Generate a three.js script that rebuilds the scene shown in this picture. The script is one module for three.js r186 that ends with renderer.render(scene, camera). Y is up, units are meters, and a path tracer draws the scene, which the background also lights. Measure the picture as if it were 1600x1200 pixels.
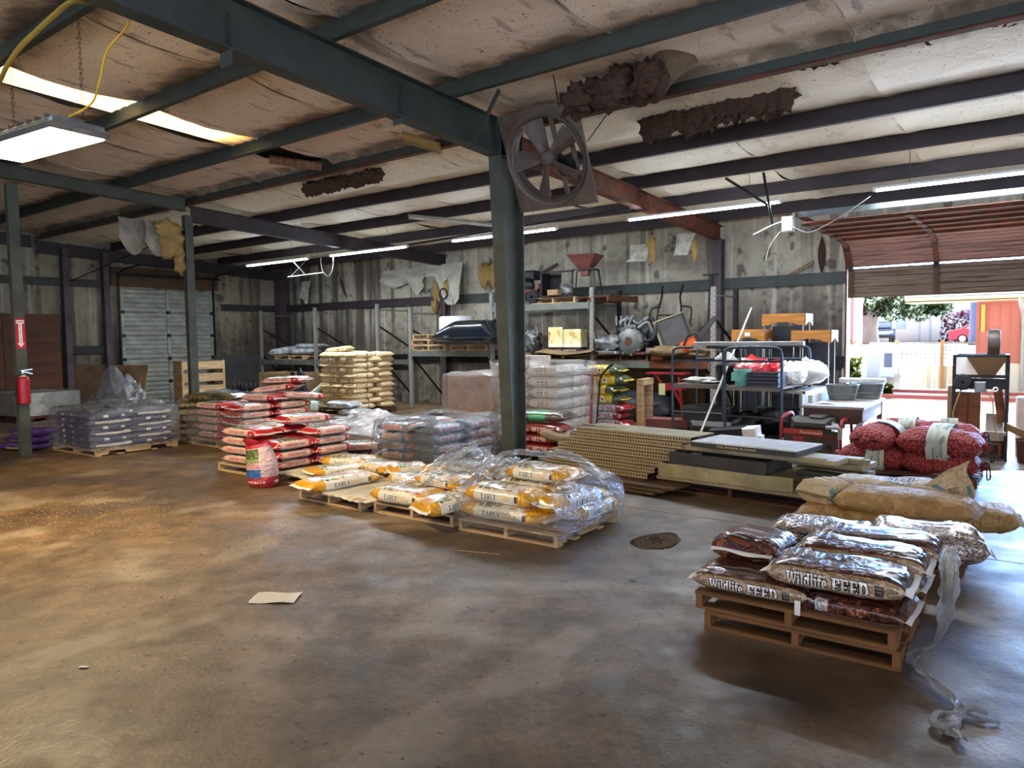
import * as THREE from 'three';
import { mergeGeometries, mergeVertices } from 'three/addons/utils/BufferGeometryUtils.js';
import { Sky } from 'three/addons/objects/Sky.js';
import { RectAreaLightUniformsLib } from 'three/addons/lights/RectAreaLightUniformsLib.js';

// ---------------------------------------------------------------- camera, sky, sun, exposure
const scene = new THREE.Scene();
const camera = new THREE.PerspectiveCamera(55.94, 4 / 3, 0.05, 400);
camera.rotation.order = 'YXZ';
camera.position.set(0, 1.7, 0);
camera.rotation.set(-THREE.MathUtils.degToRad(3.6), THREE.MathUtils.degToRad(36.8), -0.0125);
const renderer = new THREE.WebGLRenderer({ antialias: true });
renderer.toneMapping = THREE.LinearToneMapping;
renderer.toneMappingExposure = 5.7;
renderer.shadowMap.enabled = true;
RectAreaLightUniformsLib.init();
const SUN_DIR = new THREE.Vector3(0.22, 0.62, -1).normalize();
const sky = new Sky();
sky.scale.setScalar(1000);
sky.material.uniforms.turbidity.value = 12;
sky.material.uniforms.rayleigh.value = 0.15;
sky.material.uniforms.mieCoefficient.value = 0.004;
sky.material.uniforms.mieDirectionalG.value = 0.8;
sky.material.uniforms.sunPosition.value.copy(SUN_DIR);
scene.add(sky);
scene.environmentIntensity = 1.5;
const SUN_POWER = 5.0, TUBE_POWER = 62, HIGHBAY_POWER = 16;
const sun = new THREE.DirectionalLight(0xfff2dd, SUN_POWER);
sun.position.copy(SUN_DIR).multiplyScalar(60).add(new THREE.Vector3(-4, 0, -10));
sun.target.position.set(-4, 0, -10);
sun.castShadow = true;
Object.assign(sun.shadow.camera, { left: -45, right: 45, top: 45, bottom: -45, near: 1, far: 160 });
sun.shadow.mapSize.set(4096, 4096);
scene.add(sun, sun.target);

// ---------------------------------------------------------------- helpers
function mulberry(a) { return () => { a |= 0; a = a + 0x6D2B79F5 | 0; let t = Math.imul(a ^ a >>> 15, 1 | a); t = t + Math.imul(t ^ t >>> 7, 61 | t) ^ t; return ((t ^ t >>> 14) >>> 0) / 4294967296; }; }
const rnd = mulberry(20240611);
const rr = (a, b) => a + (b - a) * rnd();
const clamp = (x, a, b) => Math.min(b, Math.max(a, x)), lerp = (a, b, t) => a + (b - a) * t;
const smooth = (a, b, x) => { const t = clamp((x - a) / (b - a), 0, 1); return t * t * (3 - 2 * t); };
const PERM = new Uint8Array(512); { const p = [...Array(256).keys()], r = mulberry(7); for (let i = 255; i > 0; i--) { const j = Math.floor(r() * (i + 1)); [p[i], p[j]] = [p[j], p[i]]; } for (let i = 0; i < 512; i++) PERM[i] = p[i & 255]; }
function vn(x, y, px = 256, py = 256, s = 0) {          // value noise, period px, py
  const xi = Math.floor(x), yi = Math.floor(y), fx = x - xi, fy = y - yi;
  const x0 = ((xi % px) + px) % px, x1 = (x0 + 1) % px, y0 = ((yi % py) + py) % py, y1 = (y0 + 1) % py;
  const u = fx * fx * (3 - 2 * fx), v = fy * fy * (3 - 2 * fy);
  const h = (a, b) => PERM[PERM[(a + s) & 255] + (b & 255)] / 255;
  return lerp(lerp(h(x0, y0), h(x1, y0), u), lerp(h(x0, y1), h(x1, y1), u), v);
}
function fbm(x, y, o = 4, px = 256, py = 256, s = 0) { let a = 0, w = 0.5, n = 0; for (let i = 0; i < o; i++) { a += w * vn(x, y, px, py, s + i * 31); n += w; x *= 2; y *= 2; px *= 2; py *= 2; w *= 0.5; } return a / n; }
function n3(x, y, z) {                                    // cheap 3D noise, -1..1
  const zi = Math.floor(z), f = z - zi, u = f * f * (3 - 2 * f);
  return lerp(vn(x, y, 256, 256, zi * 17), vn(x, y, 256, 256, (zi + 1) * 17), u) * 2 - 1;
}
const used = {};
const numbered = (n) => { const k = used[n] = (used[n] ?? -1) + 1; return k ? n + '_' + String(k).padStart(3, '0') : n; };
const shade = (o) => { o.castShadow = true; o.receiveShadow = true; return o; };
function tag(o, label, category, group, kind) { const u = {}; if (label) u.label = label; if (category) u.category = category; if (group) u.group = group; if (kind) u.kind = kind; o.userData = u; return o; }
function thing(name, label, category, pos = [0, 0, 0], turn = 0, group) { const o = new THREE.Group(); o.name = numbered(name); o.position.set(...pos); o.rotation.y = turn; scene.add(o); return tag(o, label, category, group); }
const BASE = new WeakMap();
function part(name, geo, m, parent, label) { const o = shade(new THREE.Mesh(Array.isArray(geo) ? merge(geo) : geo, m)); const k = parent.children.filter((c) => BASE.get(c) === name).length; o.name = k ? name + '_' + String(k).padStart(3, '0') : name; BASE.set(o, name); if (label) o.userData.label = label; parent.add(o); return o; }
function one(name, label, category, geo, m, pos = [0, 0, 0], turn = 0, group, kind) { const o = shade(new THREE.Mesh(Array.isArray(geo) ? merge(geo) : geo, m)); o.name = numbered(name); o.position.set(...pos); o.rotation.y = turn; scene.add(o); return tag(o, label, category, group, kind); }
const struct = (name, geo, m) => one(name, null, null, geo, m, [0, 0, 0], 0, null, 'structure');
function structGroup(name) { const o = new THREE.Group(); o.name = numbered(name); scene.add(o); return tag(o, null, null, null, 'structure'); }
function clean(g) { for (const k of Object.keys(g.attributes)) if (!['position', 'normal', 'uv'].includes(k)) g.deleteAttribute(k); return g.index ? g.toNonIndexed() : g; }
const merge = (l) => { l = l.flat(9); return l.length === 1 ? l[0] : mergeGeometries(l.map(clean)); };
const M4 = new THREE.Matrix4(), EU = new THREE.Euler(), QU = new THREE.Quaternion();
function move(g, x = 0, y = 0, z = 0, rx = 0, ry = 0, rz = 0, order = 'XYZ') { return g.applyMatrix4(M4.compose(new THREE.Vector3(x, y, z), QU.setFromEuler(EU.set(rx, ry, rz, order)), new THREE.Vector3(1, 1, 1))); }
function B(w, h, d, x = 0, y = 0, z = 0, rx = 0, ry = 0, rz = 0) {   // box, centre at x y z, uv in metres
  const g = new THREE.BoxGeometry(w, h, d), uv = g.attributes.uv, s = [[d, h], [d, h], [w, d], [w, d], [w, h], [w, h]], o = rnd() * 3;
  for (let f = 0; f < 6; f++) for (let k = 0; k < 4; k++) uv.setXY(f * 4 + k, uv.getX(f * 4 + k) * s[f][0] + o, uv.getY(f * 4 + k) * s[f][1] + o);
  return move(g, x, y, z, rx, ry, rz);
}
const Y = new THREE.Vector3(0, 1, 0), V = (a) => new THREE.Vector3(...a);
function orient(g, a, b) { const p = V(a), q = V(b), d = q.clone().sub(p); return g.applyMatrix4(M4.compose(p.add(q).multiplyScalar(0.5), QU.setFromUnitVectors(Y, d.normalize()), new THREE.Vector3(1, 1, 1))); }
const len = (a, b) => V(a).distanceTo(V(b));
const rod = (a, b, r, n = 8, r2 = r) => orient(new THREE.CylinderGeometry(r2, r, len(a, b), n), a, b);
const beam = (a, b, w, h) => orient(B(w, len(a, b), h), a, b);
const tube = (pts, r, seg = 24, n = 7, closed = false) => new THREE.TubeGeometry(new THREE.CatmullRomCurve3(pts.map(V), closed, 'catmullrom', 0.4), seg, r, n, closed);
function bentTube(pts, r, seg = 40, n = 8) { // path with tight rounded corners
  const out = []; const P = pts.map(V); out.push(P[0]);
  for (let i = 1; i < P.length - 1; i++) { const a = P[i].clone().sub(P[i - 1]), b = P[i + 1].clone().sub(P[i]), c = Math.min(0.09, a.length() / 2.2, b.length() / 2.2); const p0 = P[i].clone().sub(a.setLength(c)), p1 = P[i].clone().add(b.setLength(c)); out.push(p0, p0.clone().lerp(P[i], .55).lerp(p1.clone().lerp(P[i], .55), .5), p1); }
  out.push(P[P.length - 1]);
  return new THREE.TubeGeometry(new THREE.CatmullRomCurve3(out, false, 'centripetal'), seg, r, n);
}
const lathe = (pr, n = 24) => new THREE.LatheGeometry(pr.map((p) => new THREE.Vector2(...p)), n);
function ext(pts, depth, bevel = 0, x = 0, y = 0, z = 0, rx = 0, ry = 0, rz = 0) { const s = new THREE.Shape(pts.map((p) => new THREE.Vector2(...p))); return move(new THREE.ExtrudeGeometry(s, { depth, bevelEnabled: bevel > 0, bevelSize: bevel, bevelThickness: bevel, bevelSegments: 1, curveSegments: 8 }), x, y, z, rx, ry, rz); }
function rbox(w, h, d, r, x = 0, y = 0, z = 0, rx = 0, ry = 0, rz = 0) { const a = w / 2 - r, b = h / 2 - r; return move(ext([[-a, -b], [a, -b], [a, b], [-a, b]], d - 2 * r, r, 0, 0, -d / 2 + r), x, y, z, rx, ry, rz); }
// grid surface from f(u,v) -> [x,y,z], with uv
function grid(nu, nv, f, uvs = (u, v) => [u, v], closed = false) {
  const P = [], U = [], I = [];
  for (let j = 0; j <= nv; j++) for (let i = 0; i <= nu; i++) { P.push(...f(i / nu, j / nv)); U.push(...uvs(i / nu, j / nv)); }
  for (let j = 0; j < nv; j++) for (let i = 0; i < nu; i++) { const a = j * (nu + 1) + i, b = a + 1, c = a + nu + 1, d = c + 1; I.push(a, b, d, a, d, c); }
  const g = new THREE.BufferGeometry(); g.setAttribute('position', new THREE.Float32BufferAttribute(P, 3)); g.setAttribute('uv', new THREE.Float32BufferAttribute(U, 2)); g.setIndex(I); g.computeVertexNormals();
  if (closed) { const n = g.attributes.normal; for (let i = 0; i <= nu; i++) { const a = i, b = nv * (nu + 1) + i, s = new THREE.Vector3(n.getX(a) + n.getX(b), n.getY(a) + n.getY(b), n.getZ(a) + n.getZ(b)).normalize(); n.setXYZ(a, s.x, s.y, s.z); n.setXYZ(b, s.x, s.y, s.z); } }
  return g;
}
// thick sheet: grid plus an offset back face and a rim
function sheet(nu, nv, f, t = 0.006, uvs) {
  const g = grid(nu, nv, f, uvs), p = g.attributes.position, n = g.attributes.normal, uv = g.attributes.uv, c = p.count, P = [...p.array], U = [...uv.array], I = [...g.index.array];
  for (let i = 0; i < c; i++) { P.push(p.getX(i) - n.getX(i) * t, p.getY(i) - n.getY(i) * t, p.getZ(i) - n.getZ(i) * t); U.push(uv.getX(i), uv.getY(i)); }
  const q = g.index.array; for (let i = 0; i < q.length; i += 3) I.push(q[i] + c, q[i + 2] + c, q[i + 1] + c);
  const edge = []; for (let i = 0; i <= nu; i++) edge.push(i); for (let j = 1; j <= nv; j++) edge.push(j * (nu + 1) + nu); for (let i = nu - 1; i >= 0; i--) edge.push(nv * (nu + 1) + i); for (let j = nv - 1; j > 0; j--) edge.push(j * (nu + 1));
  for (let k = 0; k < edge.length; k++) { const a = edge[k], b = edge[(k + 1) % edge.length]; I.push(a, a + c, b, b, a + c, b + c); }
  const o = new THREE.BufferGeometry(); o.setAttribute('position', new THREE.Float32BufferAttribute(P, 3)); o.setAttribute('uv', new THREE.Float32BufferAttribute(U, 2)); o.setIndex(I); o.computeVertexNormals(); return o;
}
function blob(rx, ry, rz, amp, freq, seed, d = 3) { let g = new THREE.IcosahedronGeometry(1, d); g.deleteAttribute('uv'); g.deleteAttribute('normal'); g = mergeVertices(g, 1e-4); const p = g.attributes.position; for (let i = 0; i < p.count; i++) { const x = p.getX(i), y = p.getY(i), z = p.getZ(i), s = 1 + amp * n3(x * freq + seed, y * freq + seed, z * freq + 9) + amp * .5 * n3(x * freq * 2.3 + seed, y * freq * 2.3, z * freq * 2.3 + seed); p.setXYZ(i, x * s * rx, y * s * ry, z * s * rz); } g.setAttribute('uv', new THREE.Float32BufferAttribute(Array.from({ length: p.count * 2 }, (_, i) => p.array[(i >> 1) * 3 + (i & 1 ? 1 : 0)] * 3 + p.array[(i >> 1) * 3 + 2]), 2)); g.computeVertexNormals(); return g; }

// ---------------------------------------------------------------- textures and materials
function dataTex(w, h, f, srgb = true, rep = true) {
  const d = new Uint8Array(w * h * 4);
  for (let y = 0; y < h; y++) for (let x = 0; x < w; x++) { const c = f(x / w, y / h, x, y), k = (y * w + x) * 4; if (typeof c === 'number') { d[k] = d[k + 1] = d[k + 2] = clamp(c * 255, 0, 255); } else { d[k] = clamp(c[0], 0, 255); d[k + 1] = clamp(c[1], 0, 255); d[k + 2] = clamp(c[2], 0, 255); } d[k + 3] = 255; }
  const t = new THREE.DataTexture(d, w, h); t.magFilter = THREE.LinearFilter; t.minFilter = THREE.LinearMipmapLinearFilter; t.generateMipmaps = true; if (srgb) t.colorSpace = THREE.SRGBColorSpace; t.wrapS = t.wrapT = rep ? THREE.RepeatWrapping : THREE.ClampToEdgeWrapping; t.needsUpdate = true; return t;
}
function canvasTex(w, h, draw) { const c = document.createElement('canvas'); c.width = w; c.height = h; const g = c.getContext('2d'); draw(g, w, h); const t = new THREE.CanvasTexture(c); t.colorSpace = THREE.SRGBColorSpace; t.wrapS = t.wrapT = THREE.RepeatWrapping; return t; }
const rep = (t, x, y = x) => { const c = t.clone(); c.repeat.set(x, y); c.needsUpdate = true; return c; };
const hex = (h) => [h >> 16 & 255, h >> 8 & 255, h & 255];
const mixc = (a, b, t) => [lerp(a[0], b[0], t), lerp(a[1], b[1], t), lerp(a[2], b[2], t)];
const T = {};
T.grime = dataTex(256, 256, (u, v) => { const n = fbm(u * 6, v * 6, 5, 6, 6), m = vn(u * 60, v * 60, 60, 60, 3); const k = 165 + 90 * n - (m > .9 ? 40 : 0); return [k, k, k * .98]; });
T.bump = dataTex(256, 256, (u, v) => fbm(u * 16, v * 16, 4, 16, 16), false);
T.crinkle = dataTex(512, 512, (u, v) => { const a = Math.abs(fbm(u * 8, v * 8, 4, 8, 8) - .5) * 2, b = Math.abs(fbm(u * 14 + .3, v * 5, 3, 14, 5, 50) - .5) * 2; return 1 - .6 * Math.sqrt(a) - .4 * Math.sqrt(b); }, false);
T.wood = dataTex(512, 512, (u, v) => { const g = fbm(u * 3, v * 48, 4, 3, 48), k = fbm(u * 2, v * 6, 3, 2, 6, 9), w = .72 + .36 * g - .14 * k; return [w * 214, w * 178, w * 128]; });
T.woodDark = dataTex(512, 512, (u, v) => { const g = fbm(u * 3, v * 42, 4, 3, 42, 4), k = fbm(u * 4, v * 4, 4, 4, 4, 19), w = .5 + .42 * g - .2 * k; return [w * 172, w * 120, w * 84]; });
T.rust = dataTex(256, 256, (u, v) => { const n = fbm(u * 5, v * 5, 5, 5, 5), m = fbm(u * 14, v * 14, 3, 14, 14, 77); return mixc(mixc([70, 42, 34], [150, 84, 46], n * 1.2), [96, 78, 66], smooth(.5, .75, m)); });
const std = (c, r = .7, m = 0, o = {}) => new THREE.MeshStandardMaterial({ color: c, roughness: r, metalness: m, ...o });
const dirty = (c, r = .7, m = 0, o = {}) => std(c, r, m, { map: T.grime, bumpMap: T.bump, bumpScale: .002, ...o });
const M = {
  greenSteel: dirty(0x414843, .62, 0), greenPale: dirty(0x55594d, .62, 0), maroon: dirty(0x41343a, .62, 0), maroonBack: dirty(0x5f4c50, .62, 0), rusty: std(0xd8c4b0, .8, .2, { map: T.rust, bumpMap: T.bump, bumpScale: .003 }),
  darkSteel: dirty(0x2c2b2b, .5, .5), galv: dirty(0x8d9494, .42, .7), rackGrey: dirty(0x868a80, .55, .25), rackUpright: dirty(0x77746c, .55, .3), rackBlue: dirty(0x25303a, .5, .3),
  pallet: std(0xffffff, .85, 0, { map: T.wood, bumpMap: T.wood, bumpScale: .003 }), palletOld: std(0xd9c4a8, .88, 0, { map: T.woodDark, bumpMap: T.woodDark, bumpScale: .003 }), palletBrown: std(0xa68c6e, .85, 0, { map: T.wood, bumpMap: T.wood, bumpScale: .003 }), palletGrey: std(0xe6dccb, .88, 0, { map: T.wood, bumpMap: T.wood, bumpScale: .003 }),
  ply: std(0x80583a, .7, 0, { map: rep(T.wood, .5, .25) }), cardboard: dirty(0xa98a62, .85), cardDark: dirty(0x6d5338, .88), white: std(0xe9e8e2, .6), whiteDirty: dirty(0xcfcbc0, .7), black: std(0x17171a, .55), rubber: std(0x1c1b1b, .85), red: dirty(0xb3222a, .5), redGloss: std(0xb5161e, .32), chrome: std(0xd5d8da, .2, .9), castAlu: dirty(0x8f9190, .5, .6), alu: dirty(0xc3c5c6, .38, .85), aluDark: dirty(0x6e6f70, .45, .8), cream: dirty(0xcbbd93, .6), greyDark: dirty(0x4a4645, .6), paint: dirty(0xc9c5bd, .5), blueGrey: dirty(0x4d5c68, .45, .4), oak: std(0xf0bc62, .55, 0, { map: rep(T.wood, .8, .8) }), teal: std(0x74b3a2, .5), orange: std(0xd65a22, .45), yellow: std(0xe2b21a, .45), insulDark: std(0x4a3226, 1, 0, { bumpMap: T.bump, bumpScale: .03 }), insulGold: std(0xa88850, 1, 0, { bumpMap: T.bump, bumpScale: .02 }),
  film: new THREE.MeshPhysicalMaterial({ color: 0xf2f5f8, transmission: .95, roughness: .14, thickness: 0, ior: 1.95, bumpMap: rep(T.crinkle, 2), bumpScale: .035, side: THREE.DoubleSide }),
  filmDense: new THREE.MeshPhysicalMaterial({ color: 0xf4f2ee, transmission: .86, roughness: .2, thickness: 0, ior: 1.45, bumpMap: rep(T.crinkle, 2), bumpScale: .03, side: THREE.DoubleSide }),
  filmRope: new THREE.MeshPhysicalMaterial({ color: 0xe8eaec, transmission: .5, roughness: .45, thickness: 0, ior: 1.5, bumpMap: rep(T.crinkle, 3), bumpScale: .03, side: THREE.DoubleSide }),
};
// ---------------------------------------------------------------- the building: floor, walls, roof, frames
const X0 = -19.7, X1 = 9.3, ZB = -14.2, ZF = 3.6;
const yRafter = (z) => (z < -7.25 ? 4.1 + .046 * (z + 9) : 4.28 + .046 * (z + 7));   // top of rafters = bottom of purlins
const yRoof = (z) => 4.6 + .046 * (z + 7);
{ // concrete floor in slabs with recessed joints
  const base = [110, 92, 73];
  const floorTex = dataTex(2048, 2048, (u, v) => {
    const x = -11 + 14 * u, z = -11 + 14 * v;
    const big = fbm(x * .5 + 20, z * .5 + 20, 4), mid = fbm(x * 1.7 + 40, z * 1.7 + 40, 4), fine = vn(x * 34, z * 34, 4096, 4096) * .5 + vn(x * 80, z * 80, 4096, 4096, 9) * .5, streak = fbm(x * 1.1 + z * 1.6 + 60, z * .55 - x * .4 + 60, 4);
    let c = mixc(base, [122, 96, 66], smooth(-3.2, -8, x + (z + 4) * .25) * .9);           // tan towards the left: grain dust plus warm lamp light painted in
    const k = .4 + .34 * big + .36 * mid + .3 * fine; c = [c[0] * k, c[1] * k, c[2] * k];
    const gr2 = fbm(x * 5.5 + 11, z * 5.5 + 3, 4); const k2 = .72 + .56 * gr2; c = [c[0] * k2, c[1] * k2, c[2] * k2]; const scuff = smooth(.55, .74, streak) * smooth(.35, .7, mid); c = mixc(c, [172, 164, 152], scuff * .5);
    const s2 = smooth(.6, .78, fbm(x * 2.3 + 7, z * 1.2 + 90, 4)); c = mixc(c, [176, 166, 152], s2 * .4);
    const dark = smooth(.58, .75, fbm(x * .9 + 130, z * .9 + 13, 4)); c = mixc(c, [58, 50, 44], dark * .5);
    const d1 = Math.hypot((x + 1.05) / .95, (z + 3.55) / .6) + .6 * (mid - .5); c = mixc(c, [54, 36, 23], smooth(1.1, .35, d1) * .6);   // oil under the pallet
    const d2 = Math.hypot((x + .98) / .3, (z + 3.42) / .16) + .4 * (mid - .5); c = mixc(c, [30, 22, 18], smooth(1.1, .5, d2) * .5);
    for (const [px, pz, a, b] of [[-1.72, -3.06, .09, .1], [-1.2, -2.86, .07, .05], [-2.22, -4.5, .11, .06], [-.73, -2.72, .12, .08], [-.42, -2.72, .09, .08]]) { const d = Math.hypot((x - px) / a, (z - pz) / b) + .8 * (fine - .5) + .6 * (mid - .5); c = mixc(c, [96, 100, 102], smooth(1.1, .7, d) * .7); }
    if (vn(x * 26 + 3, z * 26, 4096, 4096, 40) > .93 && mid > .42) c = mixc(c, [40, 34, 30], .7);
    const gr = vn(x * 52, z * 52, 4096, 4096, 77); if (gr > .955 && x < -3.2) c = mixc(c, [205, 168, 112], .8);
    return c;
  }, true, true); floorTex.wrapS = floorTex.wrapT = THREE.MirroredRepeatWrapping;
  const floorRough = dataTex(1024, 1024, (u, v) => { const n = fbm(u * 14, v * 14, 5, 14, 14, 3), m = fbm(u * 40, v * 40, 3, 40, 40, 5); return .28 + .3 * n + .16 * m; }, false);
  const floorBump = dataTex(1024, 1024, (u, v) => .5 * fbm(u * 30, v * 30, 4, 30, 30, 21) + .5 * vn(u * 170, v * 170, 170, 170, 2), false);
  floorRough.repeat.set(4, 4); floorBump.repeat.set(6, 6);
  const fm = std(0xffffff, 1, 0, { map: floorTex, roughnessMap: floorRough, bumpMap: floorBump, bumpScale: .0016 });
  const f = structGroup('floor');
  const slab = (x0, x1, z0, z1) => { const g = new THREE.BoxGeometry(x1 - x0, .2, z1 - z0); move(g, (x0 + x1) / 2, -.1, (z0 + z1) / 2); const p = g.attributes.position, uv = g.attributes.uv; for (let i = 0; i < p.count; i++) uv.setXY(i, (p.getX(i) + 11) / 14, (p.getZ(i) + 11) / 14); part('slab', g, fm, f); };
  const zj = -6.42, gp = .008;
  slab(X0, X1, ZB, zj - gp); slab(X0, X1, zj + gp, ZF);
  const sub = part('joint_bed', B(X1 - X0, .16, .2, (X0 + X1) / 2, -.115, zj), std(0x241f1b, .95), f);
}
// stained vinyl faced wall insulation
const wallTex = (seed, dk) => dataTex(2048, 512, (u, v) => {
  const x = u * 24, y = v * 4.4, st = fbm(x * 5.5, y * .3 + seed, 5, 4096, 64, seed), st2 = fbm(x * 14, y * .5, 3, 4096, 64, seed + 5), b = fbm(x * .7, y * 1.1 + 5, 4, 4096, 64, seed + 9), far = smooth(9, 3, x);
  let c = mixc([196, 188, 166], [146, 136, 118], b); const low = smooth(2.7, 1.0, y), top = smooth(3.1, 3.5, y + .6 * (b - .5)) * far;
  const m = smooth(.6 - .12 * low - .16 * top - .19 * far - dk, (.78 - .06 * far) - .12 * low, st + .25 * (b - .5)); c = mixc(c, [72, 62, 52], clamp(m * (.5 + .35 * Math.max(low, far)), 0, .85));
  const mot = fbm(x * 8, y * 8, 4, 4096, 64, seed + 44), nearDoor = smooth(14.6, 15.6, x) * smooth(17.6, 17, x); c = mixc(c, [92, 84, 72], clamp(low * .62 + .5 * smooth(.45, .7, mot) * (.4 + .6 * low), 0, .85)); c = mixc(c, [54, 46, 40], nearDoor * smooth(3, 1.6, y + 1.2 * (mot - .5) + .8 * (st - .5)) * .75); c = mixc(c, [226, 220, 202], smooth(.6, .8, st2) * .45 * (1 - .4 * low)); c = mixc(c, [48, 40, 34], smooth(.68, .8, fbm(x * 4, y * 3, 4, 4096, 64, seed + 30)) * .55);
  if (vn(x * 22, y * 20, 4096, 64, seed + 3) > .975) c = mixc(c, [40, 34, 30], .7);
  return c;
});
const wallBump = dataTex(1024, 256, (u, v) => .7 * fbm(u * 60, v * 2, 4, 60, 2, 8) + .3 * fbm(u * 24, v * 10, 3, 24, 10, 5), false);
const wallMat = std(0xffffff, .75, 0, { map: wallTex(3, 0), bumpMap: wallBump, bumpScale: .05 });
const wallMatL = std(0xdad2c6, .75, 0, { map: wallTex(60, .16), bumpMap: wallBump, bumpScale: .05 });
const wallUV = (g, ax) => { const p = g.attributes.position, uv = g.attributes.uv; for (let i = 0; i < p.count; i++) uv.setXY(i, ((ax ? p.getZ(i) : p.getX(i)) + 20) / 24, p.getY(i) / 4.4); return g; };
const DX0 = -3.0, DX1 = 1.1, DH = 3.1;
struct('wall_back', [[X0, DX0, 0, 4.35], [DX1, X1, 0, 4.35], [DX0, DX1, DH, 4.35]].map(([a, b, y0, y1]) => wallUV(B(b - a, y1 - y0, .16, (a + b) / 2, (y0 + y1) / 2, ZB - .08), 0)), wallMat);
{
  const prof = (z0, z1) => { const s = []; s.push([z0, 0], [z1, 0], [z1, yRoof(z1) + .02], [z0, yRoof(z0) + .02]); return s; };
  const side = (name, x, m) => { const g = ext(prof(ZB - .16, ZF + .16), .16); const p = g.attributes.position; for (let i = 0; i < p.count; i++) { const a = p.getX(i), d = p.getZ(i); p.setXYZ(i, x + d, p.getY(i), a); } g.computeVertexNormals(); const idx = g.index; wallUV(g, 1); struct(name, g, m); };
  const ml = wallMatL.clone(), mr = wallMatL.clone(); ml.side = mr.side = THREE.DoubleSide;
  side('wall_left', X0 - .16, ml);
  struct('wall_right', [[ZB - .16, -6.5, 0, 4.45], [2.6, ZF + .16, 0, 4.9], [-6.5, 2.6, 4.1, 4.75]].map(([a, b, y0, y1]) => wallUV(B(.16, y1 - y0, b - a, X1 + .08, (y0 + y1) / 2, (a + b) / 2), 1)), mr);
  struct('wall_front', [[X0, -10, 0, 5.4], [8, X1, 0, 5.4], [-10, 8, 4.4, 5.4]].map(([a, b, y0, y1]) => wallUV(B(b - a, y1 - y0, .16, (a + b) / 2, (y0 + y1) / 2, ZF + .08), 0)), wallMatL);
}
// roof plate with an opening for the skylight
const SKX0 = -9.44, SKX1 = -8.84, SKZ0 = -6.06, SKZ1 = -1.5;
{
  const roofM = dirty(0x8d8a84, .5, .5), slope = -Math.atan(.046);
  const plate = (x0, x1, z0, z1) => B(x1 - x0, .03, (z1 - z0) * 1.0011, (x0 + x1) / 2, yRoof((z0 + z1) / 2) + .03, (z0 + z1) / 2, slope);
  struct('roof', [plate(X0 - .3, SKX0, ZB - .5, ZF + .4), plate(SKX1, X1 + .3, ZB - .5, ZF + .4), plate(SKX0, SKX1, ZB - .5, SKZ0), plate(SKX0, SKX1, SKZ1, ZF + .4)], roofM);
  // ribbed translucent skylight strip, one sheet per purlin bay
  const skyM = new THREE.MeshPhysicalMaterial({ color: 0xffe6b0, transmission: .7, roughness: 1, thickness: 0, side: THREE.DoubleSide });
  const g = structGroup('skylight');
  for (const [a, b] of [[SKZ0, -4.5], [-4.4, -2.95], [-2.85, SKZ1]]) part('skylight_sheet', sheet(54, 2, (u, v) => { const x = lerp(SKX0, SKX1, u), z = lerp(a, b, v), k = (u * 3) % 1; return [x, yRafter(z) + .17 + (k > .4 && k < .6 ? .03 : (k > .92 || k < .08 ? -.01 : 0)), z]; }, .003), skyM, g);
}
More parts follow.
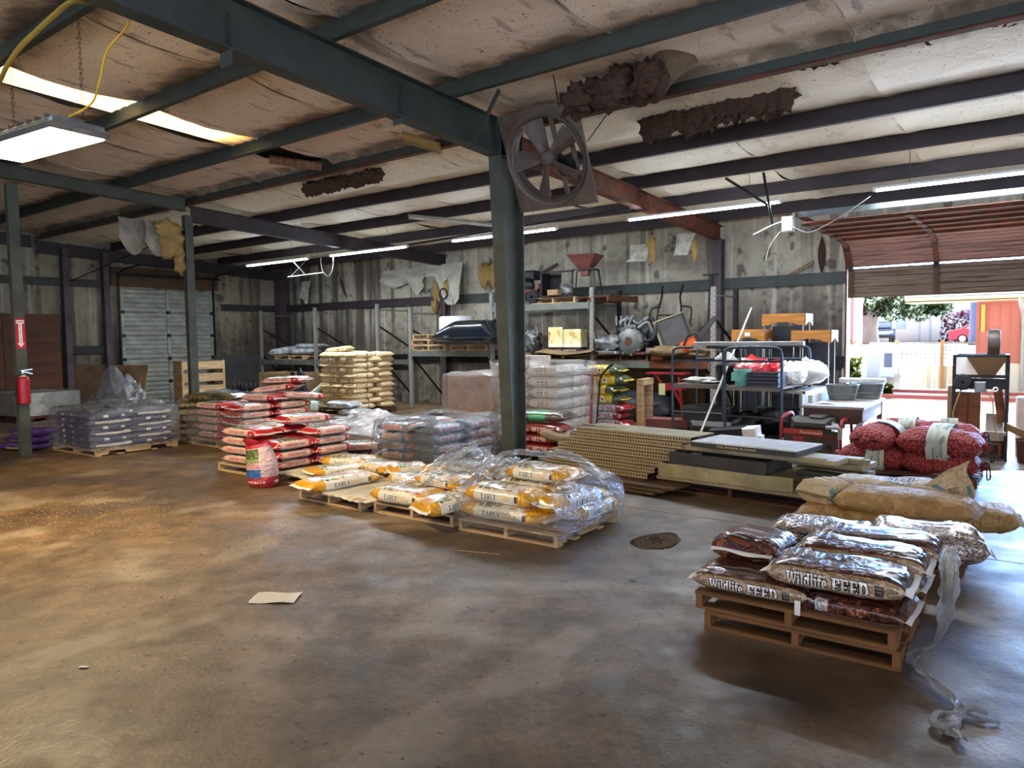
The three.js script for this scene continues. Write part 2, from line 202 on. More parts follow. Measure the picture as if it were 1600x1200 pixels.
// ceiling: white faced insulation blankets sagging between the purlins
const PURL_M = [3.5, 1.55, .05, -1.4, -2.9, -4.45, -6.1, -7.34], PURL_L = [-8.98, -10.48, -12.0, -13.5];
{
  const panelTex = (a, b, soot, seed) => dataTex(512, 512, (u, v) => {
    const n = fbm(u * 5, v * 5, 5, 64, 64, seed), e = Math.min(v, 1 - v), s = fbm(u * 9 + 4, v * 6, 4, 64, 64, seed + 7);
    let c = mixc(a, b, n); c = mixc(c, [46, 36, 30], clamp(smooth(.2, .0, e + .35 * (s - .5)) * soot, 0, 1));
    if (vn(u * 80, v * 80, 128, 128, seed) > .93 - .05 * soot && s > .45) c = mixc(c, [36, 28, 24], .75);
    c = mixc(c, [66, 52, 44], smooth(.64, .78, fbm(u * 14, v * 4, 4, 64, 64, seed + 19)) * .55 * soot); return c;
  });
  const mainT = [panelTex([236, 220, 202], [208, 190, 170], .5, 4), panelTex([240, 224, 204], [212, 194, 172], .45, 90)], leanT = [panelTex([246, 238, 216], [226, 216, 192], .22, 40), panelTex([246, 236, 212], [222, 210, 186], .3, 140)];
  const mm = mainT.map((t) => std(0xffffff, .62, 0, { map: t, bumpMap: T.bump, bumpScale: .012, side: THREE.DoubleSide })), lm = leanT.map((t) => std(0xffffff, .5, 0, { map: t, bumpMap: T.bump, bumpScale: .008, side: THREE.DoubleSide }));
  const c = structGroup('ceiling');
  const bays = []; for (let i = 0; i < PURL_M.length - 1; i++) bays.push([PURL_M[i + 1], PURL_M[i], 0]); bays.push([PURL_L[0], -7.36, 1]); for (let i = 0; i < 3; i++) bays.push([PURL_L[i + 1], PURL_L[i], 1]); bays.push([ZB, PURL_L[3], 1]);
  let n = 0;
  for (const [z0, z1, lean] of bays) {
    const far = z0 > -.5, W = far ? (X1 - X0) : 1.83, cols = far ? 1 : 16, sag = (lean ? .09 : .07) * (z1 - z0) / 1.5;
    const geos = [0, 1].map((q) => grid(far ? 2 : 14, 12, (u, v) => { const z = lerp(z0, z1, v), w = far ? 0 : .018 * n3(u * 3 + q * 9, v * 3, z0) + .02 * Math.abs(n3(u * 2 + q * 5, v * 6, z1 + 3)); return [W * u, -sag * Math.pow(Math.sin(Math.PI * v), .8) - w * Math.sin(Math.PI * v) + .012 * (u < .02 || u > .98 ? -1 : 0), z]; }, (u, v) => [u, v]));
    for (let k = 0; k < cols; k++) {
      let xa = SKX1 - 6 * 1.83 + k * 1.83; if (far) xa = X0; if (!far && xa < X0 - .9) continue; if (!far && xa > X1) break;
      const sky0 = !lean && !far && Math.abs(xa + 1.83 - SKX1) < .02;
      const g = geos[k % 2].clone(), p = g.attributes.position;
      const wd = sky0 ? SKX0 - (SKX1 - 1.83) : W;
      for (let i = 0; i < p.count; i++) { const z = p.getZ(i), x = clamp(xa + p.getX(i) * wd / W, X0, X1); p.setXYZ(i, x, yRafter(z + (lean ? 0 : .001)) + .2 + p.getY(i), z); }
      g.computeVertexNormals();
      part('insulation_panel', g, (lean ? lm : mm)[n++ % 2], c);
      if (!far && !sky0 && !lean) part('seam_strip', tube([0, .2, .4, .6, .8, 1].map((v) => { const z = lerp(z0 + .03, z1 - .03, v); return [xa + 1.83 + .006 * Math.sin(v * 9 + k), yRafter(z) + .19 - sag * Math.pow(Math.sin(Math.PI * lerp(.02, .98, v)), .8) - .004, z]; }), .009, 14, 5), mm[0], c);
    }
  }
}
// purlins (Z sections), eave beam, rafters and columns
{
  const zee = (L, h = .2, f = .065, t = .006) => [B(L, h, t), B(L, t, f, 0, -h / 2, f / 2), B(L, t, f, 0, h / 2, -f / 2), B(L, .02, t, 0, -h / 2 + .01, f), B(L, .02, t, 0, h / 2 - .01, -f)];
  const L = X1 - X0, xm = (X0 + X1) / 2;
  for (const z of PURL_M.slice(0, -1)) struct('purlin', merge(zee(L)).translate(xm, yRafter(z) + .1, z), M.greenSteel);
  struct('eave_beam', [merge(zee(L, .24, .09)).translate(xm, yRafter(-7.2) + .1, -7.34)], M.greenSteel);
  struct('eave_beam_lip', [B(L, .02, .1, xm, yRafter(-7.2) - .03, -7.3)], M.rusty);
  for (const z of PURL_L) struct('purlin', merge(zee(L, .22, .07)).translate(xm, yRafter(z) + .1, z), M.maroon);
  const ibeam = (z0, z1, yb, yt, fw, x) => { // I section running in z with sloping flanges
    const web = ext([[z0, yb(z0)], [z1, yb(z1)], [z1, yt(z1)], [z0, yt(z0)]], .01); { const p = web.attributes.position; for (let i = 0; i < p.count; i++) p.setXYZ(i, x - .005 + p.getZ(i), p.getY(i), p.getX(i)); web.computeVertexNormals(); const id = web; const q = clean(id); var w2 = q; }
    const fl = (yy) => { const g = beam([x, yy(z0), z0], [x, yy(z1), z1], fw, .012); return g; };
    return [w2, fl(yb), fl(yt)];
  };
  const dbl = (m) => { const c = m.clone(); c.side = THREE.DoubleSide; return c; };
  const gs = dbl(M.greenSteel), gp = dbl(M.greenPale), mr = dbl(M.maroon), mb = dbl(M.maroonBack), ru = dbl(M.rusty);
  const yt = (z) => yRafter(Math.max(z, -7.2)) - .01;
  struct('rafter', [...ibeam(-7.1, ZF - .1, (z) => 3.86 + .046 * (z + 6.9), yt, .17, -5.35), B(.17, .42, .012, -5.35, 4.05, -6.88), B(.16, .4, .01, -5.35, 4.1, -3.4), B(.16, .4, .01, -5.35, 4.07, -5.3)], gs);
  struct('rafter', ibeam(-7.1, ZF - .1, (z) => yt(z) - .19, yt, .13, -12.65), gp);
  for (const x of [1.95]) struct('rafter', ibeam(-7.1, ZF - .1, (z) => 3.86 + .046 * (z + 6.9), yt, .17, x), gs);
  const ly = (z) => yRafter(Math.min(z, -7.3)) - .01;
  for (const [x, m] of [[-5.35, ru], [-12.65, mr], [-19.55, mr], [1.95, mr]]) struct('lean_to_rafter', ibeam(-14.1, -7.2, (z) => ly(z) - .27, ly, .15, x), m);
  struct('rafter', ibeam(-7.1, ZF - .1, (z) => yt(z) - .25, yt, .13, -19.55), mr);
  // tapered main column: sloping inner flange towards the room
  struct('main_column', [(() => { const w = ext([[-7.31, 0], [-7.09, 0], [-6.87, 3.9], [-6.87, 4.26], [-7.31, 4.26]], .01); const p = w.attributes.position; for (let i = 0; i < p.count; i++) p.setXYZ(i, -5.355 + p.getZ(i), p.getY(i), p.getX(i)); w.computeVertexNormals(); return clean(w); })(), beam([-5.35, 0, -7.085], [-5.35, 3.88, -6.865], .18, .014), beam([-5.35, 0, -7.31], [-5.35, 4.27, -7.31], .18, .014), B(.26, .02, .36, -5.35, .01, -7.2)], gp);
  const post = (x, z, h, m, w = .15, d = .1) => struct('post', [B(.008, h, w, x - d / 2, h / 2, z), B(.008, h, w, x + d / 2, h / 2, z), B(d, h, .008, x, h / 2, z), B(.24, .012, .2, x, .006, z)], m);
  post(-12.65, -4.36, 4.13, gp); post(-12.65, -7.13, 4.0, gp);
  for (const x of [-5.35, -12.65, 1.95]) struct('wall_column', [B(.16, 3.62, .01, x, 1.81, -13.96), B(.01, 3.62, .2, x, 1.81, -14.06), B(.16, 3.62, .01, x, 1.81, -14.16)], mb);
  struct('wall_column', [B(.3, 3.6, .3, -19.5, 1.8, -14.0)], M.maroonBack);
  for (const z of [-7.8, -8.75]) struct('wall_column', [B(.2, yRafter(z) - .1, .14, -19.58, (yRafter(z) - .1) / 2, z)], mb);
  // girts along the walls
  const girtZ = (a, b, y, z) => [B(b - a, .2, .01, (a + b) / 2, y, z), B(b - a, .008, .1, (a + b) / 2, y + .1, z - .05), B(b - a, .008, .1, (a + b) / 2, y - .1, z - .05)];
  struct('girt', girtZ(-12.57, DX0, 2.73, -14.08), M.greenSteel); struct('girt', girtZ(-19.5, -12.73, 2.73, -14.08), mr);
  struct('girt', girtZ(-19.5, DX0, 1.2, -14.12), M.darkSteel);
  const girtX = (z0, z1, y) => [B(.01, .18, z1 - z0, X0 + .12, y, (z0 + z1) / 2), B(.1, .008, z1 - z0, X0 + .06, y + .09, (z0 + z1) / 2), B(.1, .008, z1 - z0, X0 + .06, y - .09, (z0 + z1) / 2)];
  struct('girt', girtX(-7.72, ZF, 3.23), M.greenSteel); struct('girt', girtX(-8.7, -7.88, 3.23), mr); struct('girt', girtX(-14, -12, 2.72), mr);
  struct('girt', girtX(-8.7, -7.88, 1.55), M.darkSteel);
  // braces
  struct('knee_brace', [beam([-5.26, 3.86, -6.35], [-4.72, 4.3, -6.15], .05, .008), beam([-5.26, 3.86, -6.35], [-4.72, 4.3, -6.15], .006, .04)], M.greenSteel);
  struct('cross_brace', [rod([-19.5, 3.25, -7.9], [-12.7, 3.85, -7.35], .014)], M.darkSteel);
  struct('cross_brace', [rod([-12.7, 3.62, -10.9], [-5.4, 3.72, -10.4], .022)], M.maroon);
  struct('wall_brace', [beam([-10.6, 2.86, -14.1], [-9.2, 3.4, -14.1], .05, .05)], M.maroonBack);
}
// plywood sheets on the left wall
{ const g = structGroup('trim_1'); for (let k = 0; k < 4; k++) part('plywood_sheet', B(.02, 2.42, 1.21, X0 + .15, 1.22, -7.0 + k * 1.22 - .02), M.ply, g); for (let k = 0; k < 1; k++) part('plywood_sheet', B(.02, 1.16, .84, X0 + .13, .59, -8.28), M.cardDark, g); }
// overhead door at the back: sections follow the track up and inwards
{
  const d = structGroup('door_1');
  const path = []; for (let y = 2.34; y <= 2.86; y += .02) path.push([ZB + .1, y]); for (let a = 0; a <= 1.0001; a += .05) path.push([ZB + .1 + .95 * (1 - Math.cos(a * Math.PI / 2)) , 2.86 + .48 * Math.sin(a * Math.PI / 2)]); for (let z = -13.1; z <= -10.9; z += .05) path.push([z, 3.345]);
  const cum = [0]; for (let i = 1; i < path.length; i++) cum.push(cum[i - 1] + Math.hypot(path[i][0] - path[i - 1][0], path[i][1] - path[i - 1][1]));
  const at = (s) => { let i = 1; while (i < cum.length - 1 && cum[i] < s) i++; const t = clamp((s - cum[i - 1]) / (cum[i] - cum[i - 1]), 0, 1.5); return [lerp(path[i - 1][0], path[i][0], t), lerp(path[i - 1][1], path[i][1], t)]; };
  const total = cum[cum.length - 1], H = .53, n = Math.floor(total / H);
  const secM = std(0xc9bcae, .6, .15, { map: dataTex(512, 256, (u, v) => { const a = fbm(u * 8, v * 12, 5, 8, 12, 4), b = fbm(u * 30, v * 6, 3, 30, 6, 44); return mixc(mixc([176, 162, 146], [140, 122, 108], a), [70, 58, 50], smooth(.45, .8, fbm(u * 5, v * 26, 4, 5, 26, 91)) * .55); }), bumpMap: T.bump, bumpScale: .004, side: THREE.DoubleSide });
  const secM2 = std(0xffffff, .75, .1, { map: dataTex(512, 256, (u, v) => { const a = fbm(u * 8, v * 12, 5, 8, 12, 14), b = fbm(u * 26, v * 8, 3, 26, 8, 54); return mixc(mixc([176, 134, 116], [134, 98, 84], a), [66, 48, 42], smooth(.45, .8, fbm(u * 5, v * 26, 4, 5, 26, 191)) * .6); }), bumpMap: T.bump, bumpScale: .004, side: THREE.DoubleSide });
  for (let k = 0; k < n; k++) {
    const a = at(k * H + (k === 1 ? .035 : .006)), b = at((k + 1) * H - .006), L = Math.hypot(b[0] - a[0], b[1] - a[1]), ang = Math.atan2(b[1] - a[1], b[0] - a[0]);
    const P = (t, o) => [a[0] + Math.cos(ang) * t * L + Math.sin(ang) * o, a[1] + Math.sin(ang) * t * L - Math.cos(ang) * o];
    const rib = (t) => { const q = (t * 3) % 1; return q < .12 || q > .88 ? .024 : q > .42 && q < .58 ? .012 : 0; };
    const x0 = DX0 + .04, x1 = DX1 - .04;
    part('door_section', sheet(2, 66, (u, v) => { const q = P(v, rib(v)); return [lerp(x0, x1, u), q[1], q[0]]; }, .004, (u, v) => [u * 2, v + k * .37]), k < 1 ? secM : secM2, d);
    for (const x of [DX0 + .07, -1.6, -.29, DX1 - .07]) { const p = P(.5, .028), g = B(.075, L, .035); part('stile', move(g, x, p[1], p[0], Math.PI / 2 - ang), k < 1 ? M.cardDark : M.rusty, d); }
    for (const x of [DX0 + .07, -1.6, -.29, DX1 - .07]) { const p = P(.995, .05); part('hinge', B(.09, .11, .02, x, p[1], p[0], Math.PI / 2 - ang), M.darkSteel, d); }
    if (k > 1) part('strut', B(x1 - x0, .05, .035, (x0 + x1) / 2, P(.97, .04)[1], P(.97, .04)[0]), M.rusty, d);
  }
  for (const x of [DX0 - .0, DX1]) { part('door_track', [B(.03, 2.86, .06, x, 1.43, ZB + .12), beam([x, 3.41, -13.15], [x, 3.42, -10.8], .03, .06), tube(Array.from({ length: 9 }, (_, i) => { const a = i / 8; return [x, 2.86 + .55 * Math.sin(a * Math.PI / 2), ZB + .12 + .95 * (1 - Math.cos(a * Math.PI / 2))]; }), .03, 16, 6)], M.rusty, d); part('door_jamb', B(.09, DH, .2, x < -1 ? x - .03 : x + .03, DH / 2, ZB - .05), M.whiteDirty, d); }
  part('torsion_bar', rod([DX0 - .1, 3.55, -13.9], [DX1, 3.55, -13.9], .025), M.darkSteel, d);
  part('top_rail', [B(DX1 - DX0 + .1, .07, .08, (DX0 + DX1) / 2, 3.42, -10.9)], M.galv, d);
  part('threshold', B(DX1 - DX0, .02, .2, (DX0 + DX1) / 2, .0, ZB - .08), M.darkSteel, d);
}
// closed ribbed overhead door in the left wall
{
  const d = structGroup('door_2'), z0 = -11.65, z1 = -9.14, x = X0 + .1, m = dirty(0xb9b9ae, .5, .2, { side: THREE.DoubleSide });
  for (let k = 0; k < 5; k++) for (const [a, b] of [[z0 + .03, -10.4], [-10.33, z1 - .03]]) part('door_section', sheet(2, 60, (u, v) => { const q = (v * 5) % 1; return [x + .02 * (q < .16 || q > .84 ? 0 : q < .24 || q > .76 ? .5 : 1), .02 + (k + v * .985) * .626, lerp(b, a, u)]; }, .004), m, d);
  for (const z of [z0, -10.365, z1]) part('stile', B(.03, 3.14, .07, x + .03, 1.57, z), m, d);
  for (let k = 1; k < 5; k++) for (const z of [z0, -10.365, z1]) part('hinge', B(.03, .09, .1, x + .05, .02 + k * .626, z), M.darkSteel, d);
  for (const z of [z0 - .07, z1 + .07]) part('door_track', [B(.05, 3.2, .04, x + .05, 1.6, z), tube([[x + .05, 3.2, z], [x + .1, 3.45, z], [x + .35, 3.6, z], [x + 1.2, 3.66, z]], .022, 20, 6)], M.darkSteel, d);
  part('header', B(.08, .5, 3.0, x - .02, 3.45, -10.4), M.cardDark, d);
  part('torsion_bar', rod([x + .2, 3.5, z0 - .2], [x + .2, 3.5, z1 + .2], .03), M.darkSteel, d);
}
// ---------------------------------------------------------------- lamps
function tubeLamp(x, label, on = true) {
  const z = -10.7, y = 3.6, L = 2.42, t = thing('tube_lamp', label, 'lamp', [x, y, z], 0, 'LED tube lamps hung in one row under the purlins');
  part('housing', [B(L, .03, .05, 0, .028, 0)], M.white, t);
  const e = part('glowing_tube', [rod([-L / 2 + .02, 0, 0], [L / 2 - .02, 0, 0], .02, 10)].map((g) => clean(g)), std(0xffffff, .5, 0, { emissive: 0xe6f2ff, emissiveIntensity: 13 }), t);
  e.castShadow = false;
  part('end_cap', B(.04, .055, .055, -L / 2, .01, 0), M.white, t.children[0]); part('end_cap', B(.04, .055, .055, L / 2, .01, 0), M.white, t.children[0]);
  for (const dx of [-.8, .8]) part('hanger_wire', rod([dx, .04, 0], [dx + .02, yRafter(-10.48) - y - .02, .2], .004, 5), M.galv, t);
  const l = new THREE.RectAreaLight(0xe6f1ff, TUBE_POWER, L - .05, .05); l.position.set(x, y - .026, z); l.lookAt(x, 0, z); scene.add(l);
  return t;
}
['bright tube lamp, farthest left of the row, above the tan sack stack', 'bright tube lamp second from the left of the row, before the torn white sheets', 'bright tube lamp crossing behind the tapered main column', 'long bright tube lamp right of the big fan, above the hand carts', 'bright tube lamp at the right edge, in front of the raised overhead door'].forEach((l, i) => tubeLamp([-15.05, -11.85, -8.2, -4.38, -.74][i], l));
{ // warm high-bay fixture on chains, left foreground
  const t = thing('high_bay_lamp', 'glowing warm rectangular high-bay lamp hung on chains from the ceiling', 'lamp', [-7.27, 3.45, -2.72], .1);
  part('housing', [rbox(1.4, .06, .46, .02, 0, .075, 0), B(1.2, .05, .2, 0, .13, 0), ...[-.6, -.45, -.3, -.15, 0, .15, .3, .45, .6].map((x) => B(.012, .04, .44, x, .115, 0))], M.alu, t);
  part('reflector', [B(1.42, .05, .02, 0, .03, .24, .5), B(1.42, .05, .02, 0, .03, -.24, -.5), B(.02, .05, .5, -.71, .03, 0, 0, 0, .5), B(.02, .05, .5, .71, .03, 0, 0, 0, -.5)], M.alu, t);
  part('glowing_lens', [rbox(1.38, .05, .46, .02, 0, .02, 0)], std(0xfff4d8, .4, 0, { emissive: 0xffecc0, emissiveIntensity: 5 }), t);
  const chain = (x, z) => { const y1 = yRafter(-2.72 + z) - 3.45, g = []; for (let y = .14, k = 0; y < y1; y += .042, k++) g.push(move(new THREE.TorusGeometry(.014, .003, 4, 8), x, y, z, 0, k % 2 ? Math.PI / 2 : 0, 0)); return g; };
  part('chain', chain(-.62, -.12), M.darkSteel, t); part('chain', chain(.55, -.12), M.darkSteel, t);
  const l = new THREE.RectAreaLight(0xffe4b4, HIGHBAY_POWER, 1.45, .44); l.position.set(-7.27, 3.44, -2.72); l.lookAt(-7.27, 0, -2.72); scene.add(l);
}
one('lamp_cord', 'thin yellow cord dangling from the ceiling to the high-bay lamp', 'cord', tube([[-5.85, 4.42, -2.9], [-5.9, 4.2, -2.9], [-6.15, 4.05, -2.85], [-6.3, 3.85, -2.85], [-6.35, 3.66, -2.8], [-6.75, 3.6, -2.75], [-7.0, 3.6, -2.7]], .009, 60, 6), M.yellow);
one('yellow_cable', 'thick yellow cable looping across the top left corner of the ceiling', 'cable', tube([[-5.6, 4.25, -2.75], [-5.76, 4.22, -2.58], [-5.83, 4.2, -2.46], [-6.25, 4.12, -2.42], [-6.7, 4.08, -2.43], [-7.2, 4.06, -2.5], [-7.9, 4.1, -2.66], [-8.8, 4.3, -2.86]], .02, 60, 7), dirty(0xc9a63a, .55));

// ---------------------------------------------------------------- pallets
const PG = {};
function pallet(w, d, pos, turn, label, group, m = M.pallet, h = .14) {
  const t = thing('wooden_pallet', label, 'pallet', pos, turn, group), key = w + '_' + d + '_' + h;
  const G = PG[key] ??= { deck: [0, 1, 2].map(() => B(w, .018, .088)), bot: B(w, .018, .088), str: (() => { const a = d / 2, hh = h - .036, n = .05; const g = ext([[-a, 0], [-a * .72, 0], [-a * .68, n], [-a * .32, n], [-a * .28, 0], [a * .28, 0], [a * .32, n], [a * .68, n], [a * .72, 0], [a, 0], [a, hh], [-a, hh]], .038, 0, 0, 0, 0, 0, Math.PI / 2, 0); return g; })() };
  const n = Math.max(5, Math.round(d / .15));
  for (let k = 0; k < n; k++) { const o = part('deck_board', G.deck[k % 3], m, t); o.position.set(rr(-.006, .006), h - .009, -d / 2 + .045 + (d - .09) * k / (n - 1)); o.rotation.y = rr(-.006, .006); }
  for (const x of [-w / 2 + .02, 0, w / 2 - .02]) { const o = part('stringer', G.str, m, t); o.position.set(x - .019, .018, 0); }
  for (const z of [-d / 2 + .045, -d * .2, d * .2, d / 2 - .045]) { const o = part('bottom_board', G.bot, m, t); o.position.set(0, .009, z); }
  return t;
}
// ---------------------------------------------------------------- sacks
function bagGeo(L, W, H, seed, o = {}) {
  const n = o.n ?? 2.8, NS = o.ns ?? 30, NR = o.nr ?? 32, pleat = o.pleat ?? .012, lump = o.lump ?? .008, pw = o.pw ?? 6.5, sag = o.sag ?? 0;
  const g = grid(NS, NR, (u, v) => {
    const s = u * 2 - 1, as = Math.abs(s), hf = as > .999 ? .04 : Math.max(o.tip ?? .38, Math.pow(1 - Math.pow(as, pw), .55)), wf = 1 - (o.neck ?? .06) * Math.pow(as, 9);
    const seg = [[0, .2, -40, 40], [.2, .5, 40, 140], [.5, .7, 140, 220], [.7, 1, 220, 320]]; let th = 0;
    for (const [a, b, c, d] of seg) if (v >= a && v <= b + 1e-9) th = lerp(c, d, (v - a) / (b - a));
    th *= Math.PI / 180; const c = Math.cos(th), q = Math.sin(th);
    let y = Math.sign(q) * Math.pow(Math.abs(q), 2 / n) * H / 2 * hf, z = Math.sign(c) * Math.pow(Math.abs(c), 2 / n) * W / 2 * wf, x = s * L / 2 * (1 - .02 * Math.abs(c));
    const pl = pleat * Math.pow(as, 1.6) * Math.sin(z * 70 + 5 * n3(x * 5 + seed, z * 8, 2)) * (1 - .6 * Math.pow(as, 8));
    const lu = lump * n3(x * 5 + seed * 7, z * 5 + seed, y * 6) + lump * .6 * n3(x * 13 + seed, z * 13, y * 9 + seed) + (o.fine ?? 0) * n3(x * 40 + seed, z * 40, y * 40);
    const k = 1 + (pl + lu) / (H / 2 + .02); y *= k; z += lu * .8 * Math.sign(c); if (sag) y -= sag * s * s;
    return [x, y, z];
  }, (u, v) => [u, v], true);
  return g;
}
function seamGeo(L, W, H, sag = 0, w = .022, seed = 0) { const one = (s) => sheet(2, 16, (u, v) => [s * (L / 2 - .012 + w * u), -sag - .015 * u + .003 * Math.sin(v * 9 + seed) * (1 + u), (v - .5) * W * .93 * s], .004); return [one(1), one(-1)]; }
// art on a sack: u along its length; bands: front side 0-.2, top .2-.5, back side .5-.7, bottom .7-1 (from the bottom of the canvas up)
function bagArt(draw, W = 1024, H = 1024) { return canvasTex(W, H, (g, w, h) => { draw(g, w, h, { front: (f) => { g.save(); g.translate(0, h * .8); f(g, w, h * .2); g.restore(); }, back: (f) => { g.save(); g.translate(w, h * .5); g.rotate(Math.PI); f(g, w, h * .2); g.restore(); }, top: (f) => { g.save(); g.translate(0, h * .5); f(g, w, h * .3); g.restore(); }, bottom: (f) => { g.save(); f(g, w, h * .3); g.restore(); } }); }); }
const both = (b, f) => { b.front(f); b.back(f); };
const speck = (g, w, h, n, cols, r0, r1, rg) => { for (let i = 0; i < n; i++) { g.fillStyle = cols[Math.floor(rg() * cols.length)]; g.beginPath(); g.ellipse(rg() * w, rg() * h, r0 + rg() * (r1 - r0), (r0 + rg() * (r1 - r0)) * .7, rg() * 3, 0, 7); g.fill(); } };
const fill = (g, c, x, y, w, h) => { g.fillStyle = c; g.fillRect(x, y, w, h); };
const text = (g, s, x, y, font, c, maxw, al = 'left') => { g.font = font; g.textAlign = al; g.textBaseline = 'middle'; g.fillStyle = c; g.fillText(s, x, y, maxw); };
const foil = (map, o = {}) => new THREE.MeshPhysicalMaterial({ map, roughness: .3, metalness: 0, clearcoat: .8, clearcoatRoughness: .16, bumpMap: rep(T.crinkle, 1.4, 1.4), bumpScale: .012, ...o });
const rg = mulberry(99);
const ART = {
  wildlife: bagArt((g, w, h, b) => {
    fill(g, '#3a1a10', 0, 0, w, h); b.top((g, w, h) => { const q = g.createLinearGradient(0, 0, w, 0); q.addColorStop(0, '#6a3a22'); q.addColorStop(.2, '#4a2214'); q.addColorStop(1, '#3c1a10'); g.fillStyle = q; g.fillRect(0, 0, w, h); fill(g, '#8b7460', 20, 20, 110, h - 40); fill(g, '#a38d78', 40, 60, 20, h - 120); speck(g, 200, h, 20, ['#6f4b33', '#2b1610'], 10, 40, rg); for (let i = 0; i < 60; i++) fill(g, 'rgba(190,120,50,.35)', 300 + rg() * 640, h - 30 + rg() * 28, 8 + rg() * 26, 3); });
    both(b, (g, w, h) => { fill(g, '#a88f6c', 0, 0, w, h); speck(g, w, h, 2600, ['#8a7050', '#c2ab88', '#d0bc9a', '#74593c'], 2, 5, rg); fill(g, '#5a2416', 0, 0, w, 22); g.font = '900 108px serif'; g.textBaseline = 'middle'; g.lineWidth = 16; g.lineJoin = 'round'; for (const [t, x, mw] of [['Wildlife', 170, 310], ['FEED', 510, 270]]) { g.strokeStyle = '#1d1410'; g.strokeText(t, x, h * .56, mw); g.fillStyle = '#eee8dc'; g.fillText(t, x, h * .56, mw); } fill(g, '#33302c', 820, 78, 60, 66); fill(g, '#7b7166', 826, 84, 48, 12); fill(g, '#8b8378', 830, 104, 40, 8); });
    b.bottom((g, w, h) => { fill(g, '#4a2012', 0, 0, w, h); fill(g, '#d8d4cc', 60, 40, w - 120, 60); });
  }),
  early: bagArt((g, w, h, b) => {
    fill(g, '#e9e4d2', 0, 0, w, h); b.top((g, w, h) => { fill(g, '#e4dfce', 0, 0, w, h); for (let i = 0; i < 16; i++) { g.strokeStyle = ['#c9cfc2', '#d7cfae', '#bfc9c6'][i % 3]; g.lineWidth = 8; g.beginPath(); g.moveTo(140 + i * 50, 0); g.lineTo(60 + i * 54, h); g.stroke(); } speck(g, w * .5, h, 60, ['#5c6a25', '#76862c', '#8b9a3a', '#4d5a22'], 14, 46, rg); g.save(); g.translate(w * .3, 0); speck(g, w * .4, h, 50, ['#56642a', '#c9622e', '#a83326', '#d9a32c', '#88983e'], 12, 34, rg); g.restore(); g.save(); g.translate(w * .62, 0); speck(g, w * .26, h, 36, ['#b7c7cc', '#e7e3d4', '#cf7d3a', '#f0ece0'], 14, 50, rg); g.restore(); });
    both(b, (g, w, h) => { fill(g, '#ece5cf', 0, 0, w, h); g.font = 'bold 92px serif'; text(g, 'EARLY', 300, h * .5, 'bold 74px serif', '#26211c', 230); text(g, 'BIRD', 538, h * .5, 'bold 74px serif', '#e2b24a', 180); fill(g, '#45413c', 800, 60, 46, 70); });
    b.bottom((g, w, h) => fill(g, '#eae4d4', 0, 0, w, h));
    for (const x of [0, w * .82]) { fill(g, '#dca114', x, 0, w * .18, h); for (let i = 0; i < 40; i++) fill(g, ['#f0b32a', '#c77f0c', '#f5c95a'][i % 3], x + rg() * w * .16, rg() * h, 8, 40 + rg() * 50); }
    fill(g, '#f07a10', w * .03, h * .86, 30, 60);
  }),
  farm: bagArt((g, w, h, b) => {
    fill(g, '#e8c2b0', 0, 0, w, h); b.top((g, w, h) => { fill(g, '#d8dde2', 0, 0, w, h); fill(g, '#7ea4c4', 0, 0, w, h * .28); speck(g, w, h * .35, 40, ['#e8ecf0', '#a8c4dc'], 20, 60, rg); g.save(); g.translate(120, h * .45); speck(g, w * .6, h * .5, 130, ['#47542e', '#5d6b35', '#38431f', '#6e4a34'], 12, 36, rg); g.restore(); fill(g, '#c22a2e', w * .6, h * .5, w * .26, h * .4); });
    both(b, (g, w, h) => { fill(g, '#e6b9a4', 0, 0, w, h); text(g, 'FARMYARD', 215, h * .4, '900 62px serif', '#b3302c', 330); text(g, 'FEED', 560, h * .4, '900 62px serif', '#5c4038', 180); fill(g, '#4e2226', 0, h * .7, w, h * .3); fill(g, '#d9d5d0', 0, h * .8, w, h * .11); });
    b.bottom((g, w, h) => { fill(g, '#7d2620', 0, 0, w, h); });
    for (const [x, ww] of [[0, .07], [w * .82, .18]]) { fill(g, '#b81d20', x, 0, w * ww, h); for (let i = 0; i < 26; i++) fill(g, i % 2 ? '#d23a36' : '#8e1216', x + rg() * w * (ww - .01), rg() * h, 10, 50); g.fillStyle = '#e9d9d0'; g.beginPath(); g.arc(x + w * ww * .5, h * .9, 22, 0, 7); g.fill(); }
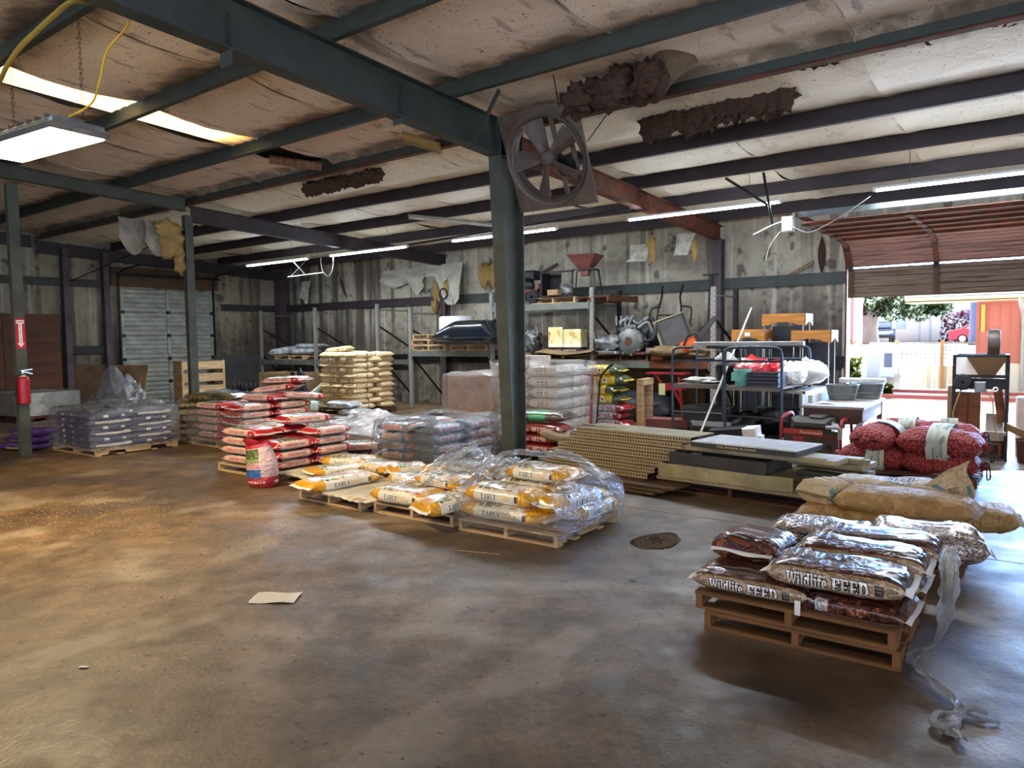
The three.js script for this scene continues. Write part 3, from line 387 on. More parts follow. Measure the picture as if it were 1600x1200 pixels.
    fill(g, '#e9e5df', 0, h * .795, w, 14);
  }),
  navy: bagArt((g, w, h, b) => { fill(g, '#343a62', 0, 0, w, h); speck(g, w, h, 300, ['#2a2f52', '#3e4674', '#4a5280'], 10, 40, rg); both(b, (g, w, h) => { fill(g, '#2f3560', 0, 0, w, h); fill(g, '#d9cdb8', 60, h - 62, w * .8, 40); fill(g, '#e4dccb', w * .42, 50, 130, 70); fill(g, '#d9cdb8', w * .78, 20, 90, 50); }); }, 512, 512),
  navy2: bagArt((g, w, h, b) => { fill(g, '#343a62', 0, 0, w, h); speck(g, w, h, 300, ['#2a2f52', '#3e4674', '#4a5280'], 10, 40, rg); both(b, (g, w, h) => { fill(g, '#2f3560', 0, 0, w, h); fill(g, '#e4dccb', w * .3, h * .3, 60, 40); fill(g, '#d9cdb8', w * .72, h * .36, 44, 34); }); }, 512, 512),
  tan: bagArt((g, w, h, b) => { fill(g, '#e2d0aa', 0, 0, w, h); speck(g, w, h, 400, ['#dcc294', '#ecd9b2', '#d6bb8c'], 6, 26, rg); both(b, (g, w, h) => { text(g, '2', w * .62, h * .5, '900 80px sans-serif', '#2e2721', 80, 'center'); fill(g, '#574a3c', w * .1, 20, 14, h - 40); fill(g, '#3c342a', w * .86, 20, 10, h - 40); }); for (const x of [0, w * .96]) fill(g, '#cdb284', x, 0, w * .04, h); }, 512, 512),
  gold: bagArt((g, w, h, b) => { fill(g, '#d8b312', 0, 0, w, h); speck(g, w, h, 260, ['#e6c62c', '#c19a0c', '#efd75a'], 10, 34, rg); fill(g, '#3c5238', w * .82, 0, w * .18, h); speck(g, w, h, 30, ['#2c2a1c', '#8c2a3c'], 4, 12, rg); both(b, (g, w, h) => { fill(g, '#2b2a20', w * .24, 40, w * .2, 12); fill(g, '#3a3826', w * .24, 62, w * .3, 8); fill(g, '#eee6da', w * .56, 30, 44, 44); fill(g, '#9c2d4a', w * .575, 38, 24, 24); }); }, 512, 512),
  redwhite: bagArt((g, w, h, b) => { fill(g, '#c9ccd0', 0, 0, w, h); both(b, (g, w, h) => { text(g, 'LAYENA', w * .3, h * .5, '900 62px serif', '#a02c30', 230); }); for (const x of [0, w * .8]) fill(g, '#9c1c22', x, 0, w * .2, h); speck(g, w, h, 60, ['#b4b8be', '#e2e4e6'], 12, 36, rg); }, 512, 512),
  maroonb: bagArt((g, w, h, b) => { fill(g, '#8e2424', 0, 0, w, h); both(b, (g, w, h) => { text(g, 'ETM 38188', w * .2, h * .5, '900 60px serif', '#e8d2c4', 300); }); speck(g, w, h, 80, ['#7a1c1c', '#a83430', '#5a5048'], 10, 30, rg); }, 512, 512),
  slate: bagArt((g, w, h, b) => { fill(g, '#5d708c', 0, 0, w, h); both(b, (g, w, h) => { fill(g, '#c6a79b', w * .16, 14, w * .64, h - 40); text(g, 'FARMYARD FEED', w * .24, h * .46, '900 44px serif', '#8a4038', 250); fill(g, '#d9d5ce', 0, h - 18, w, 10); }); b.top((g, w, h) => { speck(g, w, h, 120, ['#9fb0c0', '#c9d3dc', '#5f7080', '#8694a6'], 12, 40, rg); }); fill(g, '#2f4a54', 0, 0, w * .1, h); fill(g, '#d9772a', w * .94, 0, w * .06, h); }, 512, 512),
  lilac: bagArt((g, w, h, b) => { fill(g, '#5f3f86', 0, 0, w, h); speck(g, w, h, 120, ['#54377a', '#6d4a98', '#49306a'], 14, 40, rg); both(b, (g, w, h) => { fill(g, '#d2ac58', w * .25, h * .55, w * .5, h * .3); }); }, 256, 256),
  camo: bagArt((g, w, h, b) => { fill(g, '#5a5a30', 0, 0, w, h); speck(g, w, h, 160, ['#41441f', '#6e6a3c', '#8c5a36', '#33361c', '#7c7444'], 14, 46, rg); }, 512, 512),
  silver: bagArt((g, w, h, b) => { fill(g, '#bfc2c4', 0, 0, w, h); speck(g, w, h, 90, ['#a9adb0', '#d4d6d8', '#97a0a6'], 14, 46, rg); fill(g, '#6e7478', w * .3, 0, 6, h); fill(g, '#8e9498', w * .05, h * .86, w * .2, 16); }, 256, 256),
  white: bagArt((g, w, h, b) => { fill(g, '#dedcd8', 0, 0, w, h); both(b, (g, w, h) => { for (let i = 0; i < 9; i++) fill(g, ['#b86a7c', '#5a5560', '#c07a88'][i % 3], w * .3 + (i % 3) * 64, h * .2 + Math.floor(i / 3) * 24, 24 + rg() * 34, 9); }); b.top((g, w, h) => { for (let i = 0; i < 12; i++) fill(g, '#b86a7c', w * .3 + (i % 4) * 50, h * .2 + Math.floor(i / 4) * 34, 20 + rg() * 26, 14); }); }, 512, 512),
  kraft: bagArt((g, w, h, b) => { fill(g, '#b8945f', 0, 0, w, h); speck(g, w, h, 200, ['#ad8a56', '#c09c68', '#a5824e'], 20, 70, rg); }, 512, 512),
  kraftPrint: bagArt((g, w, h, b) => { fill(g, '#cdb68c', 0, 0, w, h); speck(g, w, h, 160, ['#c2aa80', '#d6c29c'], 20, 70, rg); b.top((g, w, h) => { fill(g, '#cc8a3a', w * .47, 0, 8, h); fill(g, '#cc8a3a', w * .72, 0, 8, h); for (let k = 0; k < 3; k++) text(g, ['FEED', 'SEED', 'MILLS'][k], w * .595, h * (.2 + .3 * k), '900 90px serif', '#3a3128', 220, 'center'); }); b.front((g, w, h) => { fill(g, '#cc8a3a', w * .47, 0, 8, h); fill(g, '#cc8a3a', w * .72, 0, 8, h); text(g, 'SEED MILLS', w * .595, h * .45, '900 60px serif', '#3a3128', 220, 'center'); }); fill(g, '#6f9692', w * .86, h * .56, w * .1, h * .2); fill(g, '#6f9692', w * .03, h * .8, w * .09, h * .16); }),
};
const foilMap = dataTex(512, 512, (u, v) => { const a = fbm(u * 3, v * 22, 4, 3, 22, 12), b = fbm(u * 16, v * 9, 4, 16, 9, 33); return [90, 60 + 120 * a, smooth(.45, .6, b) * 200]; }, false);
const BM = {
  wildlife: foil(ART.wildlife, { roughness: .26, metalness: .25, clearcoat: 1, clearcoatRoughness: .12, bumpScale: .03, bumpMap: rep(T.crinkle, 1, 2) }), early: foil(ART.early, { bumpScale: .016 }), farm: foil(ART.farm, { bumpScale: .012 }), navy: foil(ART.navy, { clearcoat: .5 }), navy2: foil(ART.navy2, { clearcoat: .5 }), tan: std(0xffffff, .8, 0, { map: ART.tan, bumpMap: T.crinkle, bumpScale: .008 }), gold: foil(ART.gold), redwhite: foil(ART.redwhite), maroonb: foil(ART.maroonb), slate: foil(ART.slate, { clearcoat: .8 }), lilac: foil(ART.lilac), camo: foil(ART.camo), silver: foil(ART.silver), white: foil(ART.white, { clearcoat: .3 }),
  kraft: std(0xffffff, .62, 0, { map: ART.kraft, bumpMap: rep(T.crinkle, 1.5), bumpScale: .02 }), kraftPrint: std(0xffffff, .62, 0, { map: ART.kraftPrint, bumpMap: rep(T.crinkle, 1.5), bumpScale: .02 }),
  foilSilver: new THREE.MeshPhysicalMaterial({ color: 0xb9aca4, roughness: .2, metalness: .75, bumpMap: rep(T.crinkle, 1.5, 2.5), bumpScale: .05, clearcoat: 1, clearcoatRoughness: .1 }),
  burlap: std(0xb09a78, .9, 0, { bumpMap: rep(T.crinkle, 3), bumpScale: .02 }),
};
const SEAM = { lilac: std(0x4d3470, .6), navy: std(0x3a3f66, .6), slate: std(0x4a5560, .6), gold: std(0xc9a52a, .5), tan: std(0xb79c70, .8), maroonb: std(0x7a2020, .6), camo: std(0x4a4a28, .7), burlap: std(0x94805f, .9), foilSilver: std(0x8a7a70, .4, .5), redwhite: std(0x8a1c22, .5), wildlife: M.white, early: M.white, farm: std(0xd8d3cc, .6), kraft: M.cardboard, kraftPrint: M.cardboard };
const KIND = { // L, W, H and shape
  wildlife: [.68, .42, .165, { pleat: .016, lump: .01, n: 3.2 }], early: [.74, .42, .15, { pleat: .014, lump: .01 }], farm: [.76, .44, .13, { pleat: .012, lump: .008, n: 3 }], navy: [.7, .46, .13, { n: 3 }], tan: [.6, .4, .13, { n: 3.2, ns: 18, nr: 24, lump: .012, pw: 9, tip: .55, neck: .1 }], gold: [.72, .44, .17, { lump: .014 }], redwhite: [.66, .42, .14, {}], maroonb: [.72, .44, .14, {}], slate: [.74, .44, .15, {}], lilac: [.72, .42, .13, {}], camo: [.95, .5, .15, {}], silver: [.7, .42, .15, {}], white: [.62, .42, .17, { n: 3 }], kraft: [.92, .46, .21, { pleat: .02, lump: .016 }], kraftPrint: [.86, .46, .2, { pleat: .02, lump: .02 }], foilSilver: [.66, .44, .16, { pleat: .022, lump: .014 }], burlap: [.8, .46, .13, { lump: .02 }],
};
const BG = {};
function bag(kind, x, y, z, turn, label, group, o = {}) { // y is the underside
  const [L, W, H, s] = KIND[kind], v = o.v ?? Math.floor(rnd() * 3), key = kind + v + (o.sag ?? 0);
  const G = BG[key] ??= { b: bagGeo(L, W, H, v * 13.7 + L * 10, { ...s, sag: o.sag ?? 0 }), e: seamGeo(L, W, H, o.sag ?? 0, .035, v) };
  const t = thing(o.name ?? 'feed_sack', label, o.cat ?? 'sack', [x, y + H / 2 * (o.sy ?? 1), z], turn, group);
  if (o.rx || o.rz) { t.rotation.order = 'YXZ'; t.rotation.x = o.rx ?? 0; t.rotation.z = o.rz ?? 0; }
  if (o.sx || o.sy || o.sz) t.scale.set(o.sx ?? 1, o.sy ?? 1, o.sz ?? 1);
  part('sack_body', G.b, o.m ?? BM[kind], t); for (const e of G.e) part('end_seam', e, SEAM[kind] ?? M.whiteDirty, t);
  return t;
}
// ---------------------------------------------------------------- goods on pallets
const PH = .105;                                   // pallet height
const ORD = ['lowest', 'second', 'third', 'fourth', 'fifth', 'sixth', 'seventh', 'eighth', 'ninth', 'tenth', 'eleventh', 'twelfth'];
BM.wildPlain = foil(canvasTex(512, 512, (g, w, h) => { fill(g, '#4e2113', 0, 0, w, h); speck(g, w, h, 160, ['#6b3018', '#3a170d', '#7e4420'], 10, 40, rg); fill(g, '#d6d2ca', 0, h * .96, w, 20); fill(g, '#c9c2b8', w * .22, h * .82, 60, 60); }), { roughness: .24, metalness: .25, clearcoat: 1, clearcoatRoughness: .12, bumpScale: .035 });
// wildlife feed on two stacked pallets, right foreground
pallet(1.02, 1.1, [-1.09, 0, -4.53], .02, 'lower of the two stacked pallets under the wildlife feed sacks', 'pallets under the wildlife feed', M.palletBrown, .1);
pallet(1.06, 1.12, [-1.12, .101, -4.55], .0, 'upper of the two stacked pallets under the wildlife feed sacks', 'pallets under the wildlife feed', M.palletBrown, .1);
{
  const y0 = .203, g = 'wildlife feed sacks on the right front pallet';
  bag('wildlife', -1.36, y0, -4.2, .03, 'wildlife feed sack with bold lettering, lowest at the front left corner of the pallet', g, { v: 0, sx: .98, sy: .8, sz: .95 });
  bag('wildlife', -.83, y0 - .02, -4.24, -.03, 'reversed brown wildlife feed sack under the front lettered one, at the pallet corner', g, { m: BM.wildPlain, v: 1, sx: .84, sy: .72 });
  bag('wildlife', -1.32, y0, -4.64, 1.57, 'brown wildlife feed sack lying under the crumpled one on the left', g, { v: 2, sx: 1, sy: .8 });
  bag('wildlife', -.85, y0, -4.7, 0, 'brown wildlife feed sack in the bottom tier behind the corner sack', g, { v: 0, sx: .9, sy: .8 });
  bag('wildlife', -.91, y0 + .105, -4.22, .02, 'front lettered wildlife feed sack in the upper tier, shiny brown top', g, { v: 1, sx: 1.04, sy: .95 });
  bag('wildlife', -.87, y0 + .118, -4.57, .04, 'middle of the three parallel upper wildlife feed sacks', g, { v: 2, sx: 1.03, sz: .86 });
  bag('wildlife', -.84, y0 + .125, -4.89, .06, 'rearmost of the three parallel upper wildlife feed sacks', g, { v: 0, sx: 1.03, sz: .86 });
  bag('wildlife', -1.47, y0 + .1, -4.5, 1.5, 'crumpled wildlife feed sack with its pleated end to the front, upper left', g, { m: BM.wildPlain, v: 1, sx: .62, sz: .98, sy: 1.05 });
  bag('foilSilver', -1.22, y0 + .07, -5.2, .1, 'silvery brown sack at the rear left of the wildlife pallet, pale band', g, { v: 0, sx: 1.02 });
  bag('foilSilver', -.62, y0 + .07, -5.22, .25, 'big silvery sack at the rear right of the wildlife pallet, under the brown paper sack', g, { v: 2, sx: .98, sy: 1.35, sz: 1.0 });
  one('white_strap', 'white plastic strap strip lying between the wildlife feed sacks', 'strap', [sheet(10, 1, (u, v) => [-1.2 + .16 * u, .425 + .03 * Math.sin(u * 3), -4.75 + .05 * v + .04 * u], .003), sheet(14, 1, (u, v) => [-.56 + .01 * Math.sin(u * 9), .39 - .05 * Math.sin(u * 3.1) , -4.05 - u * .82 + 0 * v].map((q, i) => i === 1 ? q + .022 * v : q), .003), sheet(5, 1, (u, v) => [-1.08 + .03 * v, .27 - .08 * u, -3.965], .003)], M.white);
  // torn stretch film hanging off the corner and trailing over the floor
  const pts = [[-.45, .46, -4.75], [-.41, .4, -4.45], [-.4, .28, -4.24], [-.44, .12, -4.18], [-.52, .04, -4.18], [-.54, .035, -4.08], [-.46, .035, -3.96], [-.35, .035, -3.82], [-.29, .03, -3.66], [-.31, .03, -3.52], [-.26, .03, -3.4]].map(V), c = new THREE.CatmullRomCurve3(pts), W = [.09, .1, .08, .055, .055, .05, .045, .04, .045, .055, .045];
  one('plastic_wrap_tail', 'torn clear plastic film trailing from the wildlife pallet across the floor', 'plastic wrap', [sheet(90, 8, (u, v) => { const p = c.getPoint(u), q = u * 10, i = Math.min(9, Math.floor(q)), w = lerp(W[i], W[i + 1], q - i), a = v * 5.2 + u * 6, s = Math.sin(a) * .5; const t = c.getTangent(u), nx = new THREE.Vector3(-t.z, 0, t.x).normalize(); const k = (v - .5) * w + .01 * n3(u * 40, v * 6, 3); return [p.x + nx.x * k, Math.max(.006, p.y + .35 * w * s * (1 - .3 * u) + .012 * n3(u * 50, v * 9, 8)), p.z + nx.z * k]; }, .002), tube([[-.3, .02, -3.62], [-.36, .03, -3.58], [-.37, .025, -3.5], [-.32, .03, -3.47], [-.28, .03, -3.53]], .018, 30, 7), tube([[-.3, .02, -3.66], [-.24, .03, -3.72], [-.19, .02, -3.74]], .014, 20, 6), tube([[-.27, .02, -3.68], [-.2, .02, -3.66], [-.14, .01, -3.69]], .007, 16, 5)], M.filmRope);
}
// brown paper sacks
pallet(1.05, .9, [-.98, 0, -6.3], 0, 'lower pallet hidden under the brown paper sacks', 'pallets under the paper sacks', M.palletOld, .1);
pallet(1.05, .9, [-.98, .101, -6.3], 0, 'upper pallet hidden under the brown paper sacks', 'pallets under the paper sacks', M.palletOld, .1);
{
  const g = 'brown paper sacks behind the wildlife feed', y = .203;
  bag('kraft', -1.15, y, -6.05, .06, 'brown paper sack lowest on the left, end poking out beside the metal trays', g, { v: 0, sy: .8 });
  bag('kraft', -.62, y, -6.5, .1, 'brown paper sack lowest on the right rear, rounded end towards the door', g, { v: 1, sy: .9 });
  bag('kraft', -.86, y + .12, -6.08, -.06, 'long smooth brown paper sack lying on top at the front of the paper sacks', g, { v: 2, sx: 1.02, sy: .95 });
  bag('kraftPrint', -1.02, y + .17, -6.42, -.02, 'half empty printed paper sack with orange border lines and folded mouth', g, { v: 0, sx: 1.02, sy: .85 });
  bag('kraftPrint', -1.4, y + .13, -6.2, 1.05, 'paper sack with a grey-green patch and folded end over the tray corner', g, { v: 1, sx: .52, sy: 1.0, sz: .8 });
  one('paper_sack_mouth', 'open upright mouth of a printed paper sack with a grey-green patch', 'sack', sheet(12, 10, (u, v) => [-.77 + .3 * u + .03 * Math.sin(v * 6), .4 + v * (.13 + .22 * u) + .01 * n3(u * 9, v * 9, 1), -6.3 + .05 * Math.sin(u * 5 + v * 2) - .05 * v], .012), BM.kraftPrint);
}
// red net sacks
{
  const net = dataTex(512, 512, (u, v) => { let d = 9; const X = u * 26, Y2 = v * 26, xi = Math.floor(X), yi = Math.floor(Y2); for (let a = -1; a < 2; a++) for (let b = -1; b < 2; b++) { const cx = xi + a, cy = yi + b, h1 = PERM[(PERM[((cx % 26) + 26) % 26] + ((cy % 26) + 26) % 26) & 255] / 255, h2 = PERM[(PERM[((cy % 26) + 26) % 26 + 30] + ((cx % 26) + 26) % 26) & 255] / 255; d = Math.min(d, Math.hypot(cx + .2 + .6 * h1 - X, cy + .2 + .6 * h2 - Y2)); } const n = vn(u * 150, v * 150, 150, 150, 3); return mixc(mixc([176, 78, 62], [96, 20, 26], smooth(.1, .7, d)), [150, 32, 38], n > .6 ? .6 : 0); });
  const nb = dataTex(256, 256, (u, v) => { let d = 9; const X = u * 26, Y2 = v * 26, xi = Math.floor(X), yi = Math.floor(Y2); for (let a = -1; a < 2; a++) for (let b = -1; b < 2; b++) { const cx = xi + a, cy = yi + b, h1 = PERM[(PERM[((cx % 26) + 26) % 26] + ((cy % 26) + 26) % 26) & 255] / 255, h2 = PERM[(PERM[((cy % 26) + 26) % 26 + 30] + ((cx % 26) + 26) % 26) & 255] / 255; d = Math.min(d, Math.hypot(cx + .2 + .6 * h1 - X, cy + .2 + .6 * h2 - Y2)); } return clamp(1 - d, 0, 1); }, false);
  const nm = std(0xffffff, .7, 0, { map: net, bumpMap: nb, bumpScale: .02 }), lm = std(0xd9d8d0, .6, 0, { map: canvasTex(256, 256, (g, w, h) => { fill(g, '#d6d6cc', 0, 0, w, h); speck(g, w, h, 26, ['#b9c4be', '#c7ccc4', '#8fa39a'], 8, 40, rg); speck(g, w, h, 5, ['#4a4a44'], 5, 9, rg); }) });
  const L = .8, W = .46, H = .31, bg = bagGeo(L, W, H, 5, { n: 2.3, lump: .02, pleat: .02, pw: 3.6, neck: .3, tip: .25 }), lab = (() => { return grid(6, 40, (u, v) => { const th = (v * 1.25 - .3) * Math.PI; const s = (u - .5) * .2 + .02, hf = Math.pow(1 - Math.pow(Math.abs(s) * 2 / L, 3.6), .55); return [s, Math.sign(Math.sin(th)) * Math.pow(Math.abs(Math.sin(th)), .87) * (H / 2 * hf + .036), Math.sign(Math.cos(th)) * Math.pow(Math.abs(Math.cos(th)), .87) * (W / 2 + .036)]; }); })();
  lm.side = THREE.DoubleSide;
  pallet(1.4, .9, [-1.32, 0, -9.7], 0, 'pallet hidden under the red net sacks', null, M.palletOld, .1);
  const S = (x, y, z, t, label, s = 1, band = 0) => { const o = thing('net_sack', label, 'net sack', [x, y, z], t, 'red net sacks of bulbs near the open door'); o.scale.setScalar(s); part('sack_body', bg, nm, o); const b = part('white_band', lab, lm, o); b.rotation.x = band; const nk = part('tied_neck', [blob(.05, .05, .05, .3, 3, 4, 2).translate(L / 2 + .02, -.01, 0), blob(.05, .05, .05, .3, 3, 6, 2).translate(-L / 2 - .02, -.01, 0)], nm, o); part('black_tie', [tube([[L / 2 + .02, .04, 0], [L / 2 + .07, .02, .02], [L / 2 + .09, -.12, .03], [L / 2 + .06, -.16, .02], [L / 2 + .05, -.05, 0]], .008, 20, 5)], M.black, nk); return o; };
  S(-1.68, .23, -9.55, .05, 'red net sack low on the left with white band and black strap');
  S(-1.0, .23, -9.5, -.03, 'red net sack low on the right under the banded one', 1, 2);
  S(-1.5, .23, -9.95, 0, 'red net sack low at the rear of the pile', 1, 2);
  S(-1.66, .46, -9.62, 1.4, 'red net sack on top at the left, gathered end to the front', 1.05);
  S(-1.0, .45, -9.5, -.12, 'red net sack on top at the right with a wide white printed band', 1.08, .25);
  S(-1.42, .5, -10.05, .02, 'red net sack on top at the rear left, only its upper side showing', .95);
  S(-1.0, .5, -10.0, .2, 'red net sack on top at the rear right, behind the banded one', .9, 2);
}
// early bird sacks on three low pallets
pallet(1.04, 1.05, [-3.7, 0, -5.34], .02, 'right pallet of the early bird row, notched side showing', 'pallets of the early bird row', M.pallet, PH);
pallet(1.04, 1.05, [-4.83, 0, -5.36], .01, 'middle pallet of the early bird row, buried under white and yellow sacks', 'pallets of the early bird row', M.pallet, PH);
pallet(.98, 1.05, [-5.98, 0, -5.32], .0, 'left pallet of the early bird row with a bare paper sheet on its right half', 'pallets of the early bird row', M.pallet, PH);
pallet(1.0, 1.05, [-7.0, 0, -5.78], .0, 'pallet with a pale slip sheet beside the upright red and blue sack', 'pallets of the early bird row', M.pallet, PH);
const slip = std(0xf4ead4, .75, 0, { map: rep(T.grime, .6), side: THREE.DoubleSide });
const slipSheet = (x, z, w, d, label, seed) => one('slip_sheet', label, 'paper sheet', sheet(24, 14, (u, v) => [x + (u - .5) * w, PH + .008 + .006 * Math.sin(u * 44) + .012 * n3(u * 3 + seed, v * 3, 2) * (v > .9 ? 2 : 1), z + (v - .5) * d + .02 * n3(u * 6, seed, 1)], .003), slip);
slipSheet(-5.72, -5.3, .75, 1.1, 'ribbed pale paper sheet on the early bird pallet between the yellow-ended sacks', 2);
slipSheet(-7.0, -5.75, 1.0, 1.08, 'pale paper sheet on the pallet left of the early bird sacks', 7);
{
  const g = 'early bird sacks', y = PH + .004, H = .15;
  bag('early', -6.22, y, -5.12, 1.45, 'early bird sack lying alone on the left pallet, yellow end to the front', g, { v: 0, sx: 1.22, sy: .9 });
  bag('early', -6.85, y + .012, -5.62, 1.25, 'early bird sack on the slip sheet behind the lone yellow-ended one', g, { v: 1, sx: .95, sy: .62 });
  bag('early', -7.05, y + .012, -6.05, .35, 'early bird sack at the back of the slip sheet pallet, yellow left end', g, { v: 2, sx: .95, sy: .9 });
  bag('early', -6.45, y, -6.0, -.25, 'early bird sack farthest back behind the paper sheet, slumped', g, { v: 0, sx: 1, sy: .9 });
  bag('early', -5.95, y + .02, -5.92, 1.0, 'early bird sack standing its creased end up beside the paper sheet', g, { v: 1, sx: .6, sy: 1 });
  bag('early', -5.5, y + .01, -5.62, -.35, 'early bird sack with dark lettering behind the right end of the paper sheet', g, { v: 2, sx: .95, sy: .85 });
  bag('early', -4.98, y, -5.0, -.03, 'long early bird sack along the front of the middle pallet, yellow left end', g, { v: 0, sx: 1.08, sy: 1.05 });
  bag('early', -4.42, y + .03, -4.95, 1.2, 'early bird sack drooping its yellow end over the front of the middle pallet', g, { v: 1, sx: .9, rx: 0, rz: .14 });
  bag('early', -5.02, y, -5.5, .03, 'early bird sack in the middle of the middle pallet', g, { v: 2, sx: 1, sy: .95 });
  bag('early', -4.5, y, -5.55, 1.5, 'early bird sack turned crosswise on the middle pallet', g, { v: 0, sx: .95 });
  bag('early', -4.75, y + .14, -5.3, -.15, 'early bird sack tilted on the middle pallet with a strip of film over it', g, { v: 1, sx: .9, sy: .85 });
  bag('early', -4.72, y + .16, -5.72, .0, 'early bird sack highest at the rear of the middle pallet', g, { v: 2, sx: 1.0, sy: 1 });
  bag('early', -5.1, y + .13, -5.8, .2, 'early bird sack at the rear left of the middle pallet, second tier', g, { v: 0, sx: .9, sy: .9 });
  // right pallet
  bag('early', -3.76, y + .01, -5.02, .0, 'lowest front early bird sack on the right pallet, under the film edge', g, { v: 0, sx: 1.2, sy: .95 });
  bag('early', -3.9, y, -5.42, .0, 'lowest middle early bird sack on the right pallet', g, { v: 1, sx: 1.0 });
  bag('early', -3.34, y, -5.5, 1.57, 'lowest crosswise early bird sack on the right pallet', g, { v: 2, sx: .95, sz: .9 });
  bag('early', -3.84, y + .14, -5.08, -.02, 'second tier front early bird sack on the right pallet, colourful top', g, { v: 2, sx: 1.04, sy: 1.0 });
  bag('early', -3.33, y + .12, -5.3, 1.45, 'second tier crosswise early bird sack on the right pallet, yellow streaks under film', g, { v: 0, sx: 1.0, sz: .8 });
  bag('early', -3.84, y + .14, -5.5, .05, 'second tier rear early bird sack on the right pallet', g, { v: 1, sx: .95 });
  bag('early', -3.74, y + .28, -5.5, -.05, 'topmost early bird sack on the right pallet, yellow right end', g, { v: 1, sx: .95, sy: .95 });
}
// film round the right early bird pallet: up the sides, curling over the top
function filmRing(x, z, w, d, y0, y1, over, seed, dens = 1) { // over(a): how far the film reaches in over the top, a in 0..1 round the pallet from the front left, front, right, back, left
  const per = 2 * (w + d);
  const pt = (a) => { let s = a * per; if (s < w) return [x - w / 2 + s, z + d / 2, 0, 1]; s -= w; if (s < d) return [x + w / 2, z + d / 2 - s, 1, 0]; s -= d; if (s < w) return [x + w / 2 - s, z - d / 2, 0, -1]; s -= w; return [x - w / 2, z - d / 2 + s, -1, 0]; };
  return grid(140, 26, (u, v) => {
    const a = u % 1, [px, pz, nx, nz] = pt(a), ov = over(a), side = y1(a) - y0, total = side + Math.abs(ov), s = v * total;
    let out = .02 + .012 * n3(a * 40 + seed, s * 6, 1) + .012 * n3(a * 16 + s * 24, s * 5 - a * 20, seed), y, inn = 0;
    if (s < side) { y = y0 + s; const r = clamp((s - side + .06) / .06, 0, 1); inn = .04 * r * r; } else { inn = .04 + (s - side); y = y1(a) + .025 + .02 * n3(a * 20, s * 7, seed + 4) + .03 * clamp((s - side) / .2, 0, 1) - .02 * Math.max(0, (s - side) - .2); }
    return [px + nx * (out - inn), y, pz + nz * (out - inn)];
  }, (u, v) => [u * 6, v * 1.2]);
}
const wrapOn = (label, geo, m) => one('plastic_wrap', label, 'plastic wrap', geo, m);
wrapOn('clear film wrapped round the right early bird pallet and curling over its far corner', [filmRing(-3.7, -5.36, 1.1, 1.1, .06, (a) => .25 + .14 * smooth(.22, .34, a) * smooth(1.0, .72, a) + .05 * Math.sin(a * 25), (a) => .02 + .26 * smooth(.2, .36, a) * smooth(.98, .7, a), 3), tube(Array.from({ length: 22 }, (_, i) => { const t = i / 21; return [-4.22 + .02 * Math.sin(i * 2) + .42 * t * t, .3 + .33 * Math.sin(Math.min(1, t * 1.15) * 2.0), -4.86 - .85 * t]; }), .03, 70, 8), tube(Array.from({ length: 20 }, (_, i) => { const t = i / 19; return [-3.8 + .68 * t, .6 - .16 * t * t, -5.75 + .24 * t * t]; }), .04, 60, 8)], M.film);
wrapOn('crumpled clear film thrown over the middle early bird pallet, drawn up into a peak', [sheet(40, 26, (u, v) => { const x = -5.2 + .95 * u, z = -5.05 - .95 * v, pk = Math.exp(-(((u - .32) / .16) ** 2 + ((v - .72) / .3) ** 2)); return [x, .36 + .09 * smooth(.25, .8, v) - .22 * smooth(.5, .0, u + v * .35) + .13 * pk + .03 * n3(u * 10, v * 10, 5) + .02 * n3(u * 26, v * 22, 2), z]; }, .002), tube([[-5.35, .2, -5.2], [-5.2, .27, -5.32], [-5.08, .42, -5.5], [-4.98, .55, -5.72], [-4.85, .56, -5.85]], .045, 50, 8)], M.film);
// farmyard feed, front pile
pallet(1.35, 1.15, [-8.18, 0, -5.86], 0, 'pallet under the front pile of red-ended farmyard feed sacks', null, M.pallet, PH);
{
  const g = 'farmyard feed sacks in the front pile';
  for (let k = 0; k < 4; k++) {
    const y = PH + .004 + .118 * k, o = ORD[k], j = () => rr(-.03, .03);
    const top = k === 3;
    for (const [i, z] of [[0, -5.58], [1, -6.14]]) if (!(top && i === 0)) bag('farm', -7.74 + j() * .6 + (i ? .03 : 0), y, z, Math.PI / 2 + j(), `farmyard feed sack, ${o} tier of the front pile, ${i ? 'rear' : 'front'} one of the right side`, g, { v: (k + i) % 3, sx: .74, sy: .95 });
    bag('farm', -8.42 + j(), y, -5.52, j(), `farmyard feed sack, ${o} tier of the front pile, facing the bare floor on the left`, g, { v: k % 3, sx: .98, sy: .95 });
    if (k > 1) bag('farm', -8.42 + j(), y, -5.98, j(), `farmyard feed sack, ${o} tier of the front pile, behind the left front one`, g, { v: (k + 1) % 3, sx: .98, sy: .95 });
  }
  bag('farm', -8.1, PH + .49, -6.1, 1.4, 'farmyard feed sack loose on top of the front pile, rear', g, { v: 1, sx: .9 });
}
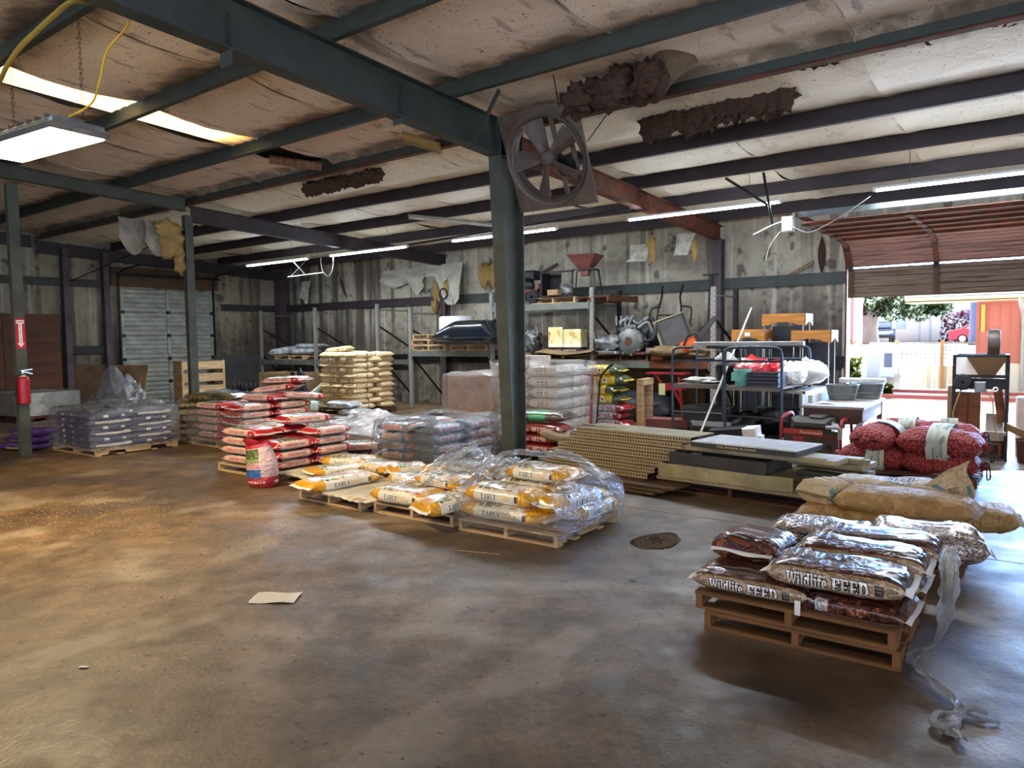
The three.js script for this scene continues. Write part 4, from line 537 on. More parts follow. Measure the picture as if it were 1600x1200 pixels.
// upright red, white and blue sack leaning at the corner
{
  const art = canvasTex(512, 512, (g, w, h) => { fill(g, '#c9a9a6', 0, 0, w, h); fill(g, '#b02430', 0, h * .74, w, h * .26); fill(g, '#2e5f96', w * .05, h * .56, w * .22, h * .2); fill(g, '#7a9a52', w * .0, h * .2, w * .26, h * .2); fill(g, '#56622e', w * .02, h * .1, w * .24, h * .22); for (let i = 0; i < 5; i++) fill(g, '#c06060', w * .04, h * (.4 + i * .03), w * .22, 6); fill(g, '#c4262a', 0, 0, w, h * .08); text(g, 'MIRACLE', w * .08, h * .86, 'bold 40px sans-serif', '#f0dcd4', 120); g.fillStyle = '#f2ece6'; g.beginPath(); g.ellipse(w * .46, h * .86, 26, 16, .4, 0, 7); g.fill(); g.fillRect(w * .43, h * .87, 6, 28); g.fillRect(w * .48, h * .87, 6, 28); });
  const t = thing('upright_sack', 'half empty red, white and blue sack standing upright on the floor by the front pile', 'sack', [-7.4, 0, -4.98], .45);
  part('sack_body', grid(48, 30, (u, v) => { const th = u * Math.PI * 2, y = v * .5, f = 1 - smooth(.45, 1, v) * .55, r = (1 + .05 * n3(Math.cos(th) * 2, Math.sin(th) * 2, v * 4)) * (1 - .25 * Math.pow(1 - Math.min(1, v * 6), 2)); return [Math.cos(th) * .19 * r * lerp(1, .82, smooth(.5, 1, v)) - .05 * smooth(.4, 1, v), y + .03 * Math.cos(th) * v, Math.sin(th) * .15 * r * f]; }, (u, v) => [1.47 - u, v]), foil(art, { side: THREE.DoubleSide, bumpScale: .02 }), t);
  part('torn_top', sheet(16, 8, (u, v) => [-.2 + .34 * u - .05 * v, .44 + .1 * v + .03 * Math.sin(u * 7), .03 * Math.sin(u * 9) - .05 + .05 * v], .004), std(0xbd2a2c, .4), t);
}
// rear farmyard pile, wrapped at its left corner
pallet(1.5, 1.3, [-10.8, 0, -7.08], 0, 'pallet under the rear pile of farmyard feed sacks', null, M.pallet, PH);
{
  const g = 'farmyard feed sacks in the rear pile';
  for (let k = 0; k < 5; k++) {
    const y = PH + .004 + .12 * k, o = ORD[k], j = () => rr(-.03, .03);
    for (const [i, z] of [[0, -6.76], [1, -7.42]]) bag('farm', -10.3 + j(), y, z, Math.PI / 2 + j(), `farmyard feed sack, ${o} tier of the rear pile, ${i ? 'rear' : 'front'} one of the right side`, g, { v: (k + i) % 3, sx: .86 });
    for (const [i, x] of [[0, -11.1]]) bag('farm', x + j(), y, -6.7, j(), `farmyard feed sack, ${o} tier of the rear pile, behind cloudy film at the front`, g, { v: k % 3 });
    if (k === 4) { bag('farm', -11.1, y, -7.15, 0, 'farmyard feed sack, top tier of the rear pile, middle', g, { v: 0 }); bag('farm', -11.1, y, -7.6, 0, 'farmyard feed sack, top tier of the rear pile, far side', g, { v: 1 }); }
  }
  const T2 = PH + .6;
  bag('farm', -10.45, T2 + .01, -7.15, .15, 'farmyard feed sack askew above the rear pile, lowest of the loose ones', g, { v: 1 }); bag('farm', -10.2, T2 + .02, -7.62, 1.35, 'farmyard feed sack tilted at the right of the loose ones on the rear pile', g, { v: 2, rz: -.1 });
  bag('farm', -10.55, T2 + .14, -7.45, .5, 'farmyard feed sack tilted in the middle of the loose ones on the rear pile', g, { v: 0, rz: .12 }); bag('farm', -10.5, T2 + .27, -7.6, .3, 'topmost farmyard feed sack of the rear pile', g, { v: 1, rz: .05 });
  wrapOn('cloudy film round the lower tiers of the rear farmyard pile', filmRing(-10.82, -7.1, 1.62, 1.4, .05, (a) => .58 - .3 * smooth(.28, .4, a), (a) => .02, 9), M.film);
}
// olive camo and woven sacks beside the column
pallet(.9, 1.0, [-12.0, 0, -7.0], 0, 'small pallet under the woven and camouflage sacks', null, M.pallet, PH);
{
  const g = 'woven and camouflage sacks beside the rear pile', y = PH + .004;
  for (let k = 0; k < 4; k++) bag('burlap', -12.0 + rr(-.04, .04), y + .11 * k, -6.85, 1.4 + rr(-.2, .2), `tan woven sack, ${ORD[k]} in the short stack beside the blue sacks`, g, { v: k % 3, sz: 1.2, sy: .95 });
  bag('camo', -11.95, y + .44, -6.85, 1.1, 'olive camouflage sack on top of the woven sacks, lower one', g, { v: 0, sx: .85 }); bag('camo', -11.65, y + .57, -7.0, .35, 'olive camouflage sack lying highest beside the green post', g, { v: 1, sx: 1.05 });
}
// navy sacks under film, left
pallet(1.4, 1.3, [-12.18, 0, -5.5], .03, 'pallet under the film-wrapped navy blue sacks', null, M.pallet, PH);
{
  const g = 'navy blue sacks on the left pallet';
  for (let k = 0; k < 6; k++) {
    const y = PH + .004 + .088 * k, o = ORD[k], j = () => rr(-.02, .02);
    for (const [i, z] of [[0, -5.16], [1, -5.8]]) bag('navy', -11.76 + j(), y, z, Math.PI / 2 + j(), `navy blue sack with pale strips, ${o} tier, ${i ? 'rear' : 'front'} one of the right side`, g, { v: (k + i) % 3, sx: .92, sy: .72, m: (k + i) % 2 ? BM.navy2 : BM.navy });
    bag('navy', -12.45 + j(), y, -5.12, j(), `navy blue sack, ${o} tier, dull under film at the front`, g, { v: k % 3, sx: 1.15, sy: .72, sz: 1.05, m: BM.navy2 });
    if (k === 5) for (const z of [-5.52, -5.88]) bag('navy', -12.45, y, z, j(), `navy blue sack, top tier, ${z < -5.6 ? 'rear' : 'middle'} one of the left side`, g, { v: 1, sx: 1.15, sy: .72, sz: .9 });
  }
  wrapOn('brownish clear film draped over the navy blue sacks', [filmRing(-12.2, -5.5, 1.5, 1.36, .08, (a) => .66 - .0 * a, (a) => .3, 21), sheet(30, 20, (u, v) => [-12.85 + 1.3 * u, .7 + .07 * n3(u * 6, v * 6, 8) + .04 * n3(u * 16, v * 16, 2) + .05 * u * v, -4.95 - 1.2 * v], .002)], M.film);
}
// purple sacks behind the post
{ const g = 'purple sacks behind the extinguisher post'; ['lowest', 'middle', 'topmost'].forEach((o, k) => bag('lilac', -13.35 + .04 * k, .002 + .115 * k, -4.62 - .04 * k, .25 + rr(-.1, .1), `${o} purple sack with a yellow strip, on the floor behind the post`, g, { v: k, sx: 1.05 })); }
// film-wrapped white cartons, far left
pallet(1.5, 1.3, [-18.7, 0, -6.7], .15, 'pallet under the film-wrapped white cartons', null, M.palletOld, .12);
{ for (let k = 0; k < 2; k++) for (let i = 0; i < 3; i++) one('white_carton', ['lower', 'upper'][k] + ' white carton under film, ' + ['left', 'middle', 'right'][i] + ' of three on the far left pallet', 'carton', rbox(.48, .25, 1.25, .012), M.whiteDirty, [-19.2 + .49 * i, .25 + .255 * k, -6.62 - .07 * i], .15, 'white cartons on the far left pallet');
  wrapOn('cloudy film round the white cartons at the far left', filmRing(-18.72, -6.7, 1.5, 1.3, .14, (a) => .62, () => .2, 31), M.film); }
// clear film heap with leaning board by the left wall
one('cardboard_sheet', 'brown board leaning behind the heap of clear film by the left wall', 'board', B(.9, 1.15, .015, -17.6, .62, -8.3, -.25, .4, .1), M.cardboard);
one('film_heap', 'tall heap of crumpled clear film by the left wall', 'plastic wrap', sheet(44, 26, (u, v) => { const x = -18.2 + 1.7 * u, pk = Math.exp(-(((u - .45) / .28) ** 2)) * (1 - .75 * Math.abs(v - .4)); return [x + .05 * n3(u * 14, v * 12, 8), .28 + .85 * pk * smooth(0, .3, v) + .12 * n3(u * 10, v * 9, 3) + .07 * n3(u * 26, v * 22, 5), -7.5 - .9 * v + .06 * n3(u * 12, v * 15, 1)]; }, .003), M.film);
for (const [i, x, z, t] of [[0, -17.6, -7.6, .2], [1, -17.5, -7.9, .1]]) bag('silver', x, .12 + .14 * i, z, t, `silvery printed sack ${i ? 'on top' : 'underneath'} below the film heap by the left wall`, 'silvery sacks by the film heap', { v: i, sx: 1.2 });
bag('silver', -16.5, .2, -7.7, .6, 'upright silvery white sack beside the film heap', null, { v: 2, rz: .9, sx: .8, sz: .8 });
pallet(1.5, 1.1, [-17.3, 0, -7.9], .1, 'low pallet under the silvery sacks by the left wall', null, M.palletOld, .11);
// slate grey sacks, middle
pallet(1.05, 1.3, [-6.72, 0, -7.28], 0, 'pallet under the slate grey film-wrapped sacks by the main column', null, M.pallet, PH);
{
  const g = 'slate grey sacks under film by the main column';
  for (let k = 0; k < 4; k++) { const y = PH + .004 + .125 * k; for (const [i, z] of [[0, -6.95], [1, -7.6]]) bag('slate', -6.42, y, z, Math.PI / 2 + rr(-.03, .03), `slate grey sack, ${ORD[k]} tier, ${i ? 'rear' : 'front'} one of the side towards the column`, g, { v: (k + i) % 3, sx: .85, sy: .85 }); bag('slate', -6.95, y, -6.86, rr(-.03, .03), `slate grey sack, ${ORD[k]} tier, front left one`, g, { v: k % 3, sx: .8, sy: .85 }); }
  bag('slate', -6.95, PH + .38, -7.35, .05, 'slate grey sack on the top tier behind the front left one', g, { v: 1, sx: .8 });
  wrapOn('shiny bluish film wrapped round the slate grey sacks', [filmRing(-6.7, -7.28, 1.16, 1.38, .08, (a) => .62 - .22 * smooth(.22, .1, a), (a) => .34 * smooth(.1, .25, a), 41), tube([[-7.25, .42, -6.62], [-7.0, .36, -6.55], [-6.8, .42, -6.52], [-6.55, .6, -6.6], [-6.3, .68, -6.8]], .05, 40, 8)], M.film);
}
for (const [i, x, z, y, t] of [[0, -7.95, -6.75, .0, 1.2], [1, -7.85, -6.9, .13, .9], [2, -8.15, -7.1, .0, .5]]) bag('farm', x, y + .01, z, t, ['red-ended sack on the floor behind the front pile, lower one', 'red-ended sack on the floor behind the front pile, upright end', 'red-ended sack on the floor behind the front pile, farthest'][i], 'red-ended sacks on the floor', { v: i, sx: .85 });
// tan paper sacks in a tall stack
pallet(1.36, 1.22, [-13.18, 0, -11.5], 0, 'pallet under the tall stack of tan paper sacks', null, M.palletOld, .12);
{
  const g = 'tan paper sacks in the tall stack', n = 11;
  for (let k = 0; k < n; k++) {
    const y = .124 + .118 * k, e = k % 2, j = () => rr(-.025, .025);
    const row = e ? [['f', -13.55, -11.13, 0, .98], ['f', -12.88, -11.1, 0, 1.02], ['r', -12.86, -11.55, 0, .95], ['r', -12.86, -11.93, 0, .95]] : [['f', -13.62, -11.2, Math.PI / 2, 1], ['f', -13.2, -11.2, Math.PI / 2, 1], ['f', -12.76, -11.2, Math.PI / 2, 1], ['r', -12.8, -11.86, 0, 1]];
    row.forEach(([w, x, z, t, s], i) => bag('tan', x + j(), y, z + j(), t + j(), `tan paper sack, ${ORD[k]} tier of the tall stack, ${w === 'f' ? ['left', 'middle', 'right'][e && i === 1 ? 2 : i] + ' of the front' : (i === row.length - 1 ? 'far' : 'near') + ' one of the right side'}`, g, { v: (k + i) % 3, sx: s }));
    if (k === n - 1) { bag('tan', -13.45, y + .02, -11.7, .2, 'tan paper sack lying rearmost on top of the tall stack', g, { v: 1 }); bag('tan', -13.6, y + .118, -11.35, .3, 'loose tan paper sack highest on the tall stack', g, { v: 2, rz: .12 }); }
  }
}
// white film-wrapped sacks and carton behind the column
pallet(1.1, 1.1, [-7.55, 0, -9.45], 0, 'pallet under the pink carton left of the main column', null, M.palletOld, .12);
pallet(1.15, 1.2, [-6.45, 0, -9.55], 0, 'pallet under the film-wrapped white sacks', null, M.palletOld, .12);
one('pink_carton', 'large pinkish carton under loose film left of the main column', 'carton', rbox(.95, .98, .95, .02), std(0xc9a596, .8, 0, { map: T.grime }), [-7.55, .62, -9.4], 0);
one('pale_carton', 'small pale carton on top of the film-wrapped white sacks', 'carton', rbox(.5, .2, .6, .015), std(0xd9c4b8, .8, 0, { map: T.grime }), [-6.78, 1.32, -9.5], 0);
{
  const g = 'white sacks with pink print under film';
  for (let k = 0; k < 7; k++) { const y = .124 + .165 * k; for (const [i, x] of [[0, -6.75], [1, -6.15]]) if (!(k > 5 && !i)) bag('white', x, y, -9.2 + rr(-.02, .02), rr(-.04, .04), `white sack with pink print, ${ORD[k]} tier, ${i ? 'right' : 'left'} one of the front`, g, { v: (k + i) % 3, sx: .96 }); bag('white', -6.1, y, -9.75, Math.PI / 2, `white sack with pink print, ${ORD[k]} tier, on the right side`, g, { v: k % 3, sx: .9 }); }
  wrapOn('loose milky film hanging over the white sacks and the pink carton', [filmRing(-6.45, -9.5, 1.2, 1.15, .3, (a) => 1.3, () => .3, 51), filmRing(-7.55, -9.4, 1.05, 1.05, .2, () => 1.1, () => .4, 56), sheet(20, 24, (u, v) => [-7.0 + .5 * u + .06 * n3(v * 5, u * 4, 2), 1.32 - 1.0 * v + .05 * n3(u * 7, v * 7, 3) + .1 * u, -8.86 + .06 * n3(u * 8, v * 5, 7)], .002)], M.filmDense);
}
// yellow sacks over red and white ones
pallet(.95, .9, [-5.93, 0, -10.62], 0, 'pallet under the yellow and red-ended sacks', null, M.palletOld, .11);
{
  for (let k = 0; k < 4; k++) bag('redwhite', -5.86 + rr(-.04, .04), .115 + .125 * k, -10.45, rr(-.06, .06), `grey and red sack, ${ORD[k]} in the stack under the yellow sacks`, 'grey and red sacks under the yellow ones', { v: k % 3, sx: 1.15 });
  for (let k = 0; k < 4; k++) bag('gold', -5.92 + rr(-.06, .06), .615 + .155 * k, -10.45, rr(-.1, .1) + (k === 1 ? -.1 : 0), `yellow sack with a dark green end, ${['lowest', 'second', 'third', 'topmost'][k]} of four`, 'yellow sacks behind the hand truck', { v: k % 3, sx: 1.1 });
}
// maroon sacks right of the column
pallet(.95, 1.0, [-5.72, 0, -8.55], 0, 'pallet under the maroon sacks right of the main column', null, M.palletOld, .11);
{
  for (let k = 0; k < 3; k++) bag('maroonb', -5.72 + rr(-.04, .04), .115 + .135 * k, -8.3, rr(-.05, .05), `maroon sack with pale lettering, ${ORD[k]} tier right of the column`, 'maroon sacks right of the column', { v: k, sx: 1.15 });
  bag('camo', -5.75, .53, -8.45, .2, 'olive and green sack flung over the maroon sacks', null, { v: 2, sx: .8, m: foil(canvasTex(256, 256, (g, w, h) => { fill(g, '#5b4a3e', 0, 0, w, h); fill(g, '#3fae6c', w * .3, 0, w * .34, h); fill(g, '#8c2a2c', 0, 0, w * .2, h); })) });
  bag('burlap', -5.35, .3, -8.2, .35, 'crumpled brown paper sack leaning at the right of the maroon sacks', null, { v: 0, sx: .6, rz: -.3 });
}
// dark and red things under clear film in the rear middle
one('film_sheet_heap', 'large heap of loose clear film on the floor before the racks', 'plastic wrap', sheet(50, 30, (u, v) => { const x = -11.7 + 3.4 * u, e = Math.sin(Math.PI * clamp(u, .02, .98)) * Math.sin(Math.PI * clamp(v * .9 + .08, 0, 1)); return [x, .02 + (.2 + .28 * u) * e + .06 * e * n3(u * 12, v * 9, 4) + .05 * e * n3(u * 26, v * 20, 9), -8.5 - 1.6 * v + .4 * u]; }, .003), M.filmDense);
[[-9.2, .0, -9.6, .2, 'black and red sack end poking out of the loose film, left'], [-8.75, .1, -9.7, -.3, 'black and red sack end poking out of the loose film, right'], [-9.0, .25, -9.9, .8, 'black and red sack lying on the others in the loose film'], [-8.3, .0, -10.6, .1, 'black and red sack on the floor before the rack, near the pink carton'], [-8.2, .14, -10.7, -.2, 'black and red sack on top before the rack, near the pink carton']].forEach(([x, y, z, t, l], i) => bag('redwhite', x, y + .01, z, t, l, 'black and red sacks in the rear middle', { v: i % 3, m: i % 2 ? BM.maroonb : foil(canvasTex(128, 128, (g, w, h) => { fill(g, '#1c1a1c', 0, 0, w, h); fill(g, '#b8281e', w * .7, 0, w * .2, h); fill(g, '#d8d4cf', w * .2, h * .2, 30, 60); })) }));
// mixed sacks by the left overhead door
pallet(1.5, 1.2, [-14.6, 0, -8.9], .1, 'pallet under the blue-white sacks before the left overhead door', null, M.palletOld, .11);
pallet(1.2, 1.0, [-13.2, 0, -9.0], 0, 'pallet under the silvery sacks behind the green post', null, M.palletOld, .11);
{
  const blue = foil(canvasTex(256, 256, (g, w, h) => { fill(g, '#c9ced2', 0, 0, w, h); fill(g, '#2f4f7a', 0, 0, w * .12, h); fill(g, '#33507a', w * .8, 0, w * .2, h); text(g, 'FARMYARD FEED', w * .2, h * .9, 'bold 26px serif', '#33406a', 140); }));
  [[-15.0, .115, -8.6, .1], [-14.3, .115, -8.55, .0], [-14.9, .25, -8.8, .3], [-14.2, .25, -8.7, -.1], [-14.6, .38, -9.0, .15]].forEach(([x, y, z, t], i) => bag('silver', x, y, z, t, ['blue-ended white sack low on the left before the overhead door', 'blue-ended white sack low on the right before the overhead door', 'blue-ended white sack in the second tier, left, before the overhead door', 'blue-ended white sack in the second tier, right, before the overhead door', 'blue-ended white sack highest before the overhead door'][i], 'blue-ended white sacks before the left door', { v: i % 3, m: blue }));
  [[-13.4, .115, -8.9, .2], [-12.9, .25, -9.0, .1], [-13.3, .38, -9.1, -.2]].forEach(([x, y, z, t], i) => bag('silver', x, y, z, t, ['silvery sack lowest behind the green post', 'silvery sack in the middle behind the green post', 'silvery sack highest behind the green post'][i], 'silvery sacks behind the green post', { v: i }));
  [[-11.6, .0, -9.9, 0], [-11.5, .14, -10.0, .1], [-11.9, .28, -10.0, .1], [-11.0, .14, -9.8, .2]].forEach(([x, y, z, t], i) => bag('silver', x, y + .01, z, t, ['clear-wrapped pale sack lowest behind the rear farmyard pile', 'clear-wrapped pale sack second behind the rear farmyard pile', 'clear-wrapped pale sack highest behind the rear farmyard pile', 'clear-wrapped pale sack to the right behind the rear farmyard pile'][i], 'pale sacks behind the rear pile', { v: i % 3 }));
  wrapOn('loose clear film over the blue-ended sacks before the left door', sheet(30, 20, (u, v) => [-15.6 + 2.4 * u, .52 + .12 * Math.sin(u * 3) + .06 * n3(u * 8, v * 8, 2) - .3 * smooth(.7, 1, v), -9.3 + 1.1 * v], .002), M.film);
}
// bundle of tools and bottles standing on the sacks
one('bottle_crate', 'dark tray of bottles with yellow and black caps before the left overhead door', 'tray', [rbox(1.1, .06, .5, .02, 0, .03, 0), ...Array.from({ length: 9 }, (_, i) => lathe([[0, 0], [.04, 0], [.045, .1], [.02, .14], [.02, .17], [0, .17]], 10).translate(-.45 + i * .11, .06, .05 * Math.sin(i * 5)))], M.black, [-14.3, .55, -9.3], .1);
one('draped_harness', 'tangle of black straps and a silver flap with a yellow tag behind the rear pile', 'straps', [blob(.12, .24, .1, .5, 3, 3), tube([[-.15, -.2, 0], [-.1, .1, .05], [.05, .22, 0], [.12, 0, .05], [.2, -.25, 0]], .02, 30, 6), B(.1, .06, .02, -.16, .2, .06, .3, .2, .4)], M.black, [-12.0, .85, -9.0]);
one('wooden_crate', 'wooden slatted crate standing before the left overhead door', 'crate', [B(1.1, .16, .03, 0, .86, .25), B(1.1, .16, .03, 0, .62, .25), B(1.1, .16, .03, 0, .38, .25), B(1.1, .16, .03, 0, .14, .25), B(.06, .95, .5, -.53, .475, 0), B(.06, .95, .5, .53, .475, 0), B(1.1, .03, .5, 0, .02, 0)], M.pallet, [-17.7, 0, -10.15], 1.45).scale.set(1, 1.3, 1);
// ---------------------------------------------------------------- stacked shop shelving panels
{
  const holes = canvasTex(1024, 32, (g, w, h) => { fill(g, '#a8966f', 0, 0, w, h); for (let i = 0; i < 44; i++) { g.fillStyle = '#1c160f'; g.fillRect(6 + i * 23.2, 8, 11, 13); } }), hm = std(0xffffff, .6, 0, { map: holes, bumpMap: T.bump, bumpScale: .001 }), bm = dirty(0xa8966f, .6);
  pallet(1.5, .9, [-4.3, 0, -7.75], -.12, 'pallet under the stack of perforated beige shelf panels', null, M.palletOld, .12);
  const lip = grid(1, 1, (u, v) => [(u - .5) * 1.62, (v - .5) * .064, .0]);
  for (let k = 0; k < 7; k++) {
    const t = thing('perforated_shelf', `perforated beige shelf panel, ${ORD[k]} of the stack beside the metal trays`, 'shelf panel', [-4.32 + .06 * k + rr(-.01, .01), .125 + .066 * k, -7.6 - .05 * k], -.13 + rr(-.01, .01), 'perforated beige shelf panels');
    part('perforated_lip', [(() => { const g = new THREE.BoxGeometry(1.62, .058, .012); return g.translate(0, .031, .26); })()], hm, t); part('tray', [B(1.62, .008, .52, 0, .058, 0), B(1.62, .05, .01, 0, .03, -.26)], bm, t);
  }
  for (let k = 0; k < 6; k++) { const t = thing('shelf_bracket', `pale slotted bracket, ${ORD[k]} in the stack at the right end of the perforated panels`, 'bracket', [-3.5 + .012 * k, .13 + .05 * k, -7.42 - .04 * k], .95 + rr(-.05, .05), 'pale slotted brackets'); part('arm', ext([[0, 0], [.48, .0], [.48, .03], [.1, .045], [0, .045]], .03), std(0xb9aca8, .5, .2), t); part('hook', [B(.02, .02, .03, -.008, .012, .015), B(.02, .02, .03, -.008, .034, .015)], M.aluDark, t); }
  for (let k = 0; k < 3; k++) one('brown_board', `brown board, ${ORD[k]} under the perforated panels`, 'board', B(1.55, .02, .5, 0, 0, 0), M.cardDark, [-4.1 + .1 * k, .03 + .03 * k, -7.28 - .03 * k], -.1, 'brown boards under the panels');
  one('folded_paper', 'pinkish folded card lying on top of the perforated panels', 'paper', [sheet(8, 4, (u, v) => [.3 * u, .02 * Math.sin(u * 5) + .01, .12 * v], .003), sheet(8, 4, (u, v) => [.25 + .35 * u, .05 + .12 * u, .1 - .1 * v], .003)], M.cardboard, [-4.95, .6, -7.9], .3);
}
{ // cream metal trays and grey ribbed shelf
  pallet(1.66, .8, [-2.62, 0, -7.72], -.1, 'pallet under the cream metal trays', null, M.palletOld, .12);
  const tray = (w, d, h, m, pos, turn, label, lips = [1, 1, 1, 1]) => { const t = thing('metal_tray', label, 'metal tray', pos, turn, null); part('base', B(w, .012, d, 0, .006, 0), m, t); const L = [[w, .012, 0, d / 2 - .006], [w, .012, 0, -d / 2 + .006], [.012, d, w / 2 - .006, 0], [.012, d, -w / 2 + .006, 0]]; lips.forEach((q, i) => { if (q) part('lip', rbox(L[i][0], h, L[i][1], .004, L[i][2], h / 2, L[i][3]), m, t); }); return t; };
  one('cream_plank', 'long cream board lying across the pallet under the cream tray', 'board', rbox(1.78, .035, .84, .006), M.cream, [-2.58, .14, -7.68], -.1);
  tray(1.5, .62, .15, M.cream, [-2.7, .16, -7.56], -.1, 'deep cream metal tray with chipped paint, lowest of the trays', [1, 1, 0, 1]);
  tray(1.12, .6, .13, M.greyDark, [-2.75, .31, -7.55], -.13, 'dark grey metal tray upside up in the middle of the trays', [1, 1, 1, 1]);
  one('cream_plank', 'narrow cream board with a long slot on top of the dark tray', 'board', [rbox(1.72, .05, .3, .008, 0, 0, 0), B(1.5, .012, .03, 0, .03, .1)], M.cream, [-2.45, .47, -7.55], -.13);
  one('cream_plank', 'short cream angled board at the right rear of the trays', 'board', [rbox(.9, .05, .4, .008), B(.7, .06, .3, .1, -.09, 0)], M.cream, [-1.85, .4, -7.8], -.13);
  const rib = canvasTex(512, 128, (g, w, h) => { fill(g, '#b4b6b2', 0, 0, w, h); for (let i = 0; i < 64; i++) fill(g, '#8f918d', i * 8, 0, 3, h); });
  const t = thing('ribbed_shelf', 'grey ribbed metal shelf with a dark lettered front edge, topmost of the trays', 'shelf panel', [-2.5, .56, -7.65], -.13);
  part('ribbed_top', [rbox(1.15, .016, .66, .004, 0, .0, 0), ...Array.from({ length: 46 }, (_, i) => B(.009, .006, .6, -.55 + i * .0245, .011, 0))], M.aluDark.clone(), t); t.children[0].material.color.set(0xffffff); t.children[0].material.metalness = .1;
  part('front_edge', B(1.15, .05, .014, 0, -.026, .335), std(0xffffff, .6, 0, { map: canvasTex(1024, 64, (g, w, h) => { fill(g, '#3a3732', 0, 0, w, h); text(g, 'THE POWER BLOWER', w * .26, h * .5, 'bold 40px sans-serif', '#c8b27a', 430); }) }), t); { const uv = t.children[1].geometry.attributes.uv; const q = [[0, 1], [1, 1], [0, 0], [1, 0]]; for (let k = 0; k < 24; k++) uv.setXY(k, ...q[k % 4]); }
  part('side_lip', B(.014, .05, .66, .57, -.026, 0), M.aluDark, t);
  for (const [i, x, y, z] of [[0, -1.75, .3, -7.55], [1, -1.7, .45, -7.7], [2, -1.72, .24, -7.75]]) one('metal_scrap', ['greenish grey bracket', 'pale slotted rail', 'silver angle piece'][i] + ' sticking out at the right of the trays', 'metal piece', [B(.6, .05, .08), B(.5, .02, .14, 0, .03, .03)], [M.greenPale, M.cream, M.alu][i], [x, y, z], -.2 + .1 * i);
}
